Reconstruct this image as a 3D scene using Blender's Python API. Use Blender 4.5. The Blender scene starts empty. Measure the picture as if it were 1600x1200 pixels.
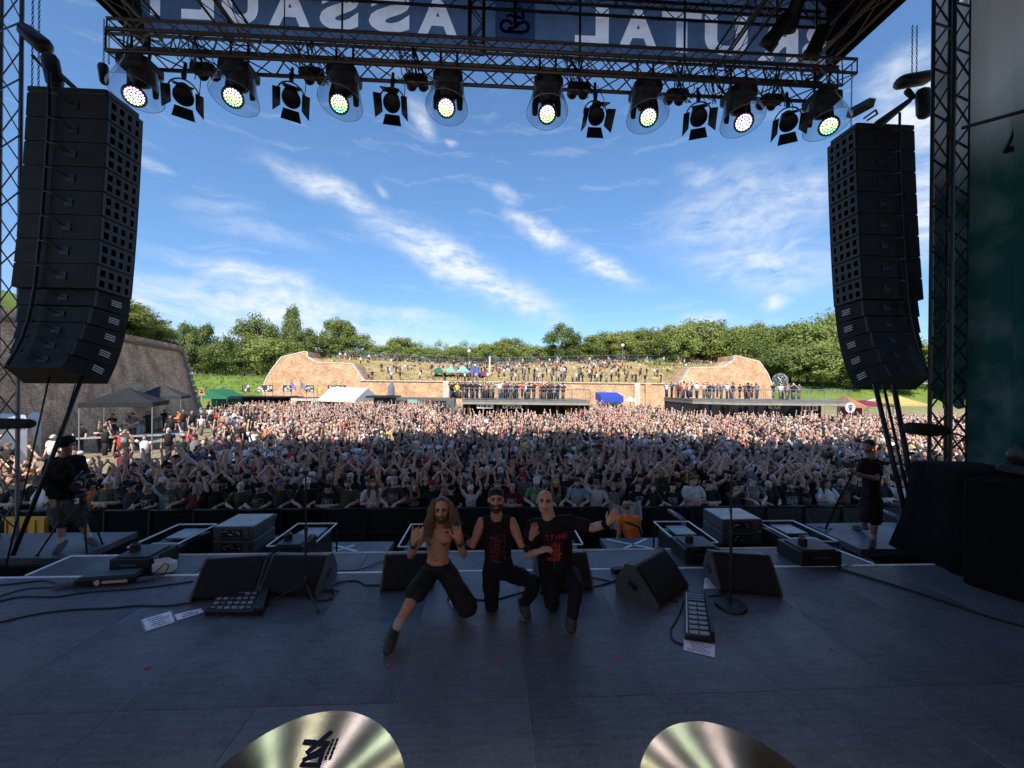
import bpy, bmesh, math, random
import numpy as np
from mathutils import Vector, Matrix, Quaternion
R = math.radians
V = Vector
rnd = random.Random(11)
SC = bpy.context.scene
COL = SC.collection

# ------------------------------------------------------------------ camera, sky, sun, exposure
EYE = V((0.0, 0.0, 4.2)); YAW, ROLL, FOC = 0.05, 0.0099, 600.0      # FOC in pixels of the 1600 px wide photograph
_f = V((math.sin(YAW), math.cos(YAW), 0)); _r0 = V((math.cos(YAW), -math.sin(YAW), 0)); _u0 = V((0, 0, 1))
_r = _r0 * math.cos(ROLL) + _u0 * math.sin(ROLL); _u = _u0 * math.cos(ROLL) - _r0 * math.sin(ROLL)
cam_d = bpy.data.cameras.new('camera'); cam = bpy.data.objects.new('camera', cam_d); COL.objects.link(cam)
cam_d.sensor_width = 36; cam_d.lens = 13.5; cam_d.clip_start = 0.05; cam_d.clip_end = 3000
cam.matrix_world = Matrix(((_r.x, _u.x, -_f.x, EYE.x), (_r.y, _u.y, -_f.y, EYE.y), (_r.z, _u.z, -_f.z, EYE.z), (0, 0, 0, 1)))
SC.camera = cam

def ray(u, v):
    return _f + _r * ((u - 800) / FOC) - _u * ((v - 600) / FOC)
def W(u, v, d):                       # world point at depth d seen at photograph pixel (u, v)
    return EYE + ray(u, v) * d
def G(u, v, z):                       # world point on the level z seen at (u, v)
    q = ray(u, v); return EYE + q * ((z - EYE.z) / q.z)
def YP(u, v, y):                      # world point on the plane Y = y
    q = ray(u, v); return EYE + q * (y / q.y)
def azel(u, v):
    q = ray(u, v).normalized(); return math.atan2(q.x, q.y), math.asin(q.z)

SUN_EL, SUN_AZ = R(44), R(190)        # azimuth measured from +Y towards +X: the sun stands behind the stage, a little to the left
world = bpy.data.worlds.new('World'); SC.world = world; world.use_nodes = True
def build_world():
    nt = world.node_tree; nd = nt.nodes; lk = nt.links; nd.clear()
    out = nd.new('ShaderNodeOutputWorld'); bg = nd.new('ShaderNodeBackground'); bg.inputs[1].default_value = 0.15
    sky = nd.new('ShaderNodeTexSky'); sky.sky_type = 'NISHITA'; sky.sun_disc = False
    sky.sun_elevation = SUN_EL; sky.sun_rotation = SUN_AZ; sky.altitude = 200; sky.air_density = 1.0; sky.dust_density = 0.6; sky.ozone_density = 2.4
    tc = nd.new('ShaderNodeTexCoord'); sp = nd.new('ShaderNodeSeparateXYZ'); lk.new(tc.outputs['Generated'], sp.inputs[0])
    def m(op, a, b=None, c=None):
        n = nd.new('ShaderNodeMath'); n.operation = op
        for i, x in enumerate((a, b, c)):
            if x is None: continue
            if isinstance(x, (int, float)): n.inputs[i].default_value = x
            else: lk.new(x, n.inputs[i])
        return n.outputs[0]
    az = m('ARCTAN2', sp.outputs[0], sp.outputs[1]); el = m('ARCSINE', sp.outputs[2])
    pc = nd.new('ShaderNodeCombineXYZ'); lk.new(az, pc.inputs[0]); lk.new(el, pc.inputs[1])
    # warp
    wn = nd.new('ShaderNodeTexNoise'); wn.inputs['Scale'].default_value = 5; wn.inputs['Detail'].default_value = 4; lk.new(pc.outputs[0], wn.inputs['Vector'])
    ws = nd.new('ShaderNodeVectorMath'); ws.operation = 'SUBTRACT'; lk.new(wn.outputs['Color'], ws.inputs[0]); ws.inputs[1].default_value = (.5, .5, .5)
    wm = nd.new('ShaderNodeVectorMath'); wm.operation = 'MULTIPLY_ADD'; lk.new(ws.outputs[0], wm.inputs[0]); wm.inputs[1].default_value = (.10, .10, 0); lk.new(pc.outputs[0], wm.inputs[2])
    P = wm.outputs[0]
    # (u0, v0, u1, v1, half width px, density, grain along, grain across)
    streaks = [(560, 330, 850, 480, 30, 1.0), (405, 232, 620, 345, 17, .75), (700, 400, 900, 512, 22, .8), (785, 330, 900, 392, 15, .95), (880, 395, 1000, 440, 17, .9),
               (230, 385, 560, 480, 17, .75), (160, 432, 620, 500, 26, 1.0), (180, 470, 800, 560, 36, .8), (500, 470, 760, 520, 12, .6), (60, 420, 330, 500, 40, .7),
               (1040, 360, 1310, 310, 60, .55), (1080, 400, 1330, 430, 40, .62), (1180, 330, 1330, 280, 30, .6), (1380, 190, 1480, 120, 60, 1.0), (1400, 300, 1500, 330, 90, .95),
               (640, 150, 680, 205, 17, .6), (770, 305, 810, 312, 12, .5), (1195, 480, 1240, 472, 12, .95), (585, 285, 610, 300, 6, .4), (1340, 160, 1460, 60, 30, .6),
               (200, 235, 270, 265, 7, .55), (250, 300, 430, 340, 9, .35), (1050, 270, 1140, 300, 14, .4), (1050, 500, 1150, 492, 8, .7), (930, 545, 1080, 500, 10, .4), (700, 210, 715, 222, 6, .5), (300, 330, 520, 400, 14, .3)]
    tot = None
    for i, (u0, v0, u1, v1, w, den) in enumerate(streaks):
        a0, e0 = azel(u0, v0); a1, e1 = azel(u1, v1); L = math.hypot(a1 - a0, e1 - e0) / 2
        um, vm = (u0 + u1) / 2, (v0 + v1) / 2; b0, f0 = azel(um, vm - w); hw = math.hypot(b0 - azel(um, vm)[0], f0 - azel(um, vm)[1])
        mp = nd.new('ShaderNodeMapping'); mp.vector_type = 'TEXTURE'; mp.inputs['Location'].default_value = ((a0 + a1) / 2, (e0 + e1) / 2, 0)
        mp.inputs['Rotation'].default_value = (0, 0, math.atan2(e1 - e0, a1 - a0)); mp.inputs['Scale'].default_value = (L * 1.2 + hw * .8, hw * 1.9, 1); lk.new(P, mp.inputs['Vector'])
        ln = nd.new('ShaderNodeVectorMath'); ln.operation = 'LENGTH'; lk.new(mp.outputs[0], ln.inputs[0])
        mr = nd.new('ShaderNodeMapRange'); mr.interpolation_type = 'SMOOTHSTEP'; lk.new(ln.outputs['Value'], mr.inputs[0])
        mr.inputs[1].default_value = 1.0; mr.inputs[2].default_value = .05; mr.inputs[3].default_value = 0; mr.inputs[4].default_value = den
        tot = mr.outputs[0] if tot is None else m('MAXIMUM', tot, mr.outputs[0])
    # wispy grain: two noises, one stretched along the drift
    def grain(rot, sx, sy, det, sc=1.0):
        mp = nd.new('ShaderNodeMapping'); mp.inputs['Rotation'].default_value = (0, 0, rot); mp.inputs['Scale'].default_value = (sx, sy, 1); lk.new(P, mp.inputs['Vector'])
        n = nd.new('ShaderNodeTexNoise'); n.inputs['Scale'].default_value = sc; n.inputs['Detail'].default_value = det; n.inputs['Roughness'].default_value = .62; lk.new(mp.outputs[0], n.inputs['Vector'])
        return n.outputs['Fac']
    g1 = grain(R(24), 5, 34, 9); g2 = grain(R(10), 22, 42, 8)
    g = m('ADD', m('MULTIPLY', g1, .5), m('MULTIPLY', g2, .5))
    mk = m('MULTIPLY', tot, m('MULTIPLY_ADD', g, 4.4, -1.5))
    base = nd.new('ShaderNodeMapRange'); lk.new(g1, base.inputs[0]); base.inputs[1].default_value = .55; base.inputs[2].default_value = .85; base.inputs[3].default_value = 0; base.inputs[4].default_value = .32
    mk = m('MAXIMUM', m('MINIMUM', m('MAXIMUM', mk, 0), .88), base.outputs[0])
    # fade below the horizon
    fd = nd.new('ShaderNodeMapRange'); lk.new(el, fd.inputs[0]); fd.inputs[1].default_value = -.01; fd.inputs[2].default_value = .02; mk = m('MULTIPLY', mk, fd.outputs[0])
    mix = nd.new('ShaderNodeMix'); mix.data_type = 'RGBA'; lk.new(mk, mix.inputs['Factor']); 
    tint = nd.new('ShaderNodeMix'); tint.data_type = 'RGBA'; tint.blend_type = 'MULTIPLY'; tint.inputs['Factor'].default_value = 1; lk.new(sky.outputs[0], tint.inputs[6])
    tr = nd.new('ShaderNodeMapRange'); tr.data_type = 'FLOAT_VECTOR'; tr.interpolation_type = 'SMOOTHSTEP'; cv = nd.new('ShaderNodeCombineXYZ'); [lk.new(el, cv.inputs[i]) for i in range(3)]; lk.new(cv.outputs[0], tr.inputs['Vector'])
    for k_, v_ in ((7, (0, 0, 0)), (8, (.55, .55, .55)), (9, TINT_LOW), (10, TINT_HIGH)): tr.inputs[k_].default_value = v_
    lk.new(tr.outputs['Vector'], tint.inputs[7])
    lk.new(tint.outputs[2], mix.inputs[6]); mix.inputs[7].default_value = (4.0, 4.25, 4.6, 1)
    lk.new(mix.outputs[2], bg.inputs[0]); lk.new(bg.outputs[0], out.inputs[0])
TINT_LOW, TINT_HIGH = (.46, .58, .73), (.62, .80, .92)
build_world()
sun_d = bpy.data.lights.new('sun', 'SUN'); sun = bpy.data.objects.new('sun', sun_d); COL.objects.link(sun)
sun_d.energy = 4.0; sun_d.angle = R(0.53); sun_d.color = (1.0, .93, .82)
_s = V((math.sin(SUN_AZ) * math.cos(SUN_EL), math.cos(SUN_AZ) * math.cos(SUN_EL), math.sin(SUN_EL)))
sun.rotation_euler = _s.to_track_quat('Z', 'Y').to_euler(); sun.location = (0, -20, 30)
SC.view_settings.view_transform = 'Standard'; SC.view_settings.look = 'None'; SC.view_settings.gamma = 1; SC.view_settings.exposure = 0.65
SC.view_settings.use_curve_mapping = False
SC.render.engine = 'CYCLES'; SC.cycles.use_denoising = True; SC.cycles.max_bounces = 7; SC.cycles.diffuse_bounces = 4; SC.cycles.transparent_max_bounces = 16; SC.cycles.sample_clamp_indirect = 8
SC.cycles.use_adaptive_sampling = True

# ------------------------------------------------------------------ materials
MATS = {}
def mat(name, color=(.5, .5, .5), rough=.6, metal=0.0, var=.12, nscale=6.0, bump=0.0, emis=0.0, obj=False, spec=.5, rvar=.1, coord='Object', dark=None):
    if name in MATS: return MATS[name]
    m = bpy.data.materials.new(name); m.use_nodes = True; nt = m.node_tree; nd = nt.nodes; lk = nt.links
    b = nd['Principled BSDF']; b.inputs['Roughness'].default_value = rough; b.inputs['Metallic'].default_value = metal; b.inputs['Specular IOR Level'].default_value = spec
    tc = nd.new('ShaderNodeTexCoord'); n = nd.new('ShaderNodeTexNoise'); n.inputs['Scale'].default_value = nscale; n.inputs['Detail'].default_value = 6; n.inputs['Roughness'].default_value = .65
    lk.new(tc.outputs[coord], n.inputs['Vector'])
    mr = nd.new('ShaderNodeMapRange'); lk.new(n.outputs['Fac'], mr.inputs[0]); mr.inputs[1].default_value = .3; mr.inputs[2].default_value = .7; mr.inputs[3].default_value = 1 - var; mr.inputs[4].default_value = 1 + var
    mx = nd.new('ShaderNodeMix'); mx.data_type = 'RGBA'; mx.blend_type = 'MULTIPLY'; mx.inputs['Factor'].default_value = 1
    if obj:
        oi = nd.new('ShaderNodeObjectInfo'); lk.new(oi.outputs['Color'], mx.inputs[6])
    else: mx.inputs[6].default_value = (*color, 1)
    cc = nd.new('ShaderNodeCombineColor'); [lk.new(mr.outputs[0], cc.inputs[i]) for i in range(3)]; lk.new(cc.outputs[0], mx.inputs[7])
    lk.new(mx.outputs[2], b.inputs['Base Color'])
    if rvar:
        m2 = nd.new('ShaderNodeMapRange'); lk.new(n.outputs['Fac'], m2.inputs[0]); m2.inputs[1].default_value = .3; m2.inputs[2].default_value = .7
        m2.inputs[3].default_value = max(0, rough - rvar); m2.inputs[4].default_value = min(1, rough + rvar); lk.new(m2.outputs[0], b.inputs['Roughness'])
    if bump:
        bp = nd.new('ShaderNodeBump'); bp.inputs['Strength'].default_value = bump; bp.inputs['Distance'].default_value = .02; lk.new(n.outputs['Fac'], bp.inputs['Height']); lk.new(bp.outputs[0], b.inputs['Normal'])
    if emis:
        lk.new(mx.outputs[2], b.inputs['Emission Color']); b.inputs['Emission Strength'].default_value = emis
    MATS[name] = m; return m

# ------------------------------------------------------------------ mesh builder
class MB:
    def __init__(s): s.v = []; s.f = []; s.m = []
    def add(s, vs, fs, mi=0):
        o = len(s.v); s.v.extend(V(x) for x in vs); s.f.extend([tuple(i + o for i in f) for f in fs]); s.m.extend([mi] * len(fs)); return s
    def box(s, c, d, rz=0.0, mi=0, rot=None, taper=1.0):
        x, y, z = d[0] / 2, d[1] / 2, d[2] / 2; M = rot if rot is not None else Matrix.Rotation(rz, 3, 'Z'); c = V(c)
        p = [(-x, -y, -z), (x, -y, -z), (x, y, -z), (-x, y, -z), (-x * taper, -y * taper, z), (x * taper, -y * taper, z), (x * taper, y * taper, z), (-x * taper, y * taper, z)]
        return s.add([c + M @ V(q) for q in p], [(0, 3, 2, 1), (4, 5, 6, 7), (0, 1, 5, 4), (1, 2, 6, 5), (2, 3, 7, 6), (3, 0, 4, 7)], mi)
    def bbox(s, c, d, b=.01, rz=0.0, mi=0):           # box with chamfered vertical + horizontal edges
        x, y, z = d[0] / 2, d[1] / 2, d[2] / 2; M = Matrix.Rotation(rz, 3, 'Z'); c = V(c); vs = []
        for zz, ins in ((-z, b), (-z + b, 0), (z - b, 0), (z, b)):
            X, Y = x - ins, y - ins
            for (a, e) in ((-X + b, -Y), (X - b, -Y), (X, -Y + b), (X, Y - b), (X - b, Y), (-X + b, Y), (-X, Y - b), (-X, -Y + b)): vs.append(c + M @ V((a, e, zz)))
        fs = [tuple(range(7, -1, -1)), tuple(range(24, 32))]
        for k in range(3):
            for i in range(8): j = (i + 1) % 8; fs.append((k * 8 + i, k * 8 + j, k * 8 + 8 + j, k * 8 + 8 + i))
        return s.add(vs, fs, mi)
    def rings(s, rs, mi=0, caps=True, close=True):
        n = len(rs[0]); vs = [p for r in rs for p in r]; fs = []
        for k in range(len(rs) - 1):
            for i in range(n if close else n - 1): j = (i + 1) % n; fs.append((k * n + i, k * n + j, (k + 1) * n + j, (k + 1) * n + i))
        if caps: fs.append(tuple(range(n - 1, -1, -1))); fs.append(tuple(range((len(rs) - 1) * n, len(rs) * n)))
        return s.add(vs, fs, mi)
    def tube(s, pts, r, n=8, mi=0, flat=1.0, side=None, caps=True):   # tube along points; r number or list; flat squashes
        pts = [V(p) for p in pts]; k = len(pts); rr = r if isinstance(r, (list, tuple)) else [r] * k; rs = []; a = None
        for i in range(k):
            t = (pts[min(i + 1, k - 1)] - pts[max(i - 1, 0)]); t = t.normalized() if t.length > 1e-9 else V((0, 0, 1))
            if a is None:
                a = V(side) if side is not None else (V((1, 0, 0)) if abs(t.x) < .8 else V((0, 1, 0)))
            a = (a - t * a.dot(t)); a = a.normalized() if a.length > 1e-6 else t.orthogonal().normalized(); b = t.cross(a)
            ri = rr[i]; ra, rb = ri if isinstance(ri, (tuple, list)) else (ri, ri * flat)
            rs.append([pts[i] + a * (math.cos(2 * math.pi * j / n) * ra) + b * (math.sin(2 * math.pi * j / n) * rb) for j in range(n)])
        return s.rings(rs, mi, caps)
    def limb(s, pts, rs, n=10, mi=0, side=None):      # tube with rounded ends
        pts = [V(p) for p in pts]; g = lambda q: q if isinstance(q, (tuple, list)) else (q, q)
        rs = [g(q) for q in rs]; t0 = (pts[0] - pts[1]).normalized(); t1 = (pts[-1] - pts[-2]).normalized()
        def sc(q, f): return (q[0] * f, q[1] * f)
        P = [pts[0] + t0 * (rs[0][1] * .92), pts[0] + t0 * (rs[0][1] * .6)] + pts + [pts[-1] + t1 * (rs[-1][1] * .6), pts[-1] + t1 * (rs[-1][1] * .92)]
        Q = [sc(rs[0], .35), sc(rs[0], .8)] + rs + [sc(rs[-1], .8), sc(rs[-1], .35)]
        return s.tube(P, Q, n, mi, side=side)
    def lathe(s, prof, n=16, c=(0, 0, 0), M=None, mi=0, caps=True):   # prof [(r, z)]
        c = V(c); M = M if M is not None else Matrix.Identity(3)
        return s.rings([[c + M @ V((r * math.cos(2 * math.pi * i / n), r * math.sin(2 * math.pi * i / n), z)) for i in range(n)] for r, z in prof], mi, caps)
    def ball(s, c, r, n=12, m=8, M=None, mi=0):
        r = r if isinstance(r, (tuple, list)) else (r, r, r); c = V(c); M = M if M is not None else Matrix.Identity(3); rs = []
        for k in range(1, m):
            a = math.pi * k / m
            rs.append([c + M @ V((r[0] * math.sin(a) * math.cos(2 * math.pi * i / n), r[1] * math.sin(a) * math.sin(2 * math.pi * i / n), -r[2] * math.cos(a))) for i in range(n)])
        o = len(s.v); s.rings(rs, mi, False); b = len(s.v); s.v += [c + M @ V((0, 0, -r[2])), c + M @ V((0, 0, r[2]))]
        for i in range(n):
            j = (i + 1) % n; s.f += [(b, o + j, o + i), (b + 1, o + (m - 2) * n + i, o + (m - 2) * n + j)]; s.m += [mi, mi]
        return s
    def prism(s, poly, a, b, M=None, mi=0):           # poly in local XY, from z=a to z=b, M is 4x4
        M = M if M is not None else Matrix.Identity(4); n = len(poly)
        return s.rings([[M @ V((x, y, a)) for x, y in poly], [M @ V((x, y, b)) for x, y in poly]], mi)
    def mesh(s, name, mats=(), smooth=False):
        me = bpy.data.meshes.new(name); me.from_pydata([tuple(v) for v in s.v], [], s.f)
        for q in mats: me.materials.append(q)
        if len(mats) > 1: me.polygons.foreach_set('material_index', s.m)
        if smooth: me.polygons.foreach_set('use_smooth', [True] * len(s.f))
        me.update(); return me

MW = {}
def wm(o): return MW.get(o.name, Matrix.Identity(4))
def link(name, data, parent=None):
    o = bpy.data.objects.new(name, data); COL.objects.link(o)
    if parent is not None: o.parent = parent
    MW[o.name] = wm(parent).copy() if parent is not None else Matrix.Identity(4)
    return o
def tag(o, label=None, cat=None, group=None, kind=None):
    if label: o['label'] = label
    if cat: o['category'] = cat
    if group: o['group'] = group
    if kind: o['kind'] = kind
    return o
def thing(name, label, cat, loc=(0, 0, 0), rz=0.0, group=None, s=1.0):
    o = bpy.data.objects.new(name, None); COL.objects.link(o); o.empty_display_size = .1; o.location = loc; o.rotation_euler = (0, 0, rz); o.scale = (s, s, s)
    MW[o.name] = Matrix.Translation(V(loc)) @ Matrix.Rotation(rz, 4, 'Z') @ Matrix.Scale(s, 4)
    return tag(o, label, cat, group)
def put(mb, name, m, parent=None, world=False, smooth=False):   # world=True: the vertices are world coordinates
    if world and parent is not None:
        I = wm(parent).inverted(); mb.v = [I @ p for p in mb.v]
    ms = m if isinstance(m, (list, tuple)) else (m,)
    return link(name, mb.mesh(name, ms, smooth), parent)
def struct(name, mb, m, smooth=False):
    return tag(put(mb, name, m, None, False, smooth), kind='structure')
_UB = {}
def bar(a, b, r, name, m, parent, n=6):                         # a rod between world points; all rods of a material share one mesh
    k = (m.name, n)
    if k not in _UB: _UB[k] = MB().lathe([(1, 0), (1, 1)], n).mesh('rod', (m,), n > 6)
    a, b = V(a), V(b); d = b - a; o = link(name, _UB[k], parent)
    M = Matrix.Translation(a) @ d.to_track_quat('Z', 'Y').to_matrix().to_4x4() @ Matrix.Diagonal((r, r, d.length, 1))
    M = wm(parent).inverted() @ M
    o.matrix_basis = M; return o
def cpy(o, parent=None, **kw):
    c = o.copy(); COL.objects.link(c)
    if parent is not None: c.parent = parent
    for ch in o.children: cpy(ch, c)
    return c
def finmesh(mb, mats, voxel=.01, smooth=2, ratio=None, name='body', sm=True):   # voxel-fuse the overlapping solids of mb to one skin
    me = mb.mesh(name); o = bpy.data.objects.new('tmp', me); COL.objects.link(o)
    q = o.modifiers.new('r', 'REMESH'); q.mode = 'VOXEL'; q.voxel_size = voxel
    if smooth: q = o.modifiers.new('s', 'SMOOTH'); q.factor = .5; q.iterations = smooth
    if ratio: q = o.modifiers.new('d', 'DECIMATE'); q.ratio = ratio
    dg = bpy.context.evaluated_depsgraph_get(); m2 = bpy.data.meshes.new_from_object(o.evaluated_get(dg)); m2.name = name
    bpy.data.objects.remove(o); bpy.data.meshes.remove(me); m2.materials.clear()
    for x in mats: m2.materials.append(x)
    if sm: m2.polygons.foreach_set('use_smooth', [True] * len(m2.polygons))
    return m2
def wrinkle(me, amp, sc, seed=0.0):                          # cloth folds: push the vertices along their normals
    from mathutils import noise
    nr = [v.normal.copy() for v in me.vertices]
    for v, n in zip(me.vertices, nr):
        p = v.co; q = V((p.x * sc + seed, p.y * sc, p.z * sc * .55 + seed)); v.co = p + n * (amp * (noise.noise(q) + .5 * noise.noise(q * 2.3)))
    me.update(); return me
def joinmesh(meshes, name, mats, smooth=True):
    vs = []; fs = []
    for me in meshes:
        o = len(vs); vs += [tuple(v.co) for v in me.vertices]; fs += [tuple(i + o for i in p.vertices) for p in me.polygons]
    m = bpy.data.meshes.new(name); m.from_pydata(vs, [], fs)
    for x in mats: m.materials.append(x)
    if smooth: m.polygons.foreach_set('use_smooth', [True] * len(fs))
    return m
# ------------------------------------------------------------------ stage
ZS = 1.75
M_black = mat('black_paint', (.012, .012, .014), .5, 0, .3, 9)
M_dark = mat('dark_metal', (.03, .03, .033), .45, .6, .25, 8)
M_steel = mat('truss_aluminium', (.10, .095, .09), .45, .8, .25, 3)
M_darktruss = mat('blackened_truss', (.035, .032, .032), .5, .6, .35, 3)
M_white = mat('white_edge', (.86, .88, .92), .5, 0, .2, 12)
M_cloth = mat('black_cloth', (.010, .010, .011), .95, 0, .3, 4, bump=.3, spec=.1)
M_rubber = mat('black_rubber', (.012, .012, .013), .55, 0, .2, 20)
M_grey = mat('grey_case', (.07, .075, .08), .55, 0, .2, 8)
M_paper = mat('paper_white', (.93, .88, .97), .35, 0, .06, 10)
M_ink = mat('ink', (.04, .04, .05), .7, 0, .1, 10)
M_tape = mat('white_tape', (.75, .77, .78), .6, 0, .12, 18)
M_red = mat('flat_red', (.5, .06, .08), .6, 0, .3, 30)

def floor_material():
    m = bpy.data.materials.new('stage_floor'); m.use_nodes = True; nt = m.node_tree; nd = nt.nodes; lk = nt.links; b = nd['Principled BSDF']
    tc = nd.new('ShaderNodeTexCoord'); oi = nd.new('ShaderNodeObjectInfo')
    def noise(sx, sy, det, sc, rot=0):
        mp = nd.new('ShaderNodeMapping'); mp.inputs['Scale'].default_value = (sx, sy, 1); mp.inputs['Rotation'].default_value = (0, 0, rot); lk.new(tc.outputs['Object'], mp.inputs[0])
        n = nd.new('ShaderNodeTexNoise'); n.inputs['Scale'].default_value = sc; n.inputs['Detail'].default_value = det; n.inputs['Roughness'].default_value = .7; lk.new(mp.outputs[0], n.inputs['Vector']); return n.outputs['Fac']
    a = noise(1, 1, 8, .9); s = noise(1, 11, 6, 2.6, R(30)); g = noise(1, 1, 4, 34)
    cr = nd.new('ShaderNodeValToRGB'); cr.color_ramp.elements[0].position = .36; cr.color_ramp.elements[0].color = (.042, .046, .060, 1); cr.color_ramp.elements[1].position = .64; cr.color_ramp.elements[1].color = (.185, .185, .215, 1)
    def m2(op, x, y):
        n = nd.new('ShaderNodeMath'); n.operation = op
        for i, q in enumerate((x, y)):
            if isinstance(q, float): n.inputs[i].default_value = q
            else: lk.new(q, n.inputs[i])
        return n.outputs[0]
    t = m2('ADD', m2('MULTIPLY', a, .50), m2('ADD', m2('MULTIPLY', s, .26), m2('MULTIPLY', g, .24)))
    t = m2('ADD', t, m2('MULTIPLY', m2('SUBTRACT', oi.outputs['Random'], .5), .07))
    for rot, thr in ((R(63), .66), (R(-22), .68), (R(8), .70)):      # scuffs and drag marks
        sc_ = noise(1.2, 46, 6, 1.5, rot); k = nd.new('ShaderNodeMapRange'); lk.new(sc_, k.inputs[0]); k.inputs[1].default_value = thr; k.inputs[2].default_value = thr + .05; k.inputs[4].default_value = .20; t = m2('ADD', t, k.outputs[0])
    bl = noise(1, 1, 5, 2.4); k = nd.new('ShaderNodeMapRange'); lk.new(bl, k.inputs[0]); k.inputs[1].default_value = .62; k.inputs[2].default_value = .70; k.inputs[4].default_value = -.10; t = m2('ADD', t, k.outputs[0])
    lk.new(t, cr.inputs[0]); lk.new(cr.outputs[0], b.inputs['Base Color'])
    mr = nd.new('ShaderNodeMapRange'); lk.new(t, mr.inputs[0]); mr.inputs[1].default_value = .35; mr.inputs[2].default_value = .65; mr.inputs[3].default_value = .58; mr.inputs[4].default_value = .36; lk.new(mr.outputs[0], b.inputs['Roughness'])
    b.inputs['Specular IOR Level'].default_value = .42
    bp = nd.new('ShaderNodeBump'); bp.inputs['Strength'].default_value = .25; bp.inputs['Distance'].default_value = .003; lk.new(g, bp.inputs['Height']); lk.new(bp.outputs[0], b.inputs['Normal'])
    return m
M_floor = floor_material()

# stage floor: structure with one panel object per plywood board, thin gaps between them
YE, YF = 5.02, 5.62                       # downstage edge of the main deck, and of the front strip
sf = thing('stage_floor', None, None, (0, 0, ZS)); sf['kind'] = 'structure'
put(MB().box((0, -1.02, ZS - .076), (17.6, 11.9, .144)), 'subfloor', mat('seam_grey', (.30, .32, .37), .6), sf, True)
x0 = G(809, 955, ZS).x; pw = 1.02
pm = MB().bbox((0, 0, 0), (pw - .006, 2.04 - .006, .026), .002).mesh('panel', (M_floor,))
for r in range(4):
    for c in range(-9, 8):
        cx = x0 + (c + .5) * pw; cy = YE - 2.04 * (r + .5) + .0
        if abs(cx) > 8.4: continue
        o = link('panel', pm, sf); o.location = (cx, cy, -.013 + rnd.uniform(-.0015, .0015)); o.rotation_euler = (0, 0, rnd.uniform(-.0012, .0012))
put(MB().box((.2, YE + .02, ZS - .02), (13.0, .035, .048)), 'edge_trim', M_white, sf, True)
# front strip with white nosing, chamfered ends
fs = thing('front_strip', None, None, (0, YE, ZS)); fs['kind'] = 'structure'
xl0, xl1 = G(30, 903, ZS).x, G(98, 874, ZS).x; xr0, xr1 = G(1375, 885, ZS).x, G(1308, 860, ZS).x
put(MB().prism([(xl0, YE + .045), (xr0, YE + .045), (xr1, YF), (xl1, YF)], ZS - .10, ZS - .006), 'deck', M_floor, fs, True)
def edge(a, b, w=.035): return MB().tube([a, b], (w / 2, w / 2), 4, side=(0, 0, 1))
e = MB(); zz = ZS - .012
for a, b in (((xl1, YF + .02), (xr1, YF + .02)), ((xl0, YE + .07), (xl1, YF + .02)), ((xr1, YF + .02), (xr0, YE + .07))): e.tube([(a[0], a[1], zz), (b[0], b[1], zz)], .022, 4)
put(e, 'nosing', M_white, fs, True)
# step seams on the strip
for c in range(-5, 6):
    put(MB().box((x0 + c * 1.02, (YE + YF) / 2, ZS - .004), (.008, YF - YE - .08, .006)), 'seam', M_grey, fs, True)
# stage fascia down to the ground
struct('stage_fascia', MB().box((0, YF + .0, .82), (18, .06, 1.62)), M_cloth)

def platform(name, label, pts, z, tape=None):
    t = thing(name, label, 'platform', (sum(p.x for p in pts) / len(pts), sum(p.y for p in pts) / len(pts), 0))
    q = [(p.x, p.y) for p in pts]
    put(MB().prism(q, z - .10, z), 'deck', M_floor, t, True)
    lg = [(p.x * .96 + t.location.x * .04, p.y * .96 + t.location.y * .04) for p in pts]
    for x, y in lg: bar((x, y, 0), (x, y, z - .1), .03, 'leg', M_dark, t)
    if tape:
        for a, b in tape:
            a, b = G(*a, z), G(*b, z); d = (b - a); n = V((-d.y, d.x, 0)).normalized() * .028
            mb = MB(); mb.rings([[a + n + V((0, 0, .002)), a - n + V((0, 0, .002)), a - n + V((0, 0, .006)), a + n + V((0, 0, .006))], [b + n + V((0, 0, .002 if tape.index((tape[0])) else .002)), b - n + V((0, 0, .002)), b - n + V((0, 0, .006)), b + n + V((0, 0, .006))]])
            put(mb, 'tape_strip', M_tape, t, True)
    return t
def g2(u, v, z): p = G(u, v, z); return V((p.x, p.y, 0))
zx = 1.2
a = g2(517, 847, zx); b_ = g2(615, 847, zx)
platform('marked_platform', 'low black platform with a white tape cross, left of the three kneeling musicians', [V((a.x, YF + .06, 0)), V((b_.x, YF + .06, 0)), V((b_.x, a.y, 0)), V((a.x, a.y, 0))], zx, [((522, 852), (558, 862)), ((554, 852), (521, 862))])
a = g2(937, 841, zx); b_ = g2(1040, 841, zx)
platform('marked_platform', 'low black platform with a white tape cross, below the orange vest steward', [V((a.x, YF + .06, 0)), V((b_.x, YF + .06, 0)), V((b_.x, a.y, 0)), V((a.x, a.y, 0))], zx, [((948, 843), (1022, 858)), ((1010, 842), (970, 860))])
zc = 1.4
P1 = [g2(*p, zc) for p in ((-60, 872), (120, 872), (262, 820), (330, 812), (40, 832))]
platform('camera_platform', 'grey deck the camera operator in shorts and white socks stands on', [P1[0], P1[1], g2(215, 831, zc), g2(40, 833, zc), g2(-90, 834, zc)], zc)
platform('camera_platform', 'grey deck with chamfered corner under the camera operator beside the hanging straps', [g2(1345, 858, zc), g2(1425, 857, zc), g2(1432, 834, zc), g2(1400, 816, zc), g2(1258, 818, zc)], zc)

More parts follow.
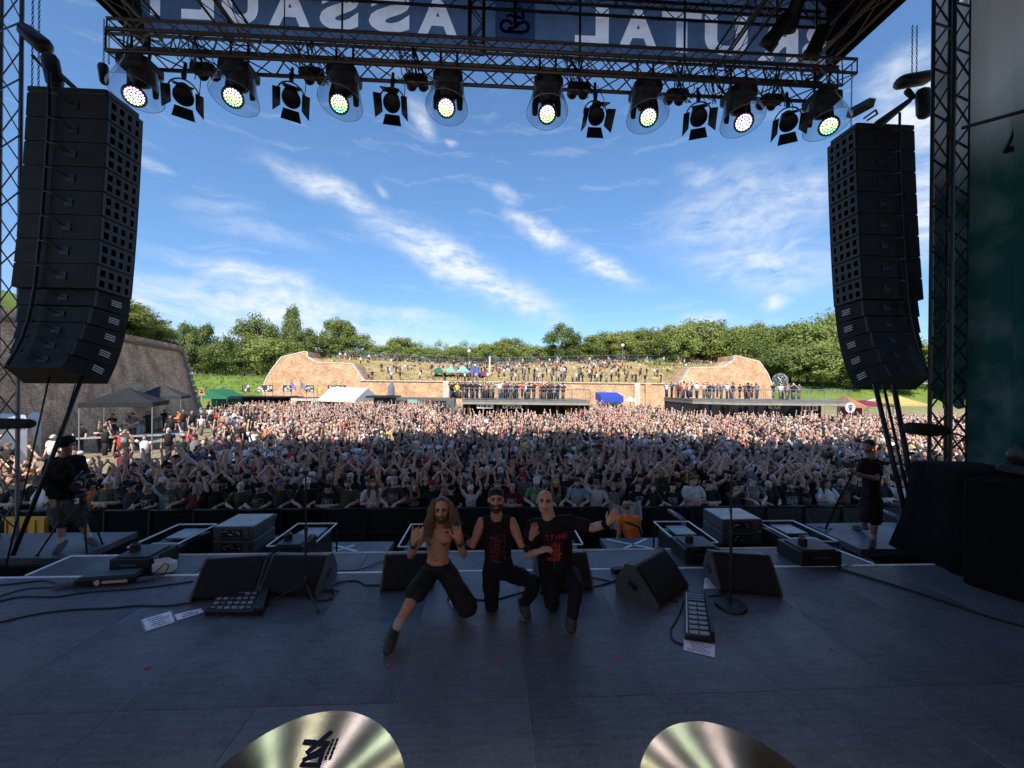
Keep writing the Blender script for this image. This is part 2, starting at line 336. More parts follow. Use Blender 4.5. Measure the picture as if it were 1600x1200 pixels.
# white edged frames carrying two bluish panels each
M_panel = mat('blue_grey_panel', (.12, .15, .20), .3, 0, .15, 6)
FR = [(200, 268, 855, 'leftmost white edged floor frame with blue grey panels, beside the camera operator in white socks'), (417, 487, 853, 'white edged floor frame with two panels right behind the left microphone stand'), (622, 690, 854, 'white edged floor frame half hidden behind the long haired shirtless musician'),
      (845, 911, 851, 'white edged floor frame mostly hidden behind the bald musician'), (1060, 1123, 848, 'white edged floor frame between the taped cross platform and the stacked amplifiers'), (1244, 1310, 846, 'rightmost white edged floor frame, next to the right camera deck')]
for i, (ua, ub, v, lab) in enumerate(FR):
    A, B = G(ua, v, ZS), G(ub, v, ZS); w = B.x - A.x; y0 = (A.y + B.y) / 2; L = .92; cx = (A.x + B.x) / 2
    t = thing('floor_frame', lab, 'frame', (cx, y0, zx), 0, 'white edged frames along the stage front')
    z1 = ZS
    put(MB().box((cx, y0 + L / 2, (z1 - .1 + zx) / 2), (w - .12, L - .1, z1 - .1 - zx)), 'body', M_black, t, True)
    for (p, q) in (((-w / 2, 0), (w / 2, 0)), ((w / 2, 0), (w / 2, L)), ((w / 2, L), (-w / 2, L)), ((-w / 2, L), (-w / 2, 0))):
        bar((cx + p[0], y0 + p[1], z1), (cx + q[0], y0 + q[1], z1), .014, 'edge_rail', M_white, t, 4)
    for px, py in ((-w / 2, 0), (w / 2, 0), (w / 2, L), (-w / 2, L)): bar((cx + px, y0 + py, zx - .2), (cx + px, y0 + py, z1), .016, 'post', M_dark, t, 4)
    for k in range(2): bar((cx + (k - .5) * w, y0, zx + .05), (cx + (k - .5) * w, y0 + L, zx + .05), .014, 'base_rail', M_white if k == (cx < 0) else M_dark, t, 4)
    put(MB().bbox((cx + .03, y0 + .63, z1 - .05), (w * .56, .42, .03), .008), 'large_panel', M_panel, t, True)
    put(MB().bbox((cx, y0 + .21, z1 - .06), (w * .62, .15, .03), .008), 'small_panel', M_panel, t, True)

# flame machines standing in front of four frames
FM = [(169, 232, 899, 'black effects box with a round nozzle, left of the white plastic jug'), (424, 470, 878, 'black effects box with nozzle hidden behind the left monitor wedges'), (1071, 1127, 881, 'black effects box with nozzle between the two right monitor wedges'), (1252, 1318, 886, 'rightmost black effects box with nozzle on the front strip')]
for ua, ub, v, lab in FM:
    A, B = G(ua, v, ZS), G(ub, v, ZS); w = B.x - A.x; c = (A + B) / 2; h = .20
    t = thing('effects_box', lab, 'box', (c.x, c.y, ZS), 0, 'effects boxes on the front strip')
    put(MB().bbox((0, .24, h / 2), (w, .46, h), .012), 'body', M_black, t)
    put(MB().bbox((0, -.002, h * .62), (w * .4, .02, .02), .005).bbox((0, .22, h + .012), (w * .8, .36, .02), .006), 'lid', M_grey, t)
    put(MB().lathe([(.05, 0), (.055, .02), (.055, .10), (.045, .12), (.03, .12), (.028, .06)], 16, (-w * .2, .2, h)), 'nozzle', M_dark, t, smooth=False)
    put(MB().tube([(w * .3, 0, .03), (w * .36, -.03, .02), (w * .5, -.02, .015), (w * .8, .05, .012)], .006, 6), 'cable', M_rubber, t, smooth=True)

# stacked amplifier cases
M_lamp = mat('small_white_marks', (.6, .62, .62), .5, 0, .2, 30)
def ampstack(u0, u1, vb, lab, flip):
    z0 = zc; A, B = G(u0, vb, z0), G(u1, vb, z0); w = B.x - A.x; c = (A + B) / 2; hh = .205
    t = thing('amplifier_stack', lab, 'amplifiers', (c.x, c.y, z0), 0.0)
    put(MB().box((0, .33, -.3), (w * 1.1, .8, .6)), 'plinth', M_black, t)
    for k in range(2):
        z = k * (hh + .02)
        a = put(MB().bbox((0, .32, z + hh / 2), (w, .64, hh), .012), 'amplifier', M_grey, t)
        put(MB().box((-.02, -.004, z + hh * .5), (w * .5, .01, hh * .62)), 'control_panel', M_black, a)
        mk = MB(); q = random.Random(k + int(u0))
        for _ in range(9): mk.box((-.02 + q.uniform(-.2, .2) * w, -.011, z + hh * q.uniform(.3, .72)), (q.uniform(.01, .05), .004, q.uniform(.006, .014)))
        put(mk, 'marks', M_lamp, a)
        put(MB().tube([(w * .42, -.0, z + .05), (w * .42, -.03, z + .07), (w * .42, -.03, z + .15), (w * .42, 0, z + .17)], .008, 6), 'handle', M_dark, a)
    put(MB().box((0, .32, 2 * hh + .023), (w * .97, .6, .006)), 'top_sheet', M_panel, t)
    return t
ampstack(333, 395, 865, 'stack of two dark amplifiers left of the left microphone stand', 0)
ampstack(1128, 1192, 850, 'stack of two dark amplifiers behind the straight right microphone stand', 1)

# ------------------------------------------------------------------ monitor wedges
M_grille = mat('wedge_grille', (.013, .013, .013), .8, 0, .3, 60, bump=.5, spec=.3)
def wedge_proto():
    t = thing('monitor_wedge', '', 'monitor speaker', (0, 0, 0), 0, 'monitor wedges on the stage floor')
    prof = [(0, 0), (.52, 0), (.55, .12), (.40, .37), (.30, .385), (.27, .37), (-.02, .05)]
    for s in (-1, 1):
        mb = MB(); mb.rings([[V((s * .36, y, z)) for y, z in prof], [V((s * .335, y, z)) for y, z in prof]] if s > 0 else [[V((s * .335, y, z)) for y, z in prof], [V((s * .36, y, z)) for y, z in prof]])
        put(mb, 'side_cheek', M_grey, t)
    pi = [(y * .97 + .008, z * .96 + .008) for y, z in prof]
    put(MB().rings([[V((-.336, y, z)) for y, z in pi], [V((.336, y, z)) for y, z in pi]]), 'cabinet', M_black, t)
    # curved front grille
    gr = MB(); a, b = V((0, -.012, .058)), V((0, .268, .372)); n = V((0, -.75, .66)); rs = []
    for k in range(7):
        q = k / 6; c = a.lerp(b, q) + n * (.018 * math.sin(math.pi * q) + .004); rs.append([c + V((x, 0, 0)) for x in (-.33, -.325, -.2, 0, .2, .325, .33)])
    gr.rings(rs, caps=False, close=False); gr2 = [[p - n * .02 for p in r] for r in rs]; gr.rings(gr2, caps=False, close=False)
    put(gr, 'grille', M_grille, t, smooth=True)
    put(MB().box((.24, .135, .235), (.035, .006, .035), rot=Matrix.Rotation(R(-41), 3, 'X')), 'badge', M_lamp, t)
    put(MB().box((.24, .131, .237), (.022, .006, .022), rot=Matrix.Rotation(R(-41), 3, 'X')), 'badge_inset', M_black, t)
    for s in (-1, 1):
        put(MB().box((s * .362, .30, .15), (.006, .12, .06), rot=Matrix.Rotation(R(25), 3, 'X')), 'handle_recess', M_dark, t)
        put(MB().tube([(s * .364, .25, .18), (s * .368, .36, .13)], .007, 6), 'handle', M_black, t)
    return t
WP = wedge_proto()
WL = [(350, 937, 5, 'left monitor wedge of the touching pair by the left microphone stand', .94), (449, 933, -5, 'right monitor wedge of the touching pair, behind the left microphone stand tripod', .94), (636, 923, 2, 'monitor wedge behind the right elbow of the long haired shirtless musician', .86),
      (886, 925, 3, 'monitor wedge hidden behind the bald kneeling musician', .9), (1052, 936, 36, 'monitor wedge turned sideways beside the small pedals and cables', 1.0), (1172, 930, -13, 'monitor wedge right of the straight microphone stand, angled inwards', .97)]
for i, (u, v, a, lab, s) in enumerate(WL):
    o = WP if i == 0 else cpy(WP); p = G(u, v, ZS); o.location = p; o.rotation_euler = (0, 0, R(a) + 0.03); o['label'] = lab; o.scale = (s, s, s)
MW.clear() if False else None

# ------------------------------------------------------------------ cables, papers, red floor marks
def flat_cable(name, lab, px, r=.008, z=ZS, m=M_rubber):
    pts = [G(u, v, z + r) for u, v in px]; q = []
    for i in range(len(pts) - 1):                       # Catmull-Rom
        p0, p1, p2, p3 = pts[max(i - 1, 0)], pts[i], pts[i + 1], pts[min(i + 2, len(pts) - 1)]
        for k in range(5):
            t = k / 5; q.append(.5 * ((2 * p1) + (p2 - p0) * t + (2 * p0 - 5 * p1 + 4 * p2 - p3) * t * t + (3 * p1 - p0 - 3 * p2 + p3) * t ** 3))
    q.append(pts[-1])
    for p in q: p.z = z + r
    o = put(MB().tube(q, r, 6), name, m, smooth=True); return tag(o, lab, 'cable', 'black cables on the stage floor')
flat_cable('cable', 'black cable along the left stage edge, uppermost of the left bunch', [(-40, 918), (30, 911), (70, 907), (100, 915), (125, 912)])
flat_cable('cable', 'thin black cable ending at the small grey wireless rack, second of the left bunch', [(-40, 938), (0, 931), (40, 920), (85, 917), (118, 912)], .006)
flat_cable('cable', 'black cable running from the left floor edge past the rack to the wedge pair', [(-40, 945), (0, 939), (35, 932), (90, 932), (140, 925), (210, 920), (260, 914), (302, 908)])
flat_cable('cable', 'longest black cable curving across the floor above the left set lists', [(-40, 978), (0, 972), (60, 959), (120, 952), (170, 950), (220, 946), (262, 946), (305, 940)])
flat_cable('cable', 'black cable looping out from behind the left tripod microphone stand', [(480, 935), (505, 938), (522, 930), (520, 915), (540, 908), (560, 908), (572, 914), (600, 914), (612, 921)])
flat_cable('cable', 'coiled black cable at the foot of the left tripod microphone stand', [(470, 930), (490, 926), (518, 925), (520, 935), (500, 938), (485, 930), (500, 921), (530, 924)], .006)
flat_cable('cable', 'black cable passing behind the middle and bald kneeling musicians', [(735, 936), (770, 937), (810, 927), (838, 921), (920, 917), (950, 911), (965, 906), (990, 905)])
flat_cable('cable', 'black cable from the small pedals to the sideways monitor wedge', [(922, 902), (945, 906), (975, 913), (1005, 917), (1030, 935), (1060, 940)], .006)
flat_cable('cable', 'black cable looped left of the long right pedalboard', [(1068, 1007), (1052, 1000), (1048, 985), (1055, 972), (1062, 958), (1068, 940)], .008)
flat_cable('cable', 'black cable curled around the paper sheet by the right round base stand', [(1120, 895), (1116, 905), (1128, 920), (1135, 928), (1110, 931), (1085, 933)], .007)
flat_cable('cable', 'black cable running diagonally over the right stage floor to the dark stack', [(1310, 888), (1350, 900), (1400, 915), (1470, 938), (1540, 962), (1640, 990)], .012)
flat_cable('cable', 'thin cable crossing the front strip left of the taped cross', [(505, 893), (520, 892), (560, 890), (590, 880), (612, 872)], .006)

def paper(px, lab, lines, tapeit=False):
    P = [G(u, v, ZS) for u, v in px]; t = thing('set_list', lab, 'paper', P[0], 0, 'paper sheets on the stage floor')
    up = V((0, 0, .004)); up2 = V((0, 0, .007))
    if tapeit:
        c = sum(P, V()) / 4; Q = [c + (p - c) * 1.16 for p in P]
        put(MB().rings([[p + V((0, 0, .001)) for p in Q], [p + V((0, 0, .003)) for p in Q]]), 'clear_tape', mat('clear_tape', (.16, .2, .24), .25, 0, .1, 9), t, True)
    put(MB().rings([[p + V((0, 0, .003)) for p in P], [p + up2 - V((0, 0, .001)) for p in P]]), 'sheet', M_paper, t, True)
    mk = MB(); q = random.Random(len(lab))
    for i in range(lines):
        f = (i + .8) / (lines + .6); x0 = q.uniform(.08, .3); x1 = q.uniform(.55, .93); a = P[0].lerp(P[3], f); b = P[1].lerp(P[2], f); w = (P[3] - P[0]) * (.28 / lines)
        x = x0
        while x < x1:
            l = q.uniform(.03, .12); s0 = a.lerp(b, x); s1 = a.lerp(b, min(x + l, x1)); mk.rings([[s0 + up2, s1 + up2, s1 + w + up2, s0 + w + up2], [s0 + up2 * 1.1, s1 + up2 * 1.1, s1 + w + up2 * 1.1, s0 + w + up2 * 1.1]]); x += l + .025
    put(mk, 'writing', M_ink, t, True)
paper([(222, 969), (266, 956), (273, 972), (229, 986)], 'wide white set list sheet taped down, left of the left pedalboard', 5, True)
paper([(273, 961), (314, 951), (318, 957), (277, 970)], 'narrow white paper strip between the wide set list and left pedalboard', 2, True)
paper([(1068, 1000), (1117, 1008), (1117, 1028), (1068, 1016)], 'white set list sheet sticking out below the long right pedalboard', 7)
paper([(1101, 904), (1112, 903), (1127, 920), (1099, 920)], 'white sheet between the two right monitor wedges', 6)
def floor_mark(px, lab, w=.012):  # thin flat red strip laid on the floor
    a, b = G(*px[0], ZS), G(*px[1], ZS); d = (b - a); n = V((-d.y, d.x, 0)).normalized() * w
    o = put(MB().rings([[a + n, a - n, b - n, b + n], [p + V((0, 0, .004)) for p in (a + n, a - n, b - n, b + n)]]), 'red_mark', M_red); o.location.z += .001; tag(o, lab, 'tape mark', 'red marks on the stage floor')
floor_mark([(604, 1042), (611, 1038)], 'red mark just below the shoe of the long haired musician')
floor_mark([(777, 1031), (786, 1031)], 'red mark below the knee of the middle musician')
floor_mark([(961, 1026), (969, 1031)], 'red mark below the boot of the bald musician, towards the pedalboard')
floor_mark([(1296, 1013), (1304, 1017)], 'faint red mark on the empty right stage floor')
floor_mark([(226, 1044), (236, 1043)], 'faint red mark on the empty left stage floor')
floor_mark([(768, 891), (780, 893)], 'short red mark near the knees of the middle musician')

# wireless rack at the left edge
p = G(165, 914, ZS); t = thing('wireless_rack', 'low grey rack of receivers with rolled cable at the left stage edge', 'rack', p, .12)
put(MB().bbox((0, .08, .05), (.62, .22, .08), .012), 'case', M_dark, t)
put(MB().box((.12, -.036, .05), (.26, .012, .03)), 'label_strip', mat('cream_label', (.45, .42, .3), .6), t)
put(MB().lathe([(.03, 0), (.03, .01)], 14, (-.06, -.035, .05), Matrix.Rotation(R(90), 3, 'X')), 'dial', mat('pale_knob', (.5, .5, .5), .4), t)
put(MB().box((0, .09, .097), (.55, .15, .014), rz=.02), 'lid', mat('teal_cover', (.06, .10, .11), .5), t)
for s in (-1, 1): put(MB().limb([(s * .34, .02, .03), (s * .50, -.02 + .06 * (s > 0), .03)], [.03, .022], 8), 'rolled_cable', mat('blue_grey_roll', (.10, .11, .16), .7), t, smooth=True)

# jug
p = G(250, 899, ZS); t = thing('plastic_jug', 'white plastic jug behind the left monitor wedges', 'jug', p, .1)
jm = finmesh(MB().bbox((0, .08, .075), (.24, .14, .15), .03).limb([(-.06, .08, .13), (-.1, .08, .17)], [.03, .025]).limb([(-.04, .08, .17), (.05, .08, .175), (.09, .08, .13)], [.014, .014, .014]), (mat('white_plastic', (.6, .62, .64), .4, 0, .08),), .008, 3, None, 'body')
link('body', jm, t); put(MB().lathe([(.024, 0), (.024, .025)], 12, (-.1, .08, .18)), 'cap', M_grey, t)
put(MB().tube([(-.15, -.02, .01), (-.05, -.03, .03), (.05, .0, .15), (.1, .0, .12), (.07, -.03, .02), (-.2, -.05, .01)], .006, 6), 'hose', M_rubber, t, smooth=True)

# pedalboards
M_key = mat('footswitch', (.16, .16, .17), .35, .6, .2, 30)
def board(quad, lab, rows, cols, z=.07, lcd=True):
    P = [G(u, v, ZS) for u, v in quad]; t = thing('pedalboard', lab, 'pedalboard', P[0])
    hs = [.045, .045, z, z]
    put(MB().rings([[p + V((0, 0, .004)) for p in P], [p + V((0, 0, h)) for p, h in zip(P, hs)]]), 'case', M_dark, t, True)
    def pt(a, b, dz=0): 
        lo = P[0].lerp(P[1], a); hi = P[3].lerp(P[2], a); return lo.lerp(hi, b) + V((0, 0, .045 + (z - .045) * b + dz))
    def quadbox(a0, a1, b0, b1, h): return MB().rings([[pt(a0, b0, .0005), pt(a1, b0, .0005), pt(a1, b1, .0005), pt(a0, b1, .0005)], [pt(a0, b0, h), pt(a1, b0, h), pt(a1, b1, h), pt(a0, b1, h)]])
    return t, quadbox, pt
t, qb, pt = board([(320, 962), (411, 963), (422, 928), (345, 932)], 'wide black multi effects pedalboard with white switches before the left wedges', 4, 6)
put(qb(.25, .6, .82, .93, .004), 'display', mat('lcd', (.35, .35, .42), .3), t, True)
for r in range(4):
    for c in range(6):
        if r == 3 and c < 4: continue
        a = .05 + c * .125; b = .12 + r * .2
        put(qb(a, a + .085, b, b + .09, .008), 'footswitch', mat('pale_switch', (.34, .27, .27), .5, 0, .3, 9) if (r * 7 + c * 3) % 5 else M_key, t, True)
put(qb(.83, .99, .03, .97, .03), 'expression_pedal', M_rubber, t, True)
t, qb, pt = board([(1070, 1000), (1117, 1005), (1104, 938), (1070, 934)], 'long narrow black pedalboard with pale switches standing on a set list', 7, 2)
put(qb(.04, .1, .05, .97, .012), 'side_rail', M_lamp, t, True)
for r in range(7):
    for c in range(2):
        a = .16 + c * .36; b = .04 + r * .105
        put(qb(a, a + .31, b, b + .05, .014), 'footswitch', mat('pale_key', (.33, .35, .4), .4, 0, .2, 9), t, True)
for k in range(3): put(qb(.14, .86, .79 + k * .065, .84 + k * .065, .006), 'display', mat('dark_screen', (.05, .06, .09), .25), t, True)
put(qb(.88, .99, .02, .98, .05), 'expression_pedal', M_rubber, t, True)
# small pedals by the sideways wedge
for u, v, w, lab, mm in ((965, 893, .16, 'black small pedal with cables left of the sideways monitor wedge', M_black), (985, 900, .13, 'small red pedal nearest the sideways monitor wedge', mat('red_pedal', (.35, .07, .06), .5)), (998, 893, .12, 'small grey pedal touching the sideways monitor wedge', M_dark)):
    p = G(u, v, ZS); t = thing('effects_pedal', lab, 'pedal', p, .2, 'small pedals by the sideways wedge')
    put(MB().bbox((0, 0, .025), (w, .1, .05), .006), 'case', mm, t)
    for k in range(3): put(MB().lathe([(.009, 0), (.007, .02)], 8, (-w * .3 + k * w * .3, .02, .05)), 'knob', M_lamp, t)

# ------------------------------------------------------------------ microphone stands
p = G(477, 931, ZS); t = thing('boom_microphone_stand', 'black tripod boom stand with microphone left of the kneeling musicians', 'microphone stand', p)
top = W(470, 752, p.dot(_f) - 0) ; topz = W(474, 738, (p - EYE).dot(_f)).z - ZS
bar(p + V((0, 0, .06)), p + V((0, 0, .75)), .014, 'lower_tube', M_black, t, 8); bar(p + V((0, 0, .7)), p + V((-.01, 0, topz)), .009, 'upper_tube', M_black, t, 8)
d0 = (p - EYE).dot(_f)
for q in ((497, 958), (418, 946), (503, 917)):
    g = G(*q, ZS); bar(p + V((0, 0, .16)), g + V((0, 0, .02)), .008, 'leg', M_dark, t, 6); put(MB().ball(g + V((0, 0, .02)), .018, 8, 6), 'rubber_foot', M_rubber, t, True)
put(MB().lathe([(.02, 0), (.026, .02), (.026, .1), (.016, .13)], 10, p + V((0, 0, .1))), 'hub', M_black, t, True)
put(MB().lathe([(.018, 0), (.02, .02), (.02, .06), (.014, .07)], 10, p + V((0, 0, .72))), 'clutch', M_black, t, True)
ba, bb = W(428, 722, d0 + .2), W(545, 768, d0 - .15); bar(ba, bb, .008, 'boom', M_black, t, 8)
put(MB().lathe([(.02, -.03), (.02, .03)], 10, p + V((-.01, 0, topz)), Matrix.Rotation(R(90), 3, 'Y')), 'clamp', M_black, t, True)
mp = ba; put(MB().limb([W(420, 716, d0 + .25), W(431, 725, d0 + .2)], [.028, .018], 10), 'microphone', M_dark, t, True, True)
p = G(1141, 947, ZS); t = thing('straight_microphone_stand', 'black straight microphone stand with heavy round base at the right', 'microphone stand', p)
put(MB().lathe([(.16, 0), (.165, .012), (.155, .03), (.05, .045), (.02, .05), (.02, .09)], 28), 'round_base', M_black, t, smooth=False)
h = W(1142, 738, (p - EYE).dot(_f)).z - ZS
bar(p + V((0, 0, .04)), p + V((0, 0, .8)), .015, 'lower_tube', M_black, t, 8); bar(p + V((0, 0, .75)), p + V((0, 0, h)), .010, 'upper_tube', M_black, t, 8)
put(MB().lathe([(.02, 0), (.022, .02), (.022, .08), (.014, .1)], 10, (0, 0, .74)), 'clutch', M_black, t)
put(MB().limb([(-.09, -.0, h + .01), (.03, 0, h)], [.02, .014], 8), 'microphone', M_dark, t, smooth=True)
put(MB().tube([(.02, 0, h), (.03, 0, h - .1), (-.02, .01, h - .4), (.03, .01, .9), (.02, .02, .4), (.04, .05, .06), (-.1, .12, .01)], .005, 6), 'cable', M_rubber, t, smooth=True)

# ------------------------------------------------------------------ cymbals at the drum kit
CYROT = .25
def cymbal_mat():
    m = bpy.data.materials.new('cymbal_bronze'); m.use_nodes = True; nt = m.node_tree; nd = nt.nodes; lk = nt.links; b = nd['Principled BSDF']
    b.inputs['Metallic'].default_value = 1; b.inputs['Roughness'].default_value = .30; b.inputs['Anisotropic'].default_value = 1.0; b.inputs['Anisotropic Rotation'].default_value = CYROT
    tc = nd.new('ShaderNodeTexCoord'); ln = nd.new('ShaderNodeVectorMath'); ln.operation = 'LENGTH'; lk.new(tc.outputs['Object'], ln.inputs[0])
    n0 = nd.new('ShaderNodeTexNoise'); n0.inputs['Scale'].default_value = 9; n0.inputs['Detail'].default_value = 5; lk.new(tc.outputs['Object'], n0.inputs['Vector'])
    w = nd.new('ShaderNodeMath'); w.operation = 'MULTIPLY'; lk.new(ln.outputs['Value'], w.inputs[0]); w.inputs[1].default_value = 1400
    s = nd.new('ShaderNodeMath'); s.operation = 'SINE'; lk.new(w.outputs[0], s.inputs[0])
    cr = nd.new('ShaderNodeValToRGB'); cr.color_ramp.elements[0].color = (.13, .12, .09, 1); cr.color_ramp.elements[1].color = (.27, .25, .20, 1); cr.color_ramp.elements[0].position = .3; cr.color_ramp.elements[1].position = .7
    lk.new(n0.outputs['Fac'], cr.inputs[0]); lk.new(cr.outputs[0], b.inputs['Base Color'])
    bp = nd.new('ShaderNodeBump'); bp.inputs['Strength'].default_value = .25; bp.inputs['Distance'].default_value = .0004; lk.new(s.outputs[0], bp.inputs['Height']); lk.new(bp.outputs[0], b.inputs['Normal'])
    tg = nd.new('ShaderNodeTangent'); tg.direction_type = 'RADIAL'; tg.axis = 'Z'; lk.new(tg.outputs[0], b.inputs['Tangent'])
    return m
M_cym = cymbal_mat()
def cymbal(u, v, d, r, lab, tilt):
    c = W(u, v, d); t = thing('cymbal', lab, 'cymbal', c, 0, 'bronze cymbals at the bottom of the picture'); t.rotation_euler = tilt
    prof = [(.004, .052), (.02, .05), (.045, .036), (.055, .026)] + [(.055 + (r - .055) * k / 10, .026 * (1 - (k / 10) ** 1.3)) for k in range(1, 11)]
    put(MB().lathe(prof, 128, caps=False).lathe([(q, z - .0015) for q, z in prof[::-1]], 128, caps=False).lathe([(r, 0), (r + .0005, -.0008), (r, -.0015)], 128, caps=False), 'disc', M_cym, t, smooth=True)
    put(MB().lathe([(.012, .05), (.012, .075), (.006, .085)], 12), 'wing_nut', M_dark, t)
    return t
c1 = cymbal(432, 1318, .86, .285, 'bronze cymbal at the bottom left with black lettering', (R(12), R(-4), 0))
c2 = cymbal(1192, 1330, .90, .285, 'plain bronze cymbal at the bottom right, without lettering', (R(12), R(6), 0))
for c, s in ((c1, -1), (c2, 1)):
    b0 = c.location; st = thing('cymbal_stand', 'cymbal stand under the bottom %s cymbal' % ('left lettered' if s < 0 else 'right plain'), 'stand', (b0.x, b0.y, ZS))
    bar((b0.x, b0.y, ZS + .3), b0 + V((0, 0, -.01)), .012, 'tube', M_steel, st, 8)
    for k in range(3): an = k * 2.1 + .5; bar((b0.x, b0.y, ZS + .4), (b0.x + .3 * math.cos(an), b0.y + .3 * math.sin(an), ZS + .01), .009, 'leg', M_steel, st, 6)
# lettering on the left cymbal: an X over a half seen second letter, and small rows of print
def zc_(x, y): r = math.hypot(x, y); k = (r - .055) / .23; return .026 * (1 - max(k, 0) ** 1.3) + .0012
def stroke(mb, a, b, w):
    a, b = V((*a, 0)), V((*b, 0)); d = (b - a).normalized(); n = V((-d.y, d.x, 0)) * w / 2; n_ = 6; rs = []
    for k in range(n_ + 1):
        p = a.lerp(b, k / n_); q = []
        for s, h in ((1, 0), (-1, 0), (-1, .0006), (1, .0006)): e = p + n * s; q.append(V((e.x, e.y, zc_(e.x, e.y) + h)))
        rs.append(q)
    mb.rings(rs)
lt = MB()
for a, b, w in (((-.115, .150), (-.040, .137), .013), ((-.092, .118), (-.048, .172), .013), ((-.094, .100), (-.045, .130), .011), ((-.050, .133), (-.046, .085), .011), ((-.092, .102), (-.055, .112), .009), ((-.095, .09), (-.04, .085), .009)): stroke(lt, (a[0] + .085, a[1] + .048), (b[0] + .085, b[1] + .048), w)
for k in range(2):
    for j in range(5): stroke(lt, (.051 + .011 * k, .198 - j * .011), (.051 + .011 * k, .198 - j * .011 - .008), .006)
put(lt, 'lettering', mat('blue_black_ink', (.006, .007, .02), .9, spec=.05), c1)
# ------------------------------------------------------------------ trusses, roof, banner
def truss(A, B, w, h, lab, m, r=.024, seg=.45, up=(0, 0, 1), name='roof_truss', cat='truss', n=6, sides=4, bf=.42):
    A, B = V(A), V(B); d = (B - A); L = d.length; d.normalize(); up = V(up); s = d.cross(up).normalized(); up = s.cross(d).normalized()
    t = thing(name, lab, cat, (A + B) / 2 if name != 'truss_tower' else A)
    C = [s * (w / 2) + up * (h / 2), s * (-w / 2) + up * (h / 2), s * (-w / 2) - up * (h / 2), s * (w / 2) - up * (h / 2)]
    for c in C: bar(A + c, B + c, r, 'chord', m, t, n)
    N = max(2, round(L / seg))
    for f in range(sides):
        c0, c1 = C[f], C[(f + 1) % 4]
        for k in range(N):
            a, b = A + d * (L * k / N), A + d * (L * (k + 1) / N)
            bar(a + (c0 if k % 2 else c1), b + (c1 if k % 2 else c0), r * bf, 'brace', m, t, 4)
    for q in (A, B):
        for f in range(4): bar(q + C[f], q + C[(f + 1) % 4], r * .6, 'end_brace', m, t, 4)
    return t
yB = 5.55
lx = W(168, 75, 5.3).x; rx = W(1300, 135, 5.9).x; zB = 4.2 + (600 - 106) / 600 * 5.5
TB = truss((lx, yB + .15, zB + .15), (rx, yB + .15, zB + .15), .3, .3, 'lower front truss that carries the row of stage lights', M_steel, .026, .30)
yA = 6.85; zA = 4.2 + .855 * 6.85
TA = truss((W(175, 40, 6.6).x, yA + .15, zA + .15), (W(1330, 100, 7.3).x, yA + .15, zA + .15), .3, .26, 'upper front truss running just below the big banner', M_steel, .026, .30)
yC = 8.25
truss((-7.0, yC - .1, 12.15), (7.0, yC - .1, 12.15), .35, .35, 'high cross truss behind the top edge of the big banner', M_darktruss, .028, .4)
truss((-7.0, 7.5, 12.1), (7.0, 7.5, 12.1), .4, .4, 'high cross truss above the banner in front of it', M_darktruss, .028, .5)
for x, lab in ((-6.9, 'roof edge truss along the left roof skirt'), (6.85, 'roof edge truss along the right roof skirt'), (-5.2, 'left inner roof truss running towards the banner letters'), (4.9, 'right inner roof truss crossing the banner letters')):
    truss((x, 8.1, 11.25), (x, -3, 11.25), .34, .4, lab, M_steel if abs(x) > 6 else M_darktruss, .026, .9)
# roof: dark skin above, skirts left and right, wings left and right, back wall
struct('stage_roof', MB().box((0, 1.6, 12.75), (15.0, 13.6, .10)).box((-10.6, -.6, 13.2), (6.8, 11.6, .10)).box((11.0, -.6, 13.2), (7.4, 11.6, .10)), M_cloth)
for s in (-1, 1):
    o = struct('roof_skirt', MB().prism([(-5.2, 10.95), (8.35, 11.05), (8.42, 12.68), (-5.2, 12.68)], -.02, .02, Matrix.Translation((s * 7.2, 0, 0)) @ Matrix(((0, 0, 1, 0), (1, 0, 0, 0), (0, 1, 0, 0), (0, 0, 0, 1)))), M_cloth)
struct('stage_back_wall', MB().box((0, -5.2, 6.4), (29, .12, 12.6)), M_cloth)
struct('bounce_reflector', MB().box((0, -1.4, 5.9), (14.2, .06, 8.2)), mat('pink_reflector', (.85, .62, .58), .9, 0, .2, .6))  # added unseen reflector behind the camera, bounces pink fill onto the musicians
struct('stage_wing_wall', MB().box((-10.9, 4.75, 11.6), (6.0, .08, 3.1)).box((11.4, 4.9, 11.6), (6.4, .08, 3.1)), M_cloth)
# banner hung on the roof front, seen from behind
M_ban = mat('banner_blue_grey', (.085, .14, .24), .8, 0, .18, 2.2, bump=.15)
M_banw = mat('banner_letter', (.90, .93, 1.0), .85, 0, .10, 3)
M_banc = mat('banner_centre', (.34, .40, .5), .85, 0, .12, 3)
for q in (M_ban, M_banw, M_banc):            # thin vinyl: daylight shines through
    nt = q.node_tree; b = nt.nodes['Principled BSDF']; tr = nt.nodes.new('ShaderNodeBsdfTranslucent'); ms = nt.nodes.new('ShaderNodeMixShader'); ms.inputs[0].default_value = .97
    src = b.inputs['Base Color'].links[0].from_socket; nt.links.new(src, tr.inputs[0]); nt.links.new(b.outputs[0], ms.inputs[1]); nt.links.new(tr.outputs[0], ms.inputs[2]); nt.links.new(ms.outputs[0], nt.nodes['Material Output'].inputs[0])
yN = 8.02; zN0, zN1 = 11.2, 12.6
bn = thing('festival_banner', 'long blue grey banner with big mirrored letters hanging under the roof front', 'banner', (0, yN, zN0))
cutters = []
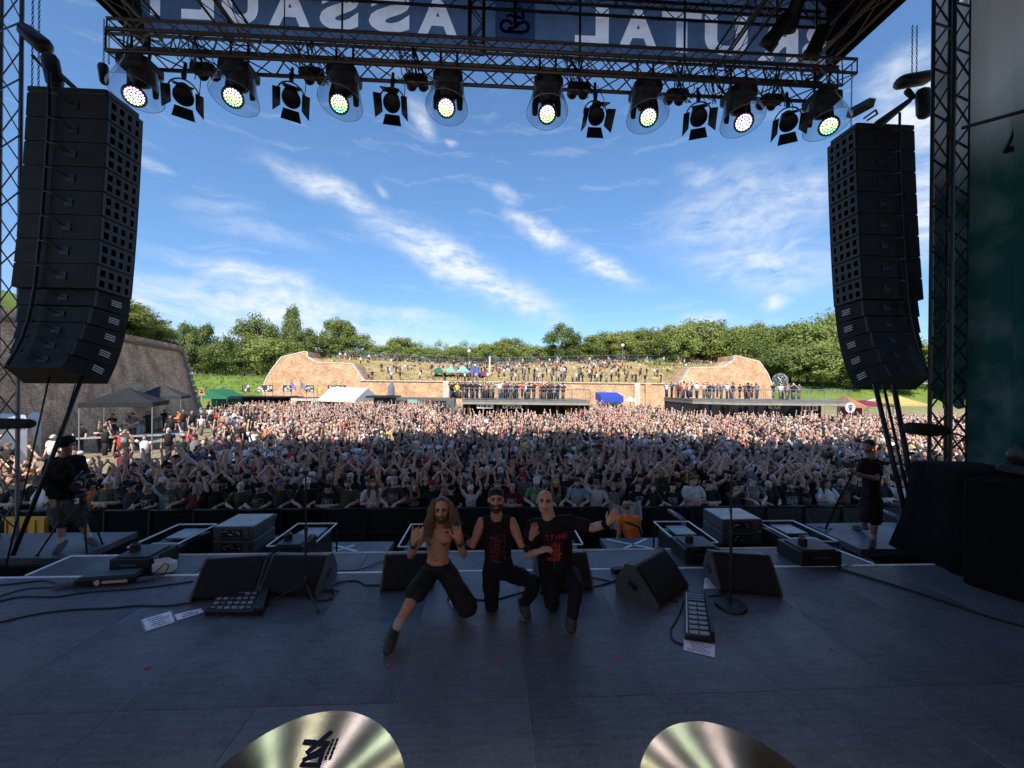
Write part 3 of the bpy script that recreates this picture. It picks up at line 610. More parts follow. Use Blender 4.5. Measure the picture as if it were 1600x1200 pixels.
def letter(ch, u0, u1, v0, v1):              # mirrored letter filling the photograph columns u0..u1 on the banner plane
    cu = bpy.data.curves.new('t', 'FONT'); cu.body = ch; cu.size = 1; cu.offset = .05 if ch not in 'AT' else .045; cu.extrude = 0; cu.resolution_u = 6
    o = bpy.data.objects.new('t', cu); COL.objects.link(o); dg = bpy.context.evaluated_depsgraph_get(); me = bpy.data.meshes.new_from_object(o.evaluated_get(dg)); bpy.data.objects.remove(o)
    a = np.zeros(len(me.vertices) * 3); me.vertices.foreach_get('co', a); a = a.reshape(-1, 3); mn, mx = a.min(0), a.max(0)
    p0, p1 = YP(u0, v1, yN), YP(u1, v1, yN); zt = YP((u0 + u1) / 2, v0, yN).z; zb = YP((u0 + u1) / 2, v1, yN).z
    x = p1.x - (a[:, 0] - mn[0]) / (mx[0] - mn[0]) * (p1.x - p0.x); z = zb + (a[:, 1] - mn[1]) / (mx[1] - mn[1]) * (zt - zb); y = np.full(len(x), yN + .003)
    me.vertices.foreach_set('co', np.stack([x - bn.location.x, y - bn.location.y, z - bn.location.z], 1).astype(np.float32).ravel()); me.materials.clear(); me.materials.append(M_banw); me.update()
    o = link('letter', me, bn); bm = bmesh.new(); bm.from_mesh(me); bmesh.ops.remove_doubles(bm, verts=bm.verts, dist=.0005); left = {e for e in bm.edges if e.is_boundary}
    while left:
        e = left.pop(); st_, cur = e.verts[0], e.verts[1]; lp = [st_.co.copy(), cur.co.copy()]
        while True:
            nx_ = [x for x in cur.link_edges if x in left]
            if not nx_: break
            left.discard(nx_[0]); cur = nx_[0].other_vert(cur)
            if cur is st_: break
            lp.append(cur.co.copy())
        cutters.append([(p.x + bn.location.x, p.z + bn.location.z) for p in lp])
    bm.free(); return o
for ch, u0, u1, v1 in (('B', 1253, 1318, 101), ('R', 1183, 1247, 96), ('U', 1101, 1168, 87), ('T', 1034, 1096, 82), ('A', 966, 1027, 76), ('L', 898, 951, 71), ('A', 651, 715, 57), ('S', 576, 640, 51), ('S', 499, 560, 47), ('A', 419, 485, 43), ('U', 346, 403, 38), ('L', 283, 334, 30), ('T', 214, 270, 24)):
    letter(ch, u0, u1, v1 - 63 + (0 if u0 > 700 else -1), v1)
from mathutils.geometry import delaunay_2d_cdt
pv = []; pe = []; loops = [l for l in cutters if len(l) > 2]
for lp in loops + [[(-7, zN0), (7, zN0), (7, zN1), (-7, zN1)]]: o_ = len(pv); pv += [V(p) for p in lp]; pe += [(o_ + k, o_ + (k + 1) % len(lp)) for k in range(len(lp))]
cv, ce, cf, _a, _b, _c = delaunay_2d_cdt(pv, pe, [], 0, 1e-5)
def inside(x, y):
    c = 0
    for lp in loops:
        for k in range(len(lp)):
            (x0_, y0_), (x1_, y1_) = lp[k - 1], lp[k]
            if (y0_ > y) != (y1_ > y) and x < (x1_ - x0_) * (y - y0_) / (y1_ - y0_) + x0_: c ^= 1
    return c
kf = [f for f in cf if not inside(sum(cv[i].x for i in f) / len(f), sum(cv[i].y for i in f) / len(f))]
me = bpy.data.meshes.new('cloth'); me.from_pydata([(p.x, 0, p.y - zN0) for p in cv], [], kf); me.materials.append(M_ban); link('cloth', me, bn)
cq = [YP(774, 2, yN), YP(836, 7, yN), YP(836, 66, yN), YP(774, 62, yN)]
put(MB().add([V((p.x, yN - .014, p.z)) for p in cq], [(0, 1, 2, 3)]), 'centre_field', M_banc, bn, True)
em = MB(); Q = lambda u, v: V((YP(740 + u * .0875, v * .0875, yN).x, yN - .016, YP(740 + u * .0875, v * .0875, yN).z))
def es(px, w=.036): em.tube([Q(*p) for p in px], [(w, .006)] * len(px), 6, side=(1, 0, 0)) if False else None
def ribbon(px, w=.036):
    P = [Q(*p) for p in px]; rs = []
    for i, p in enumerate(P):
        t = (P[min(i + 1, len(P) - 1)] - P[max(i - 1, 0)]).normalized(); n = V((-t.z, 0, t.x)) * w; rs.append([p + n, p - n, p - n + V((0, -.006, 0)), p + n + V((0, -.006, 0))])
    em.rings(rs)
ribbon([(745, 60), (745, 520)]); ribbon([(650, 200), (680, 165), (745, 200), (820, 165), (870, 230), (895, 350), (790, 325)], .03); ribbon([(590, 320), (640, 280), (745, 315), (840, 315)], .03)
ribbon([(690, 440), (620, 385), (545, 380), (490, 440), (490, 520), (550, 575), (700, 585), (880, 595), (960, 560), (980, 490), (950, 420), (880, 400), (800, 440), (720, 510), (620, 530)], .034)
put(em, 'emblem', M_ban, bn, True)
for k, (u, w) in enumerate(((535, .035), (906, .04), (1069, .04), (206, .05), (445, .02))):
    a, b = YP(u, 60, yN - .1), None; bar((a.x, yN - .12, zN0 - .1), (a.x, yN - .12, zN1 + .2), w * .6, 'hanging_post', M_black, bn, 6)
a = YP(745, 60, yN - .2); truss((a.x, yN - .3, 10.9), (a.x, yN - .3, 12.6), .28, .28, 'short upright truss in the middle of the banner', M_darktruss, .03, .35, up=(0, 1, 0), name='upright_truss')
# cable bundles slung along the two front trusses
q = random.Random(5)
for i in range(7):
    u = (315, 487, 650, 905, 1058, 1205, 1120)[i]; x = YP(u, 120, yB + .3).x; t = None
    mb = MB()
    for k in range(14):
        x0_, x1_ = x + q.uniform(-.3, .1), x + q.uniform(-.1, .3); z0_, z1_ = zB + .34, zB + q.uniform(-.12, .02)
        mb.tube([(x0_, yB + .1, z0_), ((x0_ + x1_) / 2 + q.uniform(-.1, .1), yB + q.uniform(.1, .4), (z0_ + z1_) / 2 - .1), (x1_, yB + .3, z1_)], .007, 4)
    o = put(mb, 'cable_bundle', M_rubber); tag(o, 'bundle of thin black cables on the light truss, %s' % ('first from the left', 'second from the left', 'third from the left', 'just right of the middle', 'fifth from the left', 'rightmost', 'next to the rightmost')[i], 'cables', 'cable bundles hanging in the light truss')

# ------------------------------------------------------------------ LED moving heads with rain domes
def glass():
    m = bpy.data.materials.new('clear_plastic'); m.use_nodes = True; nt = m.node_tree; nd = nt.nodes; lk = nt.links; nd.remove(nd['Principled BSDF'])
    tr = nd.new('ShaderNodeBsdfTransparent'); tr.inputs[0].default_value = (.86, .88, .9, 1); gl = nd.new('ShaderNodeBsdfGlossy'); gl.inputs['Roughness'].default_value = .12; lw = nd.new('ShaderNodeLayerWeight'); lw.inputs[0].default_value = .25
    df = nd.new('ShaderNodeBsdfDiffuse'); df.inputs[0].default_value = (.5, .55, .6, 1); m1 = nd.new('ShaderNodeMixShader'); m1.inputs[0].default_value = .3; lk.new(gl.outputs[0], m1.inputs[1]); lk.new(df.outputs[0], m1.inputs[2])
    ms = nd.new('ShaderNodeMixShader'); mr = nd.new('ShaderNodeMapRange'); lk.new(lw.outputs['Facing'], mr.inputs[0]); mr.inputs[3].default_value = .07; mr.inputs[4].default_value = .75; lk.new(mr.outputs[0], ms.inputs[0]); lk.new(tr.outputs[0], ms.inputs[1]); lk.new(m1.outputs[0], ms.inputs[2]); lk.new(ms.outputs[0], nd['Material Output'].inputs[0]); return m
M_glass = glass()
def led_mat():
    m = bpy.data.materials.new('led_light'); m.use_nodes = True; nt = m.node_tree; nd = nt.nodes; lk = nt.links; b = nd['Principled BSDF']
    tc = nd.new('ShaderNodeTexCoord'); sp = nd.new('ShaderNodeSeparateXYZ'); lk.new(tc.outputs['Object'], sp.inputs[0]); oi = nd.new('ShaderNodeObjectInfo')
    ad = nd.new('ShaderNodeMath'); ad.operation = 'MULTIPLY_ADD'; lk.new(sp.outputs[1], ad.inputs[0]); ad.inputs[1].default_value = 3.6; lk.new(oi.outputs['Random'], ad.inputs[2])
    fr = nd.new('ShaderNodeMath'); fr.operation = 'PINGPONG'; lk.new(ad.outputs[0], fr.inputs[0]); fr.inputs[1].default_value = 1
    cr = nd.new('ShaderNodeValToRGB'); e = cr.color_ramp.elements; e[0].position = 0; e[0].color = (.12, .9, .35, 1); e[1].position = 1; e[1].color = (1, .5, .8, 1); x = e.new(.35); x.color = (.95, 1, .35, 1); x = e.new(.6); x.color = (.75, .8, 1, 1)
    lk.new(fr.outputs[0], cr.inputs[0]); lk.new(cr.outputs[0], b.inputs['Emission Color']); b.inputs['Emission Strength'].default_value = 2.6; b.inputs['Base Color'].default_value = (.3, .3, .3, 1); return m
M_led = led_mat()
def face_to(o, dirv):       # local -Z axis points along dirv
    return (-V(dirv)).to_track_quat('Z', 'Y').to_euler()
def moving_head(u, v, lab, du):
    # lens centre at pixel (u, v); hangs from the lower truss
    lens = YP(u, v, yB + .02); t = thing('moving_head_light', lab, 'stage light', (lens.x + du, yB + .15, zB), 0, 'LED moving heads in clear rain cones')
    bx, by = t.location.x, t.location.y
    put(MB().bbox((bx, by, zB - .10), (.42, .36, .17), .04), 'base', M_black, t, True)
    for s in (-1, 1): bar((bx + s * .12, by, zB - .02), (bx + s * .12, by, zB + .34), .018, 'clamp', M_dark, t, 6)
    hz = lens.z + .12; hc = V((bx * .45 + lens.x * .55, by + .02, hz))
    for s in (-1, 1): put(MB().limb([(bx + s * .13, by, zB - .17), (hc.x + s * .17, hc.y, hz + .12), (hc.x + s * .175, hc.y, hz - .03)], [(.05, .035), (.05, .03), (.04, .022)], 8), 'yoke_arm', M_black, t, True, True)
    put(MB().limb([(bx, by, zB - .16), (bx * .7 + hc.x * .3, by, zB - .24)], [.12, .14], 12), 'swivel', M_black, t, True, True)
    d = (EYE + V((0, 0, -1.2)) - lens).normalized(); Mx = (-d).to_track_quat('Z', 'Y').to_matrix()   # local -Z faces down to the stage
    hd = MB().lathe([(.06, .26), (.11, .24), (.125, .16), (.125, .02), (.130, .0), (.130, -.02), (.118, -.022), (.116, -.01)], 28, lens, Mx)
    h = put(hd, 'head', M_black, t, True, True)
    put(MB().lathe([(.131, .012), (.137, 0), (.131, -.014)], 28, lens, Mx, caps=False), 'lens_ring', M_steel, h, True, True)
    cells = MB(); n = 0
    for ring, k in ((0, 1), (.032, 6), (.062, 12), (.093, 18)):
        for j in range(k):
            an = 2 * math.pi * j / k + ring * 9; c = lens + Mx @ V((ring * math.cos(an), ring * math.sin(an), -.016)); cells.lathe([(.0132, 0), (.011, -.004)], 6, c, Mx)
    lo = bpy.data.objects.new('led_cells', None); bpy.data.objects.remove(lo)
    I = (Matrix.Translation(lens) @ Mx.to_4x4()).inverted(); cells.v = [I @ p for p in cells.v]
    me = cells.mesh('led_cells', (M_led,)); o = link('led_cells', me, h); o.matrix_basis = wm(t).inverted() @ Matrix.Translation(lens) @ Mx.to_4x4(); o['kind'] = 'stuff'
    ld = bpy.data.lights.new('led_beam', 'SPOT'); ld.energy = 170; ld.shadow_soft_size = .11; ld.spot_size = R(68); ld.spot_blend = .9; ld.color = ((1, .85, .95), (.8, 1, .82), (1, .97, .8), (.95, .85, 1), (.82, 1, .86), (1, 1, .8), (1, .86, .96), (.84, 1, .84))[len([x for x in COL.objects if x.type == 'LIGHT']) % 8]
    lo = bpy.data.objects.new('led_beam', ld); COL.objects.link(lo); lo.location = lens + d * .08; lo.rotation_euler = (V((.1 + .25 * lens.x, -1.4, 3.6)) - lens).to_track_quat('-Z', 'Y').to_euler()
    # rain cone
    prof = [(.20, 0), (.205, -.06), (.30, -.44), (.305, -.45), (.30, -.452)]
    ax = V((lens.x - bx, -.12, -.55)).normalized(); Mc = ax.to_track_quat('-Z', 'Y').to_matrix()
    put(MB().lathe(prof, 40, (bx, by, zB - .10), Mc, caps=False), 'rain_cone', M_glass, t, True, True)
    put(MB().lathe([(.30, -.448), (.304, -.452), (.30, -.456), (.296, -.452), (.30, -.448)], 40, (bx, by, zB - .10), Mc, caps=False), 'cone_rim', mat('clear_rim', (.45, .5, .55), .3, 0, .1, 5), t, True, True)
nth = ['leftmost', 'second from the left', 'third from the left', 'fourth from the left', 'fifth from the left', 'sixth from the left', 'seventh from the left', 'rightmost']
for i, (u, v, du) in enumerate(((210, 150, -.04), (364, 152, .0), (530, 162, .02), (697, 168, .02), (855, 178, .02), (1013, 183, .0), (1162, 191, .0), (1295, 197, .0))):
    moving_head(u, v, 'lit LED moving head in a clear plastic cone, %s of eight' % nth[i], du)

# fresnel spots with barn doors
def fresnel(u, v, lab, az, el):
    c = YP(u, v, yB + .12); t = thing('fresnel_spotlight', lab, 'stage light', (c.x, yB + .15, zB - .02), 0, 'black spotlights with barn doors')
    Mx = Matrix.Rotation(R(az), 3, 'Z') @ Matrix.Rotation(R(el), 3, 'X')      # local -Z is the beam
    bar((c.x, yB + .15, zB), (c.x, c.y, c.z + .24), .022, 'clamp', M_black, t, 6)
    put(MB().limb([(c.x, c.y, c.z + .30), (c.x, c.y, c.z + .22)], [.035, .03], 8), 'clamp_jaw', M_black, t, True)
    yk = [c + Mx @ V((math.cos(a) * .175, 0, 0)) * 1 + V((0, 0, max(0, math.sin(a)) * .2)) for a in [math.pi * k / 10 for k in range(11)]]
    put(MB().tube(yk, .010, 6), 'yoke', M_dark, t, True, True)
    b = put(MB().lathe([(.05, .17), (.085, .15), (.10, .08), (.105, -.05), (.12, -.07), (.12, -.12), (.10, -.125)], 20, c, Mx), 'body', M_black, t, True, True)
    put(MB().lathe([(.118, -.118), (.06, -.135), (.0, -.14)], 20, c, Mx, caps=False), 'lens', mat('dark_lens', (.01, .01, .012), .5), b, True, True)
    for k in range(4):
        Rk = Matrix.Rotation(R(90 * k), 3, 'Z'); w0, w1 = (.11, .15) if k % 2 else (.10, .13); L = .17
        op = .55; q = [V((-w0, .135, -.125)), V((w0, .135, -.125)), V((w1, .135 + L * math.sin(op), -.125 - L * math.cos(op))), V((-w1, .135 + L * math.sin(op), -.125 - L * math.cos(op)))]
        n = V((0, math.cos(op), math.sin(op))) * .004
        put(MB().rings([[c + Mx @ (Rk @ (p + n)) for p in q], [c + Mx @ (Rk @ (p - n)) for p in q]]), 'barn_door', M_black, t, True)
    put(MB().tube([(c.x + .05, yB + .2, zB), (c.x + .16, c.y + .1, c.z + .3), (c.x + .14, c.y + .1, c.z + .05)], .006, 5), 'cable', M_rubber, t, True, True)
for i, (u, v, az, el) in enumerate(((287, 146, 35, -38), (455, 150, 28, -38), (613, 158, 8, -40), (930, 178, 0, -38), (1091, 180, -22, -38), (1231, 188, -30, -38))):
    fresnel(u, v, 'unlit black spotlight with open barn doors, %s of six' % ['leftmost', 'second from left', 'third from left', 'fourth from left', 'fifth from left', 'rightmost'][i], az, el)
# blinder lamps seen end-on in the truss
for i, u in enumerate((318, 487, 650, 905, 1058, 1205)):
    c = YP(u, (108, 115, 125, 138, 148, 156)[i], yB + .5); t = thing('blinder_lamp', 'unlit dark blinder lamp tucked behind the light truss, %s of six' % ['leftmost', 'second from left', 'third from left', 'fourth from left', 'fifth from left', 'rightmost'][i], 'stage light', c, 0, 'dark blinder lamps behind the light truss')
    put(MB().bbox((0, 0, .0), (.36, .16, .16), .04), 'housing', M_black, t)
    for k in range(2): put(MB().lathe([(.07, 0), (.085, .05), (.08, .06)], 14, (-.09 + .18 * k, .08, -.0), Matrix.Rotation(R(-90), 3, 'X')), 'lamp', M_dark, t)
    bar(c + V((0, 0, .05)), c + V((0, -.2, .35)), .014, 'bracket', M_dark, t, 6)
# big can lights high on the right in front of the banner
for i, (u, v, el) in enumerate(((1214, 50, 50), (1276, 68, 35), (1240, 20, 60))):
    c = YP(u, v, 7.2); t = thing('can_light', 'dark can light high in the right roof, %s' % ['before the letter R', 'before the last letter B', 'highest of the three'][i], 'stage light', c, 0, 'dark can lights in the right roof')
    Mx = Matrix.Rotation(R(el), 3, 'X') @ Matrix.Rotation(R(20 - 15 * i), 3, 'Y')
    put(MB().lathe([(.08, .28), (.12, .25), (.14, -.1), (.165, -.12), (.165, -.28), (.15, -.28)], 18, c, Mx), 'body', M_black, t, True, True)
    bar(c + V((.0, 0, .1)), c + V((0, 0, .9)), .02, 'hanger', M_dark, t, 6)

# ------------------------------------------------------------------ line arrays
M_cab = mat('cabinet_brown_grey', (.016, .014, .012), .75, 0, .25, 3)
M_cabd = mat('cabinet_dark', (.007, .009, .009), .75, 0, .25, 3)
M_port = mat('port_dark', (.002, .002, .002), .9, 0, 0, 5, spec=0)
def line_array(side, uR, vtop, D, lab, wid):
    # uR: pixel column of the rear face centre
    top = W(uR, vtop, D); t = thing('line_array_speaker', lab, 'line array', top + V((0, 0, -5.2)), 0, 'hanging line array loudspeakers')
    x = top.x; p = V((x, top.y + .62, top.z)); ang = 2.0
    tilts = [2, 2.3, 2.6, 3, 3.4, 3.8, 4.3, 4.9, 7, 10, 14, 19, 25]
    hs = [.44] * 8 + [.36] * 5 if side > 0 else [.425] * 8 + [.32] * 5
    put(MB().bbox((x, p.y - .33, p.z + .07), (wid, .62, .11), .02).box((x - .3, p.y - .33, p.z + .14), (.12, .2, .06)).box((x + .3, p.y - .33, p.z + .14), (.12, .2, .06)), 'flying_frame', M_dark, t, True)
    prev = None
    for k, (a, h) in enumerate(zip(tilts, hs)):
        Rm = Matrix.Rotation(R(a), 3, 'X') if False else Matrix(((1, 0, 0), (0, math.cos(R(a)), math.sin(R(a))), (0, -math.sin(R(a)), math.cos(R(a)))))
        dep = .62 if k < 8 else .56; wf = wid * (1.06 if k < 8 else 1.04); wr = wid * (1.0 if k < 8 else .98 - .07 * (k - 7))
        def L(x_, y_, z_): return p + Rm @ V((x_, y_, z_))          # y back from the front edge, z down
        g = .003; tp = .012 if k < 8 else .05
        q0 = [L(-wf / 2, 0, -g), L(wf / 2, 0, -g), L(wr / 2, -dep, -g - tp * .5), L(-wr / 2, -dep, -g - tp * .5)]
        q1 = [L(-wf / 2, 0, -h + g), L(wf / 2, 0, -h + g), L(wr / 2, -dep, -h + g + tp * .5), L(-wr / 2, -dep, -h + g + tp * .5)]
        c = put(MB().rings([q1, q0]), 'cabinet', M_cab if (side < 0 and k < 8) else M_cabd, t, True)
        # ports on the inner flank
        sx = -side; mb = MB(); ports = []
        if k < 8:
            for rr in range(2):
                for cc in range(4):
                    yy = -dep * (.15 + .225 * cc); zz = -h * (.30 + .42 * rr); xx = sx * (wf / 2 + (wr - wf) / 2 * (-yy / dep))
                    mb = MB(); ports.append(mb); mb.rings([[L(xx + sx * .003, yy - .038, zz - .055), L(xx + sx * .003, yy + .038, zz - .055), L(xx + sx * .003, yy + .038, zz + .055), L(xx + sx * .003, yy - .038, zz + .055)][::int(sx)], [L(xx - sx * .004, yy - .038, zz - .055), L(xx - sx * .004, yy + .038, zz - .055), L(xx - sx * .004, yy + .038, zz + .055), L(xx - sx * .004, yy - .038, zz + .055)][::int(sx)]])
            fl = [[L(sx * (wf / 2 + .001), -.02, -.02), L(sx * (wr / 2 + .001), -dep + .02, -.03), L(sx * (wr / 2 + .001), -dep + .02, -h + .03), L(sx * (wf / 2 + .001), -.02, -h + .02)], [L(sx * (wf / 2 - .02), -.02, -.02), L(sx * (wr / 2 - .02), -dep + .02, -.03), L(sx * (wr / 2 - .02), -dep + .02, -h + .03), L(sx * (wf / 2 - .02), -.02, -h + .02)]]
            put(MB().rings(fl), 'flank_plate', mat('flank_grey', (.05, .053, .06), .7, 0, .2, 5), c, True)
            for mb in ports: put(mb, 'port', M_port, c, True)
        else:
            for rr in range(3):
                yy = -dep * .45; zz = -h * (.4 + .12 * rr); xx = sx * (wf / 2 + .001)
                mb.rings([[L(xx, yy - .09, zz - .008), L(xx, yy + .09, zz - .008), L(xx, yy + .09, zz + .008), L(xx, yy - .09, zz + .008)], [L(xx + sx * .006, yy - .09, zz - .008), L(xx + sx * .006, yy + .09, zz - .008), L(xx + sx * .006, yy + .09, zz + .008), L(xx + sx * .006, yy - .09, zz + .008)]])
            put(mb, 'handle_bars', M_lamp, c, True)
        # rear: connector plate, looped cable, rigging plates
        cx_ = .12 * sx; put(MB().rings([[L(cx_ - .07, -dep - .012, -h * .35), L(cx_ + .07, -dep - .012, -h * .35), L(cx_ + .07, -dep - .012, -h * .65), L(cx_ - .07, -dep - .012, -h * .65)], [L(cx_ - .07, -dep + .05, -h * .35), L(cx_ + .07, -dep + .05, -h * .35), L(cx_ + .07, -dep + .05, -h * .65), L(cx_ - .07, -dep + .05, -h * .65)]]), 'connector_plate', M_dark, c, True)
        cb = -.22 * sx
        put(MB().tube([L(cb, -dep - .05, 0), L(cb + .04 * sx, -dep - .09, -.08), L(cb + .18 * sx, -dep - .10, -h * .25), L(cx_, -dep - .04, -h * .5)], .012, 6), 'link_cable', M_rubber, c, True, True)
        for s in (-1, 1): put(MB().box(L(s * (wr / 2 + .004), -dep + .03, -h / 2), (.02, .05, h * .9), rot=Rm), 'rigging_plate', M_dark, c, True)
        p = L(0, 0, -h)
    # fat vertical cable loom down the back
    cb = -.22 * sx; pts = []; p2 = V((x, top.y + .62, top.z)); 
    pts.append(p2 + V((cb, -.70, .3)))
    for a, h in zip(tilts, hs):
        Rm = Matrix(((1, 0, 0), (0, math.cos(R(a)), math.sin(R(a))), (0, -math.sin(R(a)), math.cos(R(a))))); p2 = p2 + Rm @ V((0, 0, -h)); pts.append(p2 + Rm @ V((cb, -.68, 0)))
    put(MB().tube(pts, .022, 6), 'cable_loom', M_rubber, t, True, True)
    return t, top, p
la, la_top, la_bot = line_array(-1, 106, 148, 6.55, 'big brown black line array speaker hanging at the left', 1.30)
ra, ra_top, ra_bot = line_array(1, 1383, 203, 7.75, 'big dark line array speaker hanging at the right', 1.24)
# hoists, chains and hanging lamps above the arrays
def chain(u0, v0, u1, v1, d, name, lab, r=.012):
    a, b = W(u0, v0, d), W(u1, v1, d); b = V((a.x, a.y, b.z)); mb = MB(); n = max(4, int(abs(a.z - b.z) / .09)); 
    for k in range(n):
        p = a.lerp(b, (k + .5) / n); w = r * 1.3; L = abs(a.z - b.z) / n * .62; ax = V((1, 0, 0)) if k % 2 else V((0, 1, 0))
        mb.tube([p + V((0, 0, -L)) , p + ax * w, p + V((0, 0, L))], r * .55, 4); mb.tube([p + V((0, 0, -L)), p - ax * w, p + V((0, 0, L))], r * .55, 4)
    return tag(put(mb, name, M_dark), lab, 'chain', 'hoist chains')
chain(50, 140, 50, -60, 6.9, 'hoist_chain', 'left chain of the pair above the left line array')
chain(60, 145, 60, -60, 6.9, 'hoist_chain', 'right chain of the pair above the left line array')
chain(162, 100, 162, 30, 7.6, 'hoist_chain', 'left chain of the pair beside the leftmost moving head')
chain(170, 100, 170, 38, 7.6, 'hoist_chain', 'right chain of the pair beside the leftmost moving head')
chain(1330, 200, 1330, 100, 8.2, 'hoist_chain', 'chain hanging from the right roof corner beside the rightmost moving head')
chain(1425, 120, 1425, 40, 7.9, 'hoist_chain', 'left chain of the pair above the right line array')
chain(1432, 120, 1432, 40, 7.9, 'hoist_chain', 'right chain of the pair above the right line array')
def hoist(name, lab, px, d, rads):
    t = thing(name, lab, 'hoist', W(*px[0], d))
    for i, (a, b, r0_, r1_) in enumerate(rads):
        put(MB().limb([W(*a, d), W(*b, d)], [r0_, r1_], 10), ['motor_body', 'chain_bag', 'arm', 'hook'][i], M_black, t, True, True)
    return t
hoist('chain_hoist', 'black chain hoist with bag above the left line array', [(60, 60)], 6.8, [((40, 48), (68, 72), (.13, .10), (.15, .12)), ((78, 92), (86, 130), (.13, .10), (.13, .10)), ((95, 118), (130, 150), .045, .04), ((52, 88), (66, 104), .03, .02)])
hoist('chain_hoist', 'small black chain bag at the top right corner of the left line array', [(160, 110)], 7.3, [((161, 104), (163, 128), (.09, .07), (.07, .06))])
hoist('chain_hoist', 'black chain hoist with bag above the right line array', [(1425, 130)], 7.7, [((1410, 128), (1445, 122), (.16, .12), (.16, .12)), ((1443, 145), (1444, 178), (.15, .1), (.14, .1)), ((1372, 195), (1420, 158), .09, .05), ((1418, 143), (1426, 152), .06, .05)])
t = thing('hanging_floodlight', 'long black floodlight at the left top corner of the right line array', 'stage light', W(1340, 175, 7.6))
put(MB().tube([W(1328, 178, 7.6), W(1362, 160, 7.5)], [(.13, .10), (.13, .10)], 4), 'housing', M_black, t, True)
put(MB().tube([W(1350, 185, 7.5), W(1368, 172, 7.5), W(1371, 178, 7.5), W(1355, 188, 7.5)], .02, 6), 'bracket', M_dark, t, True)
# tension straps and cables below the arrays down to the stage
def strap(a, b, r, lab, m=M_rubber):
    o = put(MB().tube([a, a.lerp(b, .5) + V((0, 0, -.05)), b], r, 6), 'rigging_strap', m, smooth=True); tag(o, lab, 'strap', 'straps below the line arrays')
db = (la_bot - EYE).dot(_f) - .2
strap(W(130, 585, db), W(20, 868, 5.9), .030, 'thick black strap below the left line array')
strap(W(78, 585, db), W(8, 890, 5.8), .012, 'thin black strap left of the thick one, below the left line array')
strap(W(118, 600, db), W(88, 690, 6.0), .008, 'thin cord between the straps below the left line array')
strap(W(1367, 600, 6.7), W(1430, 862, 6.2), .036, 'leftmost black strap below the right line array')
strap(W(1380, 600, 6.7), W(1440, 860, 6.2), .022, 'middle black strap below the right line array')
strap(W(1396, 600, 6.7), W(1442, 842, 6.2), .038, 'rightmost black strap below the right line array')

# ------------------------------------------------------------------ towers, curtain and side stack
M_tower = mat('tower_steel', (.17, .18, .20), .45, .7, .2, 4)
c = W(1483, 500, 6.9)
truss((c.x, c.y, ZS - 1.7), (c.x, c.y, 13.0), .32, .32, 'tall lattice tower right of the right line array', M_darktruss, .030, .42, bf=.62, up=(0, 1, 0), name='truss_tower', cat='tower')
c = W(-6, 500, 6.6)
truss((c.x, c.y, ZS - 1.7), (c.x, c.y, 13.0), .34, .34, 'lattice tower cut off by the left picture edge', M_tower, .030, .5, up=(0, 1, 0), name='truss_tower', cat='tower')
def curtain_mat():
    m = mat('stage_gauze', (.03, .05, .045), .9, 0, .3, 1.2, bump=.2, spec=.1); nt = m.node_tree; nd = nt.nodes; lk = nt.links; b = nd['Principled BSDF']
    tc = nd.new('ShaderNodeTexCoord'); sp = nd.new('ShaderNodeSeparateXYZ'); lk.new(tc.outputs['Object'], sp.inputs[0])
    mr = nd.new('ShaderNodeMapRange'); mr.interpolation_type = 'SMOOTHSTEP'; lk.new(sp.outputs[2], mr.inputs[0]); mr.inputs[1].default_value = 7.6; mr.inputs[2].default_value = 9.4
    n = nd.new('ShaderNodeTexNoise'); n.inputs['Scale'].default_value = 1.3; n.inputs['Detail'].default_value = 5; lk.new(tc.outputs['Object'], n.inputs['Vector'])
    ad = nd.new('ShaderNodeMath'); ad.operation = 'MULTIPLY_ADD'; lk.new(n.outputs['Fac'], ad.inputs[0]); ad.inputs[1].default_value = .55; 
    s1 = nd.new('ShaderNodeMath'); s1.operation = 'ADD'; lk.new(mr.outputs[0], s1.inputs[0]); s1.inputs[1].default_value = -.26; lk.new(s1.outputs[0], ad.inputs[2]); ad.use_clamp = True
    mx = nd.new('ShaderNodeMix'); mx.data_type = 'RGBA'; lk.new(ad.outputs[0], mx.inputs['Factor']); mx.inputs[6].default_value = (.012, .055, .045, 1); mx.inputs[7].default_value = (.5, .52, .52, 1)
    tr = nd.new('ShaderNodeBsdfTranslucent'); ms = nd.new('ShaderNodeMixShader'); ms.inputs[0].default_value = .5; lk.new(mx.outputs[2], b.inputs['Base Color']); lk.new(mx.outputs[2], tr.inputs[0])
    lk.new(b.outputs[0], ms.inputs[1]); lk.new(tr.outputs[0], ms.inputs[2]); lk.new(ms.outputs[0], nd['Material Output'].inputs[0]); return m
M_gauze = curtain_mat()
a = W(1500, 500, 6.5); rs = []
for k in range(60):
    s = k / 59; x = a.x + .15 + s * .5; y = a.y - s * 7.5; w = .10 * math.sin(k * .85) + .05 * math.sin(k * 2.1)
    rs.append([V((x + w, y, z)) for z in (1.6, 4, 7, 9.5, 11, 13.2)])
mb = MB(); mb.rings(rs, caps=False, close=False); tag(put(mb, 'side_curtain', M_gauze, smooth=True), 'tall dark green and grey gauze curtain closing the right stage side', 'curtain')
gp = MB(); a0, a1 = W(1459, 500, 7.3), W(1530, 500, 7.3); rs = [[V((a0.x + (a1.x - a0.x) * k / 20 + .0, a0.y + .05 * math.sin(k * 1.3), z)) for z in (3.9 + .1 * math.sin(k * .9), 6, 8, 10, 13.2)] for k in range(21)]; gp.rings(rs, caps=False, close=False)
tag(put(gp, 'tower_gauze', M_gauze, smooth=True), 'narrow dark gauze strip hanging behind the right lattice tower', 'curtain')
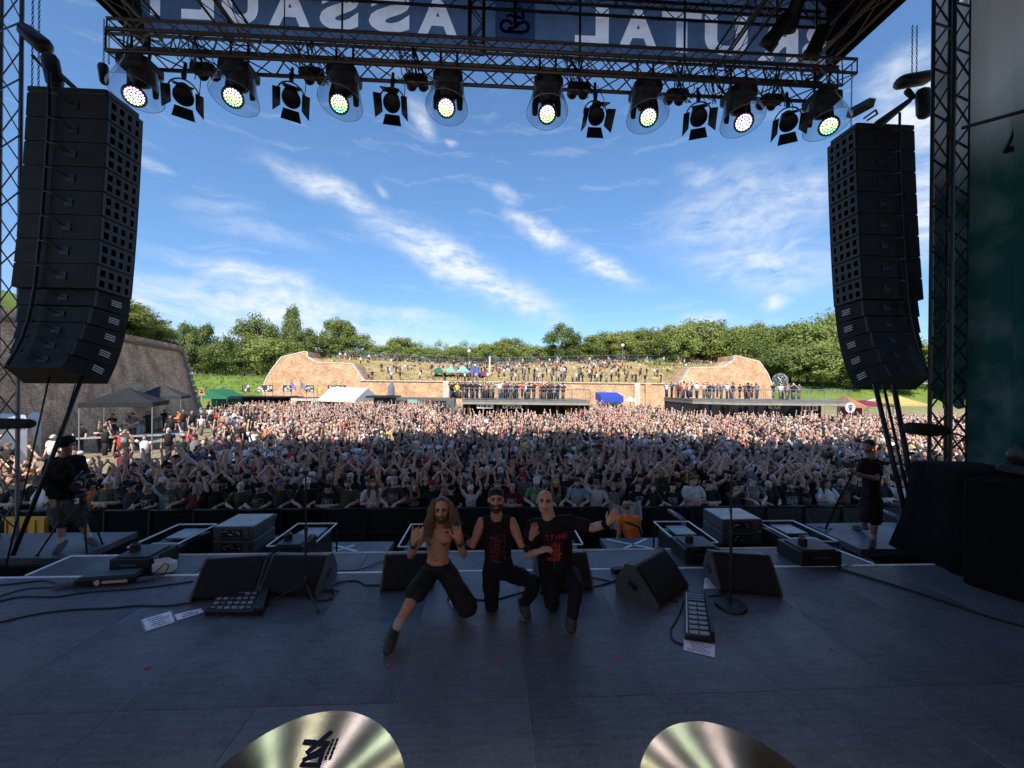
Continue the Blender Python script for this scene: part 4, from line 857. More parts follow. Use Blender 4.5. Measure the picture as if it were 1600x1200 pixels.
# diagonal brace and yoke lamp in front of the curtain, top right
t = thing('scaffold_brace', 'diagonal black scaffold tube crossing the grey part of the right curtain', 'scaffold', W(1505, 200, 6.3))
bar(W(1503, 200, 6.3), W(1620, 168, 5.6), .028, 'tube', M_darktruss, t, 8); bar(W(1572, 235, 6.0), W(1604, 160, 6.0), .022, 'strut', M_darktruss, t, 8); bar(W(1572, 235, 6.0), W(1630, 222, 6.0), .045, 'arm', M_darktruss, t, 8)
# dark side stack on the right stage edge
def wbox(name, lab, cat, c, d, m, rz=0, b=.02, group=None):
    t = thing(name, lab, cat, (c[0], c[1], c[2]), rz, group); put(MB().bbox((0, 0, d[2] / 2), d, b), 'body', m, t); return t
g0 = G(1440, 890, ZS)
t = wbox('covered_case', 'tall case under a black cloth at the foot of the right tower', 'case', (g0.x + 1.02, g0.y + .25, ZS - .02), (.86, .7, 1.30), M_cloth, -.15, .06)
cl = MB(); n = 28; rs = []
for z, ex in ((1.36, -.08), (1.34, -.03), (1.0, -.02), (.5, .02), (.0, .13)):
    rs.append([V((math.copysign(1, math.cos(2 * math.pi * k / n)) * min(abs(math.cos(2 * math.pi * k / n)) * 1.3, 1) * (.52 + ex + .03 * math.sin(k * 2.3 + z * 4)), math.copysign(1, math.sin(2 * math.pi * k / n)) * min(abs(math.sin(2 * math.pi * k / n)) * 1.3, 1) * (.47 + ex + .03 * math.cos(k * 1.7 + z * 3)), z)) for k in range(n)])
put(cl.rings(rs[::-1]), 'cloth_cover', M_cloth, t, smooth=True)
put(MB().box((-.02, -.48, 1.1), (.03, .02, .06)), 'yellow_tag', mat('yellow_tag', (.6, .5, .05), .6), t)
p = G(1560, 935, ZS)
t = wbox('side_fill_speaker', 'big dark side fill loudspeaker at the right picture edge', 'loudspeaker', (p.x + .66, p.y + .05, ZS), (1.05, 1.0, 1.32), mat('matte_black', (.008, .008, .009), .9, 0, .3, 6, spec=.08), .35, .02)
put(MB().box((-.2, -.51, .88), (.5, .02, .36)), 'blue_grille', mat('blue_grille', (.02, .03, .06), .5, 0, .6, 40), t)
put(MB().box((-.05, -.515, .36), (.22, .02, .46)), 'pale_panel', mat('pale_blue_panel', (.05, .06, .08), .5), t)
put(MB().box((0, -.51, 1.29), (1.0, .02, .02)), 'edge_strip', mat('brass_edge', (.12, .11, .08), .4, .5), t)
tp = W(1560, 745, 5.0); t = thing('moving_head_light', 'unlit moving head lamp lying on top of the right side fill speaker', 'stage light', (tp.x + .4, tp.y - .1, ZS + 1.33), 0)
put(MB().bbox((0, 0, .07), (.6, .45, .14), .04), 'base', M_dark, t)
put(finmesh and MB().limb([(-.12, 0, .26), (.14, 0, .30)], [(.2, .17), (.2, .17)], 14), 'head', M_dark, t, smooth=True)
for i, (u, v, lab, w) in enumerate(((-5, 662, 'furry grey audience microphone at the left picture edge', .09), (1445, 671, 'furry dark audience microphone in front of the right tower', .10))):
    d = 6.0; t = thing('audience_microphone', lab, 'microphone', W(u, v, d), 0); a, b = (W(-60, 662, d), W(46, 662, d)) if i == 0 else (W(1420, 669, d), W(1474, 673, d))
    put(MB().limb([a, a.lerp(b, .5), b], [w * .9, w, w * .8], 14), 'windshield', mat('fur_grey', (.04, .045, .045), .95, 0, .5, 30, bump=1.0, spec=.1), t, True, True)
    fb = MB(); q = random.Random(3)
    for k in range(500):
        f = q.random(); an = q.uniform(0, 6.28); c = a.lerp(b, f); o_ = V((0, math.cos(an), math.sin(an))); s0 = c + o_ * w * .9; s1 = s0 + o_ * .022 + V((q.uniform(-.02, .02), 0, -.008)); sd = V((.004, 0, 0)); fb.add([s0 - sd, s0 + sd, s1], [(0, 1, 2)])
    x = put(fb, 'fur', MATS['fur_grey'], t, True); x['kind'] = 'stuff'
    bar(b if i else a, (b if i else a) + V((.4 if i else -.3, 0, -.1)), .015, 'pole', M_dark, t, 6)
# ------------------------------------------------------------------ ground and hill
def ground_mat():
    m = bpy.data.materials.new('ground'); m.use_nodes = True; nt = m.node_tree; nd = nt.nodes; lk = nt.links; b = nd['Principled BSDF']; b.inputs['Roughness'].default_value = .95; b.inputs['Specular IOR Level'].default_value = .15
    tc = nd.new('ShaderNodeTexCoord'); at = nd.new('ShaderNodeAttribute'); at.attribute_name = 'grass'
    def noise(s, d=6): n = nd.new('ShaderNodeTexNoise'); n.inputs['Scale'].default_value = s; n.inputs['Detail'].default_value = d; n.inputs['Roughness'].default_value = .7; lk.new(tc.outputs['Object'], n.inputs['Vector']); return n.outputs['Fac']
    def ramp(f, a, b_, p0=.35, p1=.65): c = nd.new('ShaderNodeValToRGB'); e = c.color_ramp.elements; e[0].position = p0; e[1].position = p1; e[0].color = (*a, 1); e[1].color = (*b_, 1); lk.new(f, c.inputs[0]); return c.outputs[0]
    def mix(f, a, b_): x = nd.new('ShaderNodeMix'); x.data_type = 'RGBA'; lk.new(f, x.inputs['Factor']); lk.new(a, x.inputs[6]); lk.new(b_, x.inputs[7]); return x.outputs[2]
    dirt = ramp(noise(.8), (.26, .20, .13), (.40, .33, .22)); dry = ramp(noise(.5), (.25, .21, .08), (.48, .37, .19), .34, .58); green = ramp(noise(.35), (.12, .18, .03), (.20, .27, .055))
    sp = nd.new('ShaderNodeSeparateColor'); lk.new(at.outputs['Color'], sp.inputs[0])
    c = mix(sp.outputs[1], mix(sp.outputs[0], dirt, dry), green); fine = ramp(noise(9, 3), (.72, .72, .72), (1.2, 1.2, 1.2), .3, .7)
    ml = nd.new('ShaderNodeMix'); ml.data_type = 'RGBA'; ml.blend_type = 'MULTIPLY'; ml.inputs['Factor'].default_value = 1; lk.new(c, ml.inputs[6]); lk.new(fine, ml.inputs[7]); lk.new(ml.outputs[2], b.inputs['Base Color'])
    bp = nd.new('ShaderNodeBump'); bp.inputs['Strength'].default_value = .6; bp.inputs['Distance'].default_value = .12; lk.new(noise(3), bp.inputs['Height']); lk.new(bp.outputs[0], b.inputs['Normal']); return m
M_ground = ground_mat()
def ss(a, b, x): t = min(max((x - a) / (b - a), 0), 1); return t * t * (3 - 2 * t)
XL0, XL1 = -35.5, 29.0
def hgt(x, y):
    # amphitheatre slope between the bastions, lower banks outside
    w_ = max(y - 60, 0); inn = ss(-36 - w_ * .42, -28 - w_ * .42, x) * (1 - ss(28 + w_ * .95, 36 + w_ * 1.0, x))
    cen = 1 - abs(x + 2) / 34
    hill = 4.45 + 1.0 * ss(61, 70, y) + (3.0 + 1.2 * (1 - max(cen, 0))) * ss(66, 92, y) + .12 * math.sin(y * 1.1) * ss(63, 70, y) * (1 - ss(88, 93, y))
    hill = hill * ss(59.5, 60.2, y)
    out = 5.2 * ss(53, 76, y) if x < 0 else 5.0 * ss(50, 71, y)
    h = inn * hill + (1 - inn) * out
    return h + .25 * math.sin(x * .13 + y * .05) * ss(100, 130, y)
xs = [-400, -260, -180] + [-130 + 2.5 * i for i in range(105)] + [180, 260, 400]; ys = [-60, -20, 0, 10, 20, 30, 40, 50, 54, 57, 59, 59.5, 60.0, 60.3] + [61 + 1.0 * i for i in range(44)] + [108, 115, 125, 140, 170, 230, 320, 500, 900]
vs = []; colr = []
for y in ys:
    for x in xs:
        vs.append((x, y, hgt(x, y)))
        w_ = max(y - 60, 0) * (y < 100); inn = ss(-37 - w_ * .42, -31 - w_ * .42, x) * (1 - ss(30 + w_ * .95, 35 + w_ * .95, x)); dry = (ss(59.6, 60.2, y)) * inn; gr = max((1 - inn) * ss(50, 62, y), ss(93, 97, y)); colr.append((dry, gr, 0, 1))
nx = len(xs); fsx = [(j * nx + i, j * nx + i + 1, (j + 1) * nx + i + 1, (j + 1) * nx + i) for j in range(len(ys) - 1) for i in range(nx - 1)]
me = bpy.data.meshes.new('ground'); me.from_pydata(vs, [], fsx); me.materials.append(M_ground); ca = me.color_attributes.new('grass', 'FLOAT_COLOR', 'POINT'); ca.data.foreach_set('color', np.array(colr, np.float32).ravel()); me.polygons.foreach_set('use_smooth', [True] * len(fsx))
tag(link('ground', me), kind='structure')
# straw-like grass tufts on the amphitheatre slope and the green banks
def tufts(n, name, lab, area, col, hh, seed):
    q = random.Random(seed); mb = MB()
    for _ in range(n):
        x, y = area(q); z = hgt(x, y)
        for _k in range(3):
            a = q.uniform(0, 6.28); w = q.uniform(.05, .12); h = hh * q.uniform(.5, 1.3); d = V((math.cos(a) * w, math.sin(a) * w, 0)); p = V((x + q.uniform(-.2, .2), y + q.uniform(-.2, .2), z - .03)); mb.add([p - d, p + d, p + V((q.uniform(-.1, .1), q.uniform(-.1, .1), h))], [(0, 1, 2)])
    o = put(mb, name, col); return tag(o, lab, 'grass', kind='stuff')
M_dry = mat('dry_grass', (.42, .33, .16), .9, 0, .5, .5, spec=.1); M_grn = mat('green_grass', (.15, .20, .045), .9, 0, .35, .5, spec=.1)
tufts(9000, 'dry_grass', 'yellowed grass covering the amphitheatre slope', lambda q: (lambda y: (q.uniform(-33 - (y - 60) * .4, 28 + (y - 60) * .9), y))(60.5 + 34 * q.random() ** 1.1), M_dry, .35, 1)
tufts(7000, 'green_grass', 'green grass on the low banks either side of the bastions', lambda q: ((q.uniform(-80, -37) if q.random() < .5 else q.uniform(33, 80)), q.uniform(62, 112)), M_grn, .4, 2)

# ------------------------------------------------------------------ brick
def brick_mat(name, c1, c2, mort, sc, patch, ax='xz'):
    m = bpy.data.materials.new(name); m.use_nodes = True; nt = m.node_tree; nd = nt.nodes; lk = nt.links; b = nd['Principled BSDF']; b.inputs['Roughness'].default_value = .92; b.inputs['Specular IOR Level'].default_value = .2
    tc = nd.new('ShaderNodeTexCoord'); sp = nd.new('ShaderNodeSeparateXYZ'); lk.new(tc.outputs['Object'], sp.inputs[0]); cb = nd.new('ShaderNodeCombineXYZ')
    lk.new(sp.outputs[0 if ax == 'xz' else 1], cb.inputs[0]); lk.new(sp.outputs[2], cb.inputs[1])
    wn = nd.new('ShaderNodeTexNoise'); wn.inputs['Scale'].default_value = 1.2; lk.new(cb.outputs[0], wn.inputs['Vector']); wa = nd.new('ShaderNodeVectorMath'); wa.operation = 'MULTIPLY_ADD'; lk.new(wn.outputs['Color'], wa.inputs[0]); wa.inputs[1].default_value = (.12, .12, 0); lk.new(cb.outputs[0], wa.inputs[2])
    bt = nd.new('ShaderNodeTexBrick'); lk.new(wa.outputs[0], bt.inputs['Vector']); bt.inputs['Scale'].default_value = sc; bt.inputs['Mortar Size'].default_value = .022; bt.inputs['Mortar Smooth'].default_value = .4; bt.inputs['Bias'].default_value = -.2
    bt.inputs['Color1'].default_value = (*c1, 1); bt.inputs['Color2'].default_value = (*c2, 1); bt.inputs['Mortar'].default_value = (*mort, 1)
    n = nd.new('ShaderNodeTexNoise'); n.inputs['Scale'].default_value = .55; n.inputs['Detail'].default_value = 9; n.inputs['Roughness'].default_value = .72; lk.new(tc.outputs['Object'], n.inputs['Vector'])
    cr = nd.new('ShaderNodeValToRGB'); e = cr.color_ramp.elements; e[0].position = .38; e[0].color = (patch, patch * .95, patch * .9, 1); e[1].position = .6; e[1].color = (1.1, 1.08, 1.05, 1); lk.new(n.outputs['Fac'], cr.inputs[0])
    n2 = nd.new('ShaderNodeTexNoise'); n2.inputs['Scale'].default_value = 5.5; n2.inputs['Detail'].default_value = 4; mp2 = nd.new('ShaderNodeMapping'); mp2.inputs['Scale'].default_value = (1, 1, 2.2); lk.new(tc.outputs['Object'], mp2.inputs[0]); lk.new(mp2.outputs[0], n2.inputs['Vector'])
    cr2 = nd.new('ShaderNodeValToRGB'); e = cr2.color_ramp.elements; e[0].position = .35; e[0].color = (.70, .64, .58, 1); e[1].position = .62; e[1].color = (1.22, 1.22, 1.2, 1); lk.new(n2.outputs['Fac'], cr2.inputs[0])
    def mul(a, c): x = nd.new('ShaderNodeMix'); x.data_type = 'RGBA'; x.blend_type = 'MULTIPLY'; x.inputs['Factor'].default_value = 1; lk.new(a, x.inputs[6]); lk.new(c, x.inputs[7]); return x.outputs[2]
    lk.new(mul(mul(bt.outputs['Color'], cr.outputs[0]), cr2.outputs[0]), b.inputs['Base Color'])
    bp = nd.new('ShaderNodeBump'); bp.inputs['Strength'].default_value = .8; bp.inputs['Distance'].default_value = .06; lk.new(n2.outputs['Fac'], bp.inputs['Height']); lk.new(bp.outputs[0], b.inputs['Normal']); return m
M_brick = brick_mat('pale_brick', (.60, .36, .22), (.68, .48, .31), (.52, .37, .25), 1.25, .70)
M_brickd = brick_mat('old_brown_brick', (.58, .37, .23), (.74, .54, .37), (.60, .49, .36), 1.8, .55, 'yz')
M_stone = mat('pale_stone', (.55, .50, .42), .85, 0, .2, 2)
DB = 57.0
def bastion(name, lab, px, d, back):
    P = [W(u, v, d) for u, v in px]; y0 = sum(p.y for p in P) / len(P); q = [(p.x, p.z) for p in P]; xc = sum(a for a, _ in q) / len(q)
    t = thing(name, lab, 'brick wall', (xc, y0, 0)); q = [(q[0][0], -.2)] + q + [(q[-1][0], -.2)]
    # slightly battered: the top leans back
    def r(y, off): return [V((x, y + z * .10 * off, z)) for x, z in q]
    put(MB().rings([r(y0 + back, 0), r(y0, 1)]), 'masonry', M_brick, t, True)
    cp = MB()
    for i in range(1, len(q) - 2):
        a, b = q[i], q[i + 1]; A = V((a[0], y0 + a[1] * .10 - .06, a[1])); B = V((b[0], y0 + b[1] * .10 - .06, b[1])); d_ = (B - A); 
        if d_.length < .3: continue
        nb = max(1, round(d_.length / 1.1)); dn = d_.normalized(); nrm = V((-dn.z, 0, dn.x))
        for k in range(nb):
            s, e = A + d_ * (k / nb) + dn * .02, A + d_ * ((k + 1) / nb) - dn * .02; w = .13
            o = MB().rings([[s + nrm * .06, s - nrm * w, s - nrm * w + V((0, .7, 0)), s + nrm * .06 + V((0, .7, 0))], [e + nrm * .06, e - nrm * w, e - nrm * w + V((0, .7, 0)), e + nrm * .06 + V((0, .7, 0))]])
            put(o, 'coping_stone', M_stone, t, True)
    return t
bastion('brick_bastion', 'stepped pale brick bastion end left of the amphitheatre slope', [(411, 607), (412, 598), (420, 580), (436, 557), (471, 548), (476, 549), (477, 557), (490, 565), (547, 567), (567, 596)], DB, 5)
bastion('brick_bastion', 'stepped pale brick bastion end right of the amphitheatre slope', [(1061, 602), (1080, 574), (1135, 573), (1151, 563), (1152, 555), (1158, 555), (1194, 564), (1206, 583), (1213, 603)], DB + 1.5, 5)
A, B = W(565, 597, DB + 1), W(1062, 603, DB + 2.6); y0 = 58.2
t = thing('rampart_wall', 'long low pale brick wall with stone coping below the amphitheatre slope', 'brick wall', ((A.x + B.x) / 2, y0, 0))
put(MB().rings([[V((A.x + .02, y0 + 1.6, -.2)), V((A.x + .02, y0, -.2)), V((A.x + .02, y0 + .3, 4.42)), V((A.x + .02, y0 + 1.6, 4.42))], [V((B.x, y0 + 1.6, -.2)), V((B.x, y0, -.2)), V((B.x, y0 + .3, 4.42)), V((B.x, y0 + 1.6, 4.42))]]), 'masonry', M_brick, t, True)
for k in range(56):
    x0_, x1_ = A.x + (B.x - A.x) * k / 56 + .02, A.x + (B.x - A.x) * (k + 1) / 56 - .02; put(MB().box(((x0_ + x1_) / 2, y0 + .9, 4.50), (x1_ - x0_, 1.6, .16)), 'coping_stone', M_stone, t, True)
for u in (697, 765, 1018, 1000): x = W(u, 620, DB + 1).x; put(MB().box((x, y0 + .05, 2.2), (.9, .5, 4.44)), 'buttress', M_stone if u != 1018 else M_brick, t, True)
# near left bastion: battered wall running away from the stage, rounded top cornice, shrubs on it
P0, P1 = W(-80, 500, 17.5), W(281, 545, 41.0); P1 = V((P1.x, P1.y, 0)); P0 = V((P0.x, P0.y, 0)); Hn = 7.95
dn = (P1 - P0).normalized(); nn = V((dn.y, -dn.x, 0)); L = (P1 - P0).length
t = thing('near_bastion', 'big battered old brown brick bastion wall at the left, overgrown on top', 'brick wall', P0, 0)
t.rotation_euler = (0, 0, 0); mb = MB()
def sect(s, dz=0): c = P0 + dn * s; return [c + nn * 1.55, c + nn * .1 + V((0, 0, Hn)), c - nn * 9 + V((0, 0, Hn)), c - nn * 9]
rs = [sect(L * k / 12) for k in range(13)]; e = rs[-1]; tip = P1 + dn * .0
mb.rings(rs + [[q + dn * (1.5 if i in (0, 3) else 0) for i, q in enumerate(sect(L + .01))]][:0]); 
rs[-1] = [rs[-1][0] + dn * 1.5, rs[-1][1], rs[-1][2], rs[-1][3] + dn * 1.5]
mb = MB().rings(rs); put(mb, 'masonry', M_brickd, t, True)
cn = MB(); c0 = [(.04, -.75), (.22, -.70), (.30, -.55), (.22, -.42), (.06, -.38)]
put(MB().rings([[P0 + dn * s + nn * (a + .18) + V((0, 0, Hn + z)) for a, z in c0] for s in (0, L * .5, L - .02)]), 'cornice', mat('brown_stone', (.22, .16, .12), .9, 0, .3, 2), t, True)
for k in range(12):     # pale corner stones down the far edge
    z = .3 + k * .62; f = z / Hn; c = P1 + dn * (1.5 * (1 - f) - .25) + nn * (1.55 - 1.45 * f + .01); put(MB().box(c + V((0, 0, z)), (.5 + .25 * (k % 2), .5, .52), rz=math.atan2(dn.y, dn.x)), 'corner_stone', mat('corner_stone', (.30, .26, .21), .9, 0, .25, 2), t, True)
mb = MB(); rs = []
for k in range(15):
    s = L * k / 14; rs.append([P0 + dn * s + nn * (.05 - a) + V((0, 0, Hn - .02 + z + .25 * math.sin(k * 1.7 + a))) for a, z in ((0, 0), (1.2, .5), (3, 1.5), (5, 2.2), (8, 2.3))])
o = tag(put(mb.rings(rs, caps=False, close=False), 'wall_top_earth', M_grn, smooth=True), kind='structure')

# ------------------------------------------------------------------ foliage
def leaf_mat(name, c0, c1):
    m = bpy.data.materials.new(name); m.use_nodes = True; nt = m.node_tree; nd = nt.nodes; lk = nt.links; b = nd['Principled BSDF']; b.inputs['Roughness'].default_value = .6; b.inputs['Specular IOR Level'].default_value = .25
    oi = nd.new('ShaderNodeObjectInfo'); ge = nd.new('ShaderNodeNewGeometry'); ad = nd.new('ShaderNodeMath'); ad.operation = 'MULTIPLY_ADD'; lk.new(ge.outputs['Random Per Island'], ad.inputs[0]); ad.inputs[1].default_value = .65
    m2 = nd.new('ShaderNodeMath'); m2.operation = 'MULTIPLY'; lk.new(oi.outputs['Random'], m2.inputs[0]); m2.inputs[1].default_value = .4; lk.new(m2.outputs[0], ad.inputs[2])
    cr = nd.new('ShaderNodeValToRGB'); e = cr.color_ramp.elements; e[0].color = (*c0, 1); e[1].color = (*c1, 1); lk.new(ad.outputs[0], cr.inputs[0]); lk.new(cr.outputs[0], b.inputs['Base Color'])
    tr = nd.new('ShaderNodeBsdfTranslucent'); lk.new(cr.outputs[0], tr.inputs[0]); ms = nd.new('ShaderNodeMixShader'); ms.inputs[0].default_value = .3; lk.new(b.outputs[0], ms.inputs[1]); lk.new(tr.outputs[0], ms.inputs[2]); lk.new(ms.outputs[0], nd['Material Output'].inputs[0]); return m
M_leafs = [leaf_mat('leaf_dark', (.075, .11, .025), (.25, .30, .09)), leaf_mat('leaf_mid', (.12, .17, .035), (.34, .38, .11)), leaf_mat('leaf_light', (.15, .20, .035), (.34, .36, .10))]
M_bark = mat('bark', (.09, .07, .05), .9, 0, .3, 4)
def crown_mesh(seed, n_cl, n_leaf, leaf, shape, mt, hollow=.55):
    q = np.random.RandomState(seed); vs = []; 
    cl = []
    for k in range(n_cl):
        d = q.normal(size=3); d /= np.linalg.norm(d); d[2] = abs(d[2]) * 1.0 if q.rand() < .72 else -abs(d[2]) * .7
        r = hollow + (1 - hollow) * q.rand() ** .5; c = d * r * .5; c *= np.array(shape[:3]); 
        if shape[3] == 'col': c[:2] *= (1 - .35 * abs(c[2]))
        cl.append((c, .10 + .09 * q.rand(), d))
    pts = []; nrm = []
    for c, r, d in cl:
        m_ = n_leaf // n_cl; e = q.normal(size=(m_, 3)); e /= np.linalg.norm(e, axis=1)[:, None]; rr = r * (q.rand(m_, 1) ** .4); p = c + e * rr * np.array([1.15, 1.15, .8]); pts.append(p); n = e * .8 + d * .5 + q.normal(size=(m_, 3)) * .5 + np.array([0, 0, .35]); nrm.append(n / np.linalg.norm(n, axis=1)[:, None])
    p = np.concatenate(pts); n = np.concatenate(nrm); N = len(p); t = np.cross(n, q.normal(size=(N, 3))); t /= np.linalg.norm(t, axis=1)[:, None]; b = np.cross(n, t); s = leaf * (.6 + .8 * q.rand(N, 1))
    quad = np.stack([p - t * s, p - b * s * .6, p + t * s, p + b * s * .6 + n * s * .3], 1).reshape(-1, 3); quad[:, 2] += .5
    me = bpy.data.meshes.new('crown'); me.vertices.add(N * 4); me.vertices.foreach_set('co', quad.astype(np.float32).ravel()); me.loops.add(N * 4); me.loops.foreach_set('vertex_index', np.arange(N * 4, dtype=np.int32)); me.polygons.add(N); me.polygons.foreach_set('loop_start', np.arange(0, N * 4, 4, dtype=np.int32)); me.polygons.foreach_set('loop_total', np.full(N, 4, np.int32)); me.materials.append(mt); me.update(); me.validate(); return me
CR = {}
for k in range(3):
    for s_, (shp, ncl) in {'round': ((1, 1, 1, 'r'), 46), 'wide': ((1.1, 1.1, .9, 'r'), 60), 'col': ((.8, .8, 1.15, 'col'), 50)}.items():
        CR[(s_, k)] = crown_mesh(k * 7 + len(s_), ncl, 8500, .021, shp, M_leafs[k])
TRK = MB().tube([(0, 0, 0), (.02, 0, .3), (-.01, .02, .6), (.02, 0, 1)], [.03, .022, .015, .006], 7)
for a in range(5): TRK.tube([(0, 0, .35 + .08 * a), (.12 * math.cos(a * 2.4), .12 * math.sin(a * 2.4), .5 + .08 * a), (.3 * math.cos(a * 2.4), .3 * math.sin(a * 2.4), .66 + .07 * a)], [.011, .008, .003], 5)
TRK = TRK.mesh('trunk', (M_bark,), True)
def tree(u, vt, wpx, d, kind, k, z0, lab, grp, name='tree', vb=None):
    p = W(u, vt, d); w = wpx / 600 * d; z0 = hgt(p.x, p.y) if z0 is None else z0; H = p.z - z0
    t = thing(name, lab, 'tree', (p.x, p.y, z0), rnd.uniform(0, 6), grp)
    o = link('trunk', TRK, t); o.scale = (H * .7, H * .7, H * .85)
    ch = min(H * 1.04, max(w * 1.25, H * .98)); o = link('crown', CR[(kind, k)], t); o.scale = (w, w, ch * .95); o.location = (0, 0, H - ch * .985 + ch * .03); return t
LT = [(292, 512, 44, 82, 'col', 0), (323, 514, 46, 84, 'col', 0), (308, 540, 60, 80, 'round', 0), (352, 528, 62, 79, 'round', 0), (404, 492, 62, 86, 'wide', 0), (382, 545, 60, 78, 'round', 0), (425, 528, 70, 77, 'round', 1), (458, 487, 34, 88, 'col', 0), (478, 513, 48, 84, 'round', 0), (446, 530, 56, 80, 'round', 1), (530, 499, 52, 96, 'round', 1), (505, 524, 60, 92, 'wide', 1), (556, 520, 60, 98, 'wide', 1)]
ld = ['narrow tall tree next to the brown bastion corner', 'narrow tree second from the brown bastion corner', 'low dark round tree right beside the brown bastion corner', 'dark round tree behind the green tent', 'tall loose tree rising highest above the left bank', 'low dark bush-like tree under the tall loose tree', 'broad green tree touching the left of the pale brick bastion', 'very tall slim tree above the left pale bastion peak', 'medium tree just right of the tall slim tree', 'rounded tree below the tall slim tree', 'pointed lighter tree above the flat top of the left pale bastion', 'broad lighter tree behind the flat top of the left pale bastion', 'broad low tree where the slope fence begins']
for (u, v, w, d, kd, k), lb in zip(LT, ld): tree(u, v, w, d, kd, k, None, lb, 'trees on the left side')
CT = [(600, 541, 46), (627, 526, 42), (655, 543, 46), (685, 546, 46), (712, 540, 40), (738, 544, 48), (765, 537, 50), (797, 527, 46), (827, 541, 54), (878, 507, 54), (862, 540, 50), (905, 538, 54), (938, 521, 56), (962, 517, 50), (990, 516, 56), (975, 540, 60), (1015, 511, 56), (1040, 515, 50), (1060, 506, 60), (1098, 498, 74), (1085, 525, 70), (1130, 512, 60), (1155, 508, 60), (1178, 506, 56), (1150, 530, 70)]
CTL = ['leftmost, by the left bastion', '', 'just right of the round leftmost one', 'above the slope tents, left', 'above the slope tents, middle', 'behind the left globe lamp', 'directly behind the yellow pole', '', 'low, left of the tallest round tree', '', 'low, touching the tallest round tree', 'low, right of the tallest round tree', 'broad one midway between tallest tree and right lamp', 'just left of the right globe lamp',
       'behind the right globe lamp', 'low, below the right globe lamp', 'first right of the right globe lamp', 'second right of the right globe lamp', 'left shoulder of the highest crown', '', 'low, below the highest crown', 'right shoulder of the highest crown', 'above the step of the right bastion', 'above the peak of the right bastion', 'low, behind the step of the right bastion']
for i, (u, v, w) in enumerate(CT):
    lab = {9: 'tall dark round tree standing out above the middle of the slope', 1: 'round tree sticking up left of the middle of the slope', 7: 'spiky light green tree just right of the yellow pole', 19: 'broad high tree crown, highest of the wood right of the slope'}.get(i) or 'bushy green tree behind the slope fence, %s' % CTL[i]
    tree(u, v, w, 97 + (i * 7) % 9 - (6 if i > 17 else 0), ('round', 'wide', 'round')[i % 3], 0 if i == 9 else (1 + (i % 2)), None if i < 18 else 8.0, lab, 'row of trees behind the slope')
RT = [(1205, 508, 74, 80), (1235, 507, 70, 78), (1218, 535, 80, 74), (1262, 501, 84, 74), (1248, 535, 90, 70), (1300, 510, 80, 72), (1285, 535, 90, 68), (1312, 488, 60, 84), (1345, 500, 80, 80), (1330, 530, 90, 68), (1378, 520, 90, 74), (1420, 540, 90, 70), (1455, 550, 80, 72), (1400, 575, 60, 66)]
rd = ['tree right behind the right pale bastion', 'tree just right of the right pale bastion peak', 'low leafy tree behind the geodesic frame', 'biggest rounded tree between bastion and right line array', 'low front tree below the biggest rounded tree', 'tree left of the right line array, half behind the biggest tree', 'low front tree nearest the left flank of the right line array', 'tall tree tip touching the left edge of the right line array', 'tree hidden behind the upper part of the right line array curve', 'low tree behind the bottom of the right line array', 'tree behind the middle of the right line array', 'tree behind the right half of the right line array', 'tree seen beside the right lattice tower', 'small dark bush above the yellow tent']
for i, (u, v, w, d) in enumerate(RT): tree(u, v, w, d, ('wide', 'round')[i % 2], 0 if i in (4, 9, 13) else 1, None, rd[i], 'trees on the right side')
# farther wood behind everything: one mass
q = random.Random(9); 
cm = bpy.data.meshes.new('w'); 
def mass(name, lab, spots, base, mt):
    a = np.zeros(len(base.vertices) * 3, np.float32); base.vertices.foreach_get('co', a); a = a.reshape(-1, 3)[:9000]; out = []
    for x, y, z, w, h in spots: out.append(a * np.array([w, w, h], np.float32) + np.array([x, y, z], np.float32))
    p = np.concatenate(out); N = len(p) // 4; me = bpy.data.meshes.new(name); me.vertices.add(N * 4); me.vertices.foreach_set('co', p.astype(np.float32).ravel()); me.loops.add(N * 4); me.loops.foreach_set('vertex_index', np.arange(N * 4, dtype=np.int32)); me.polygons.add(N); me.polygons.foreach_set('loop_start', np.arange(0, N * 4, 4, dtype=np.int32)); me.polygons.foreach_set('loop_total', np.full(N, 4, np.int32)); me.materials.append(mt); me.update(); tag(link(name, me), lab, 'wood', kind='stuff')
sp_ = []
for k in range(46 + 26):
    if k >= 46:
        j = k - 46; x = (-74 + j * 3.2) if j < 12 else (33 + (j - 12) * 4.2); sp_.append((x, (98 if j < 12 else 88) + q.uniform(-2, 2), 4.2, q.uniform(6, 8), q.uniform(4, 6.5))); continue
    x = -95 + k * 4.6 + q.uniform(-1, 1); y = 118 + q.uniform(-4, 8) + abs(x) * .05; h = q.uniform(8.5, 11.5) if -40 < x < 35 else q.uniform(9, 13); sp_.append((x, y, (7.4 if -36 < x < 38 else 5), q.uniform(8, 11), h * (1.0 if x < 30 else 1.25)))
mass('distant_wood', 'dense green wood forming the skyline behind the nearer trees', sp_, CR[('wide', 1)], M_leafs[1])
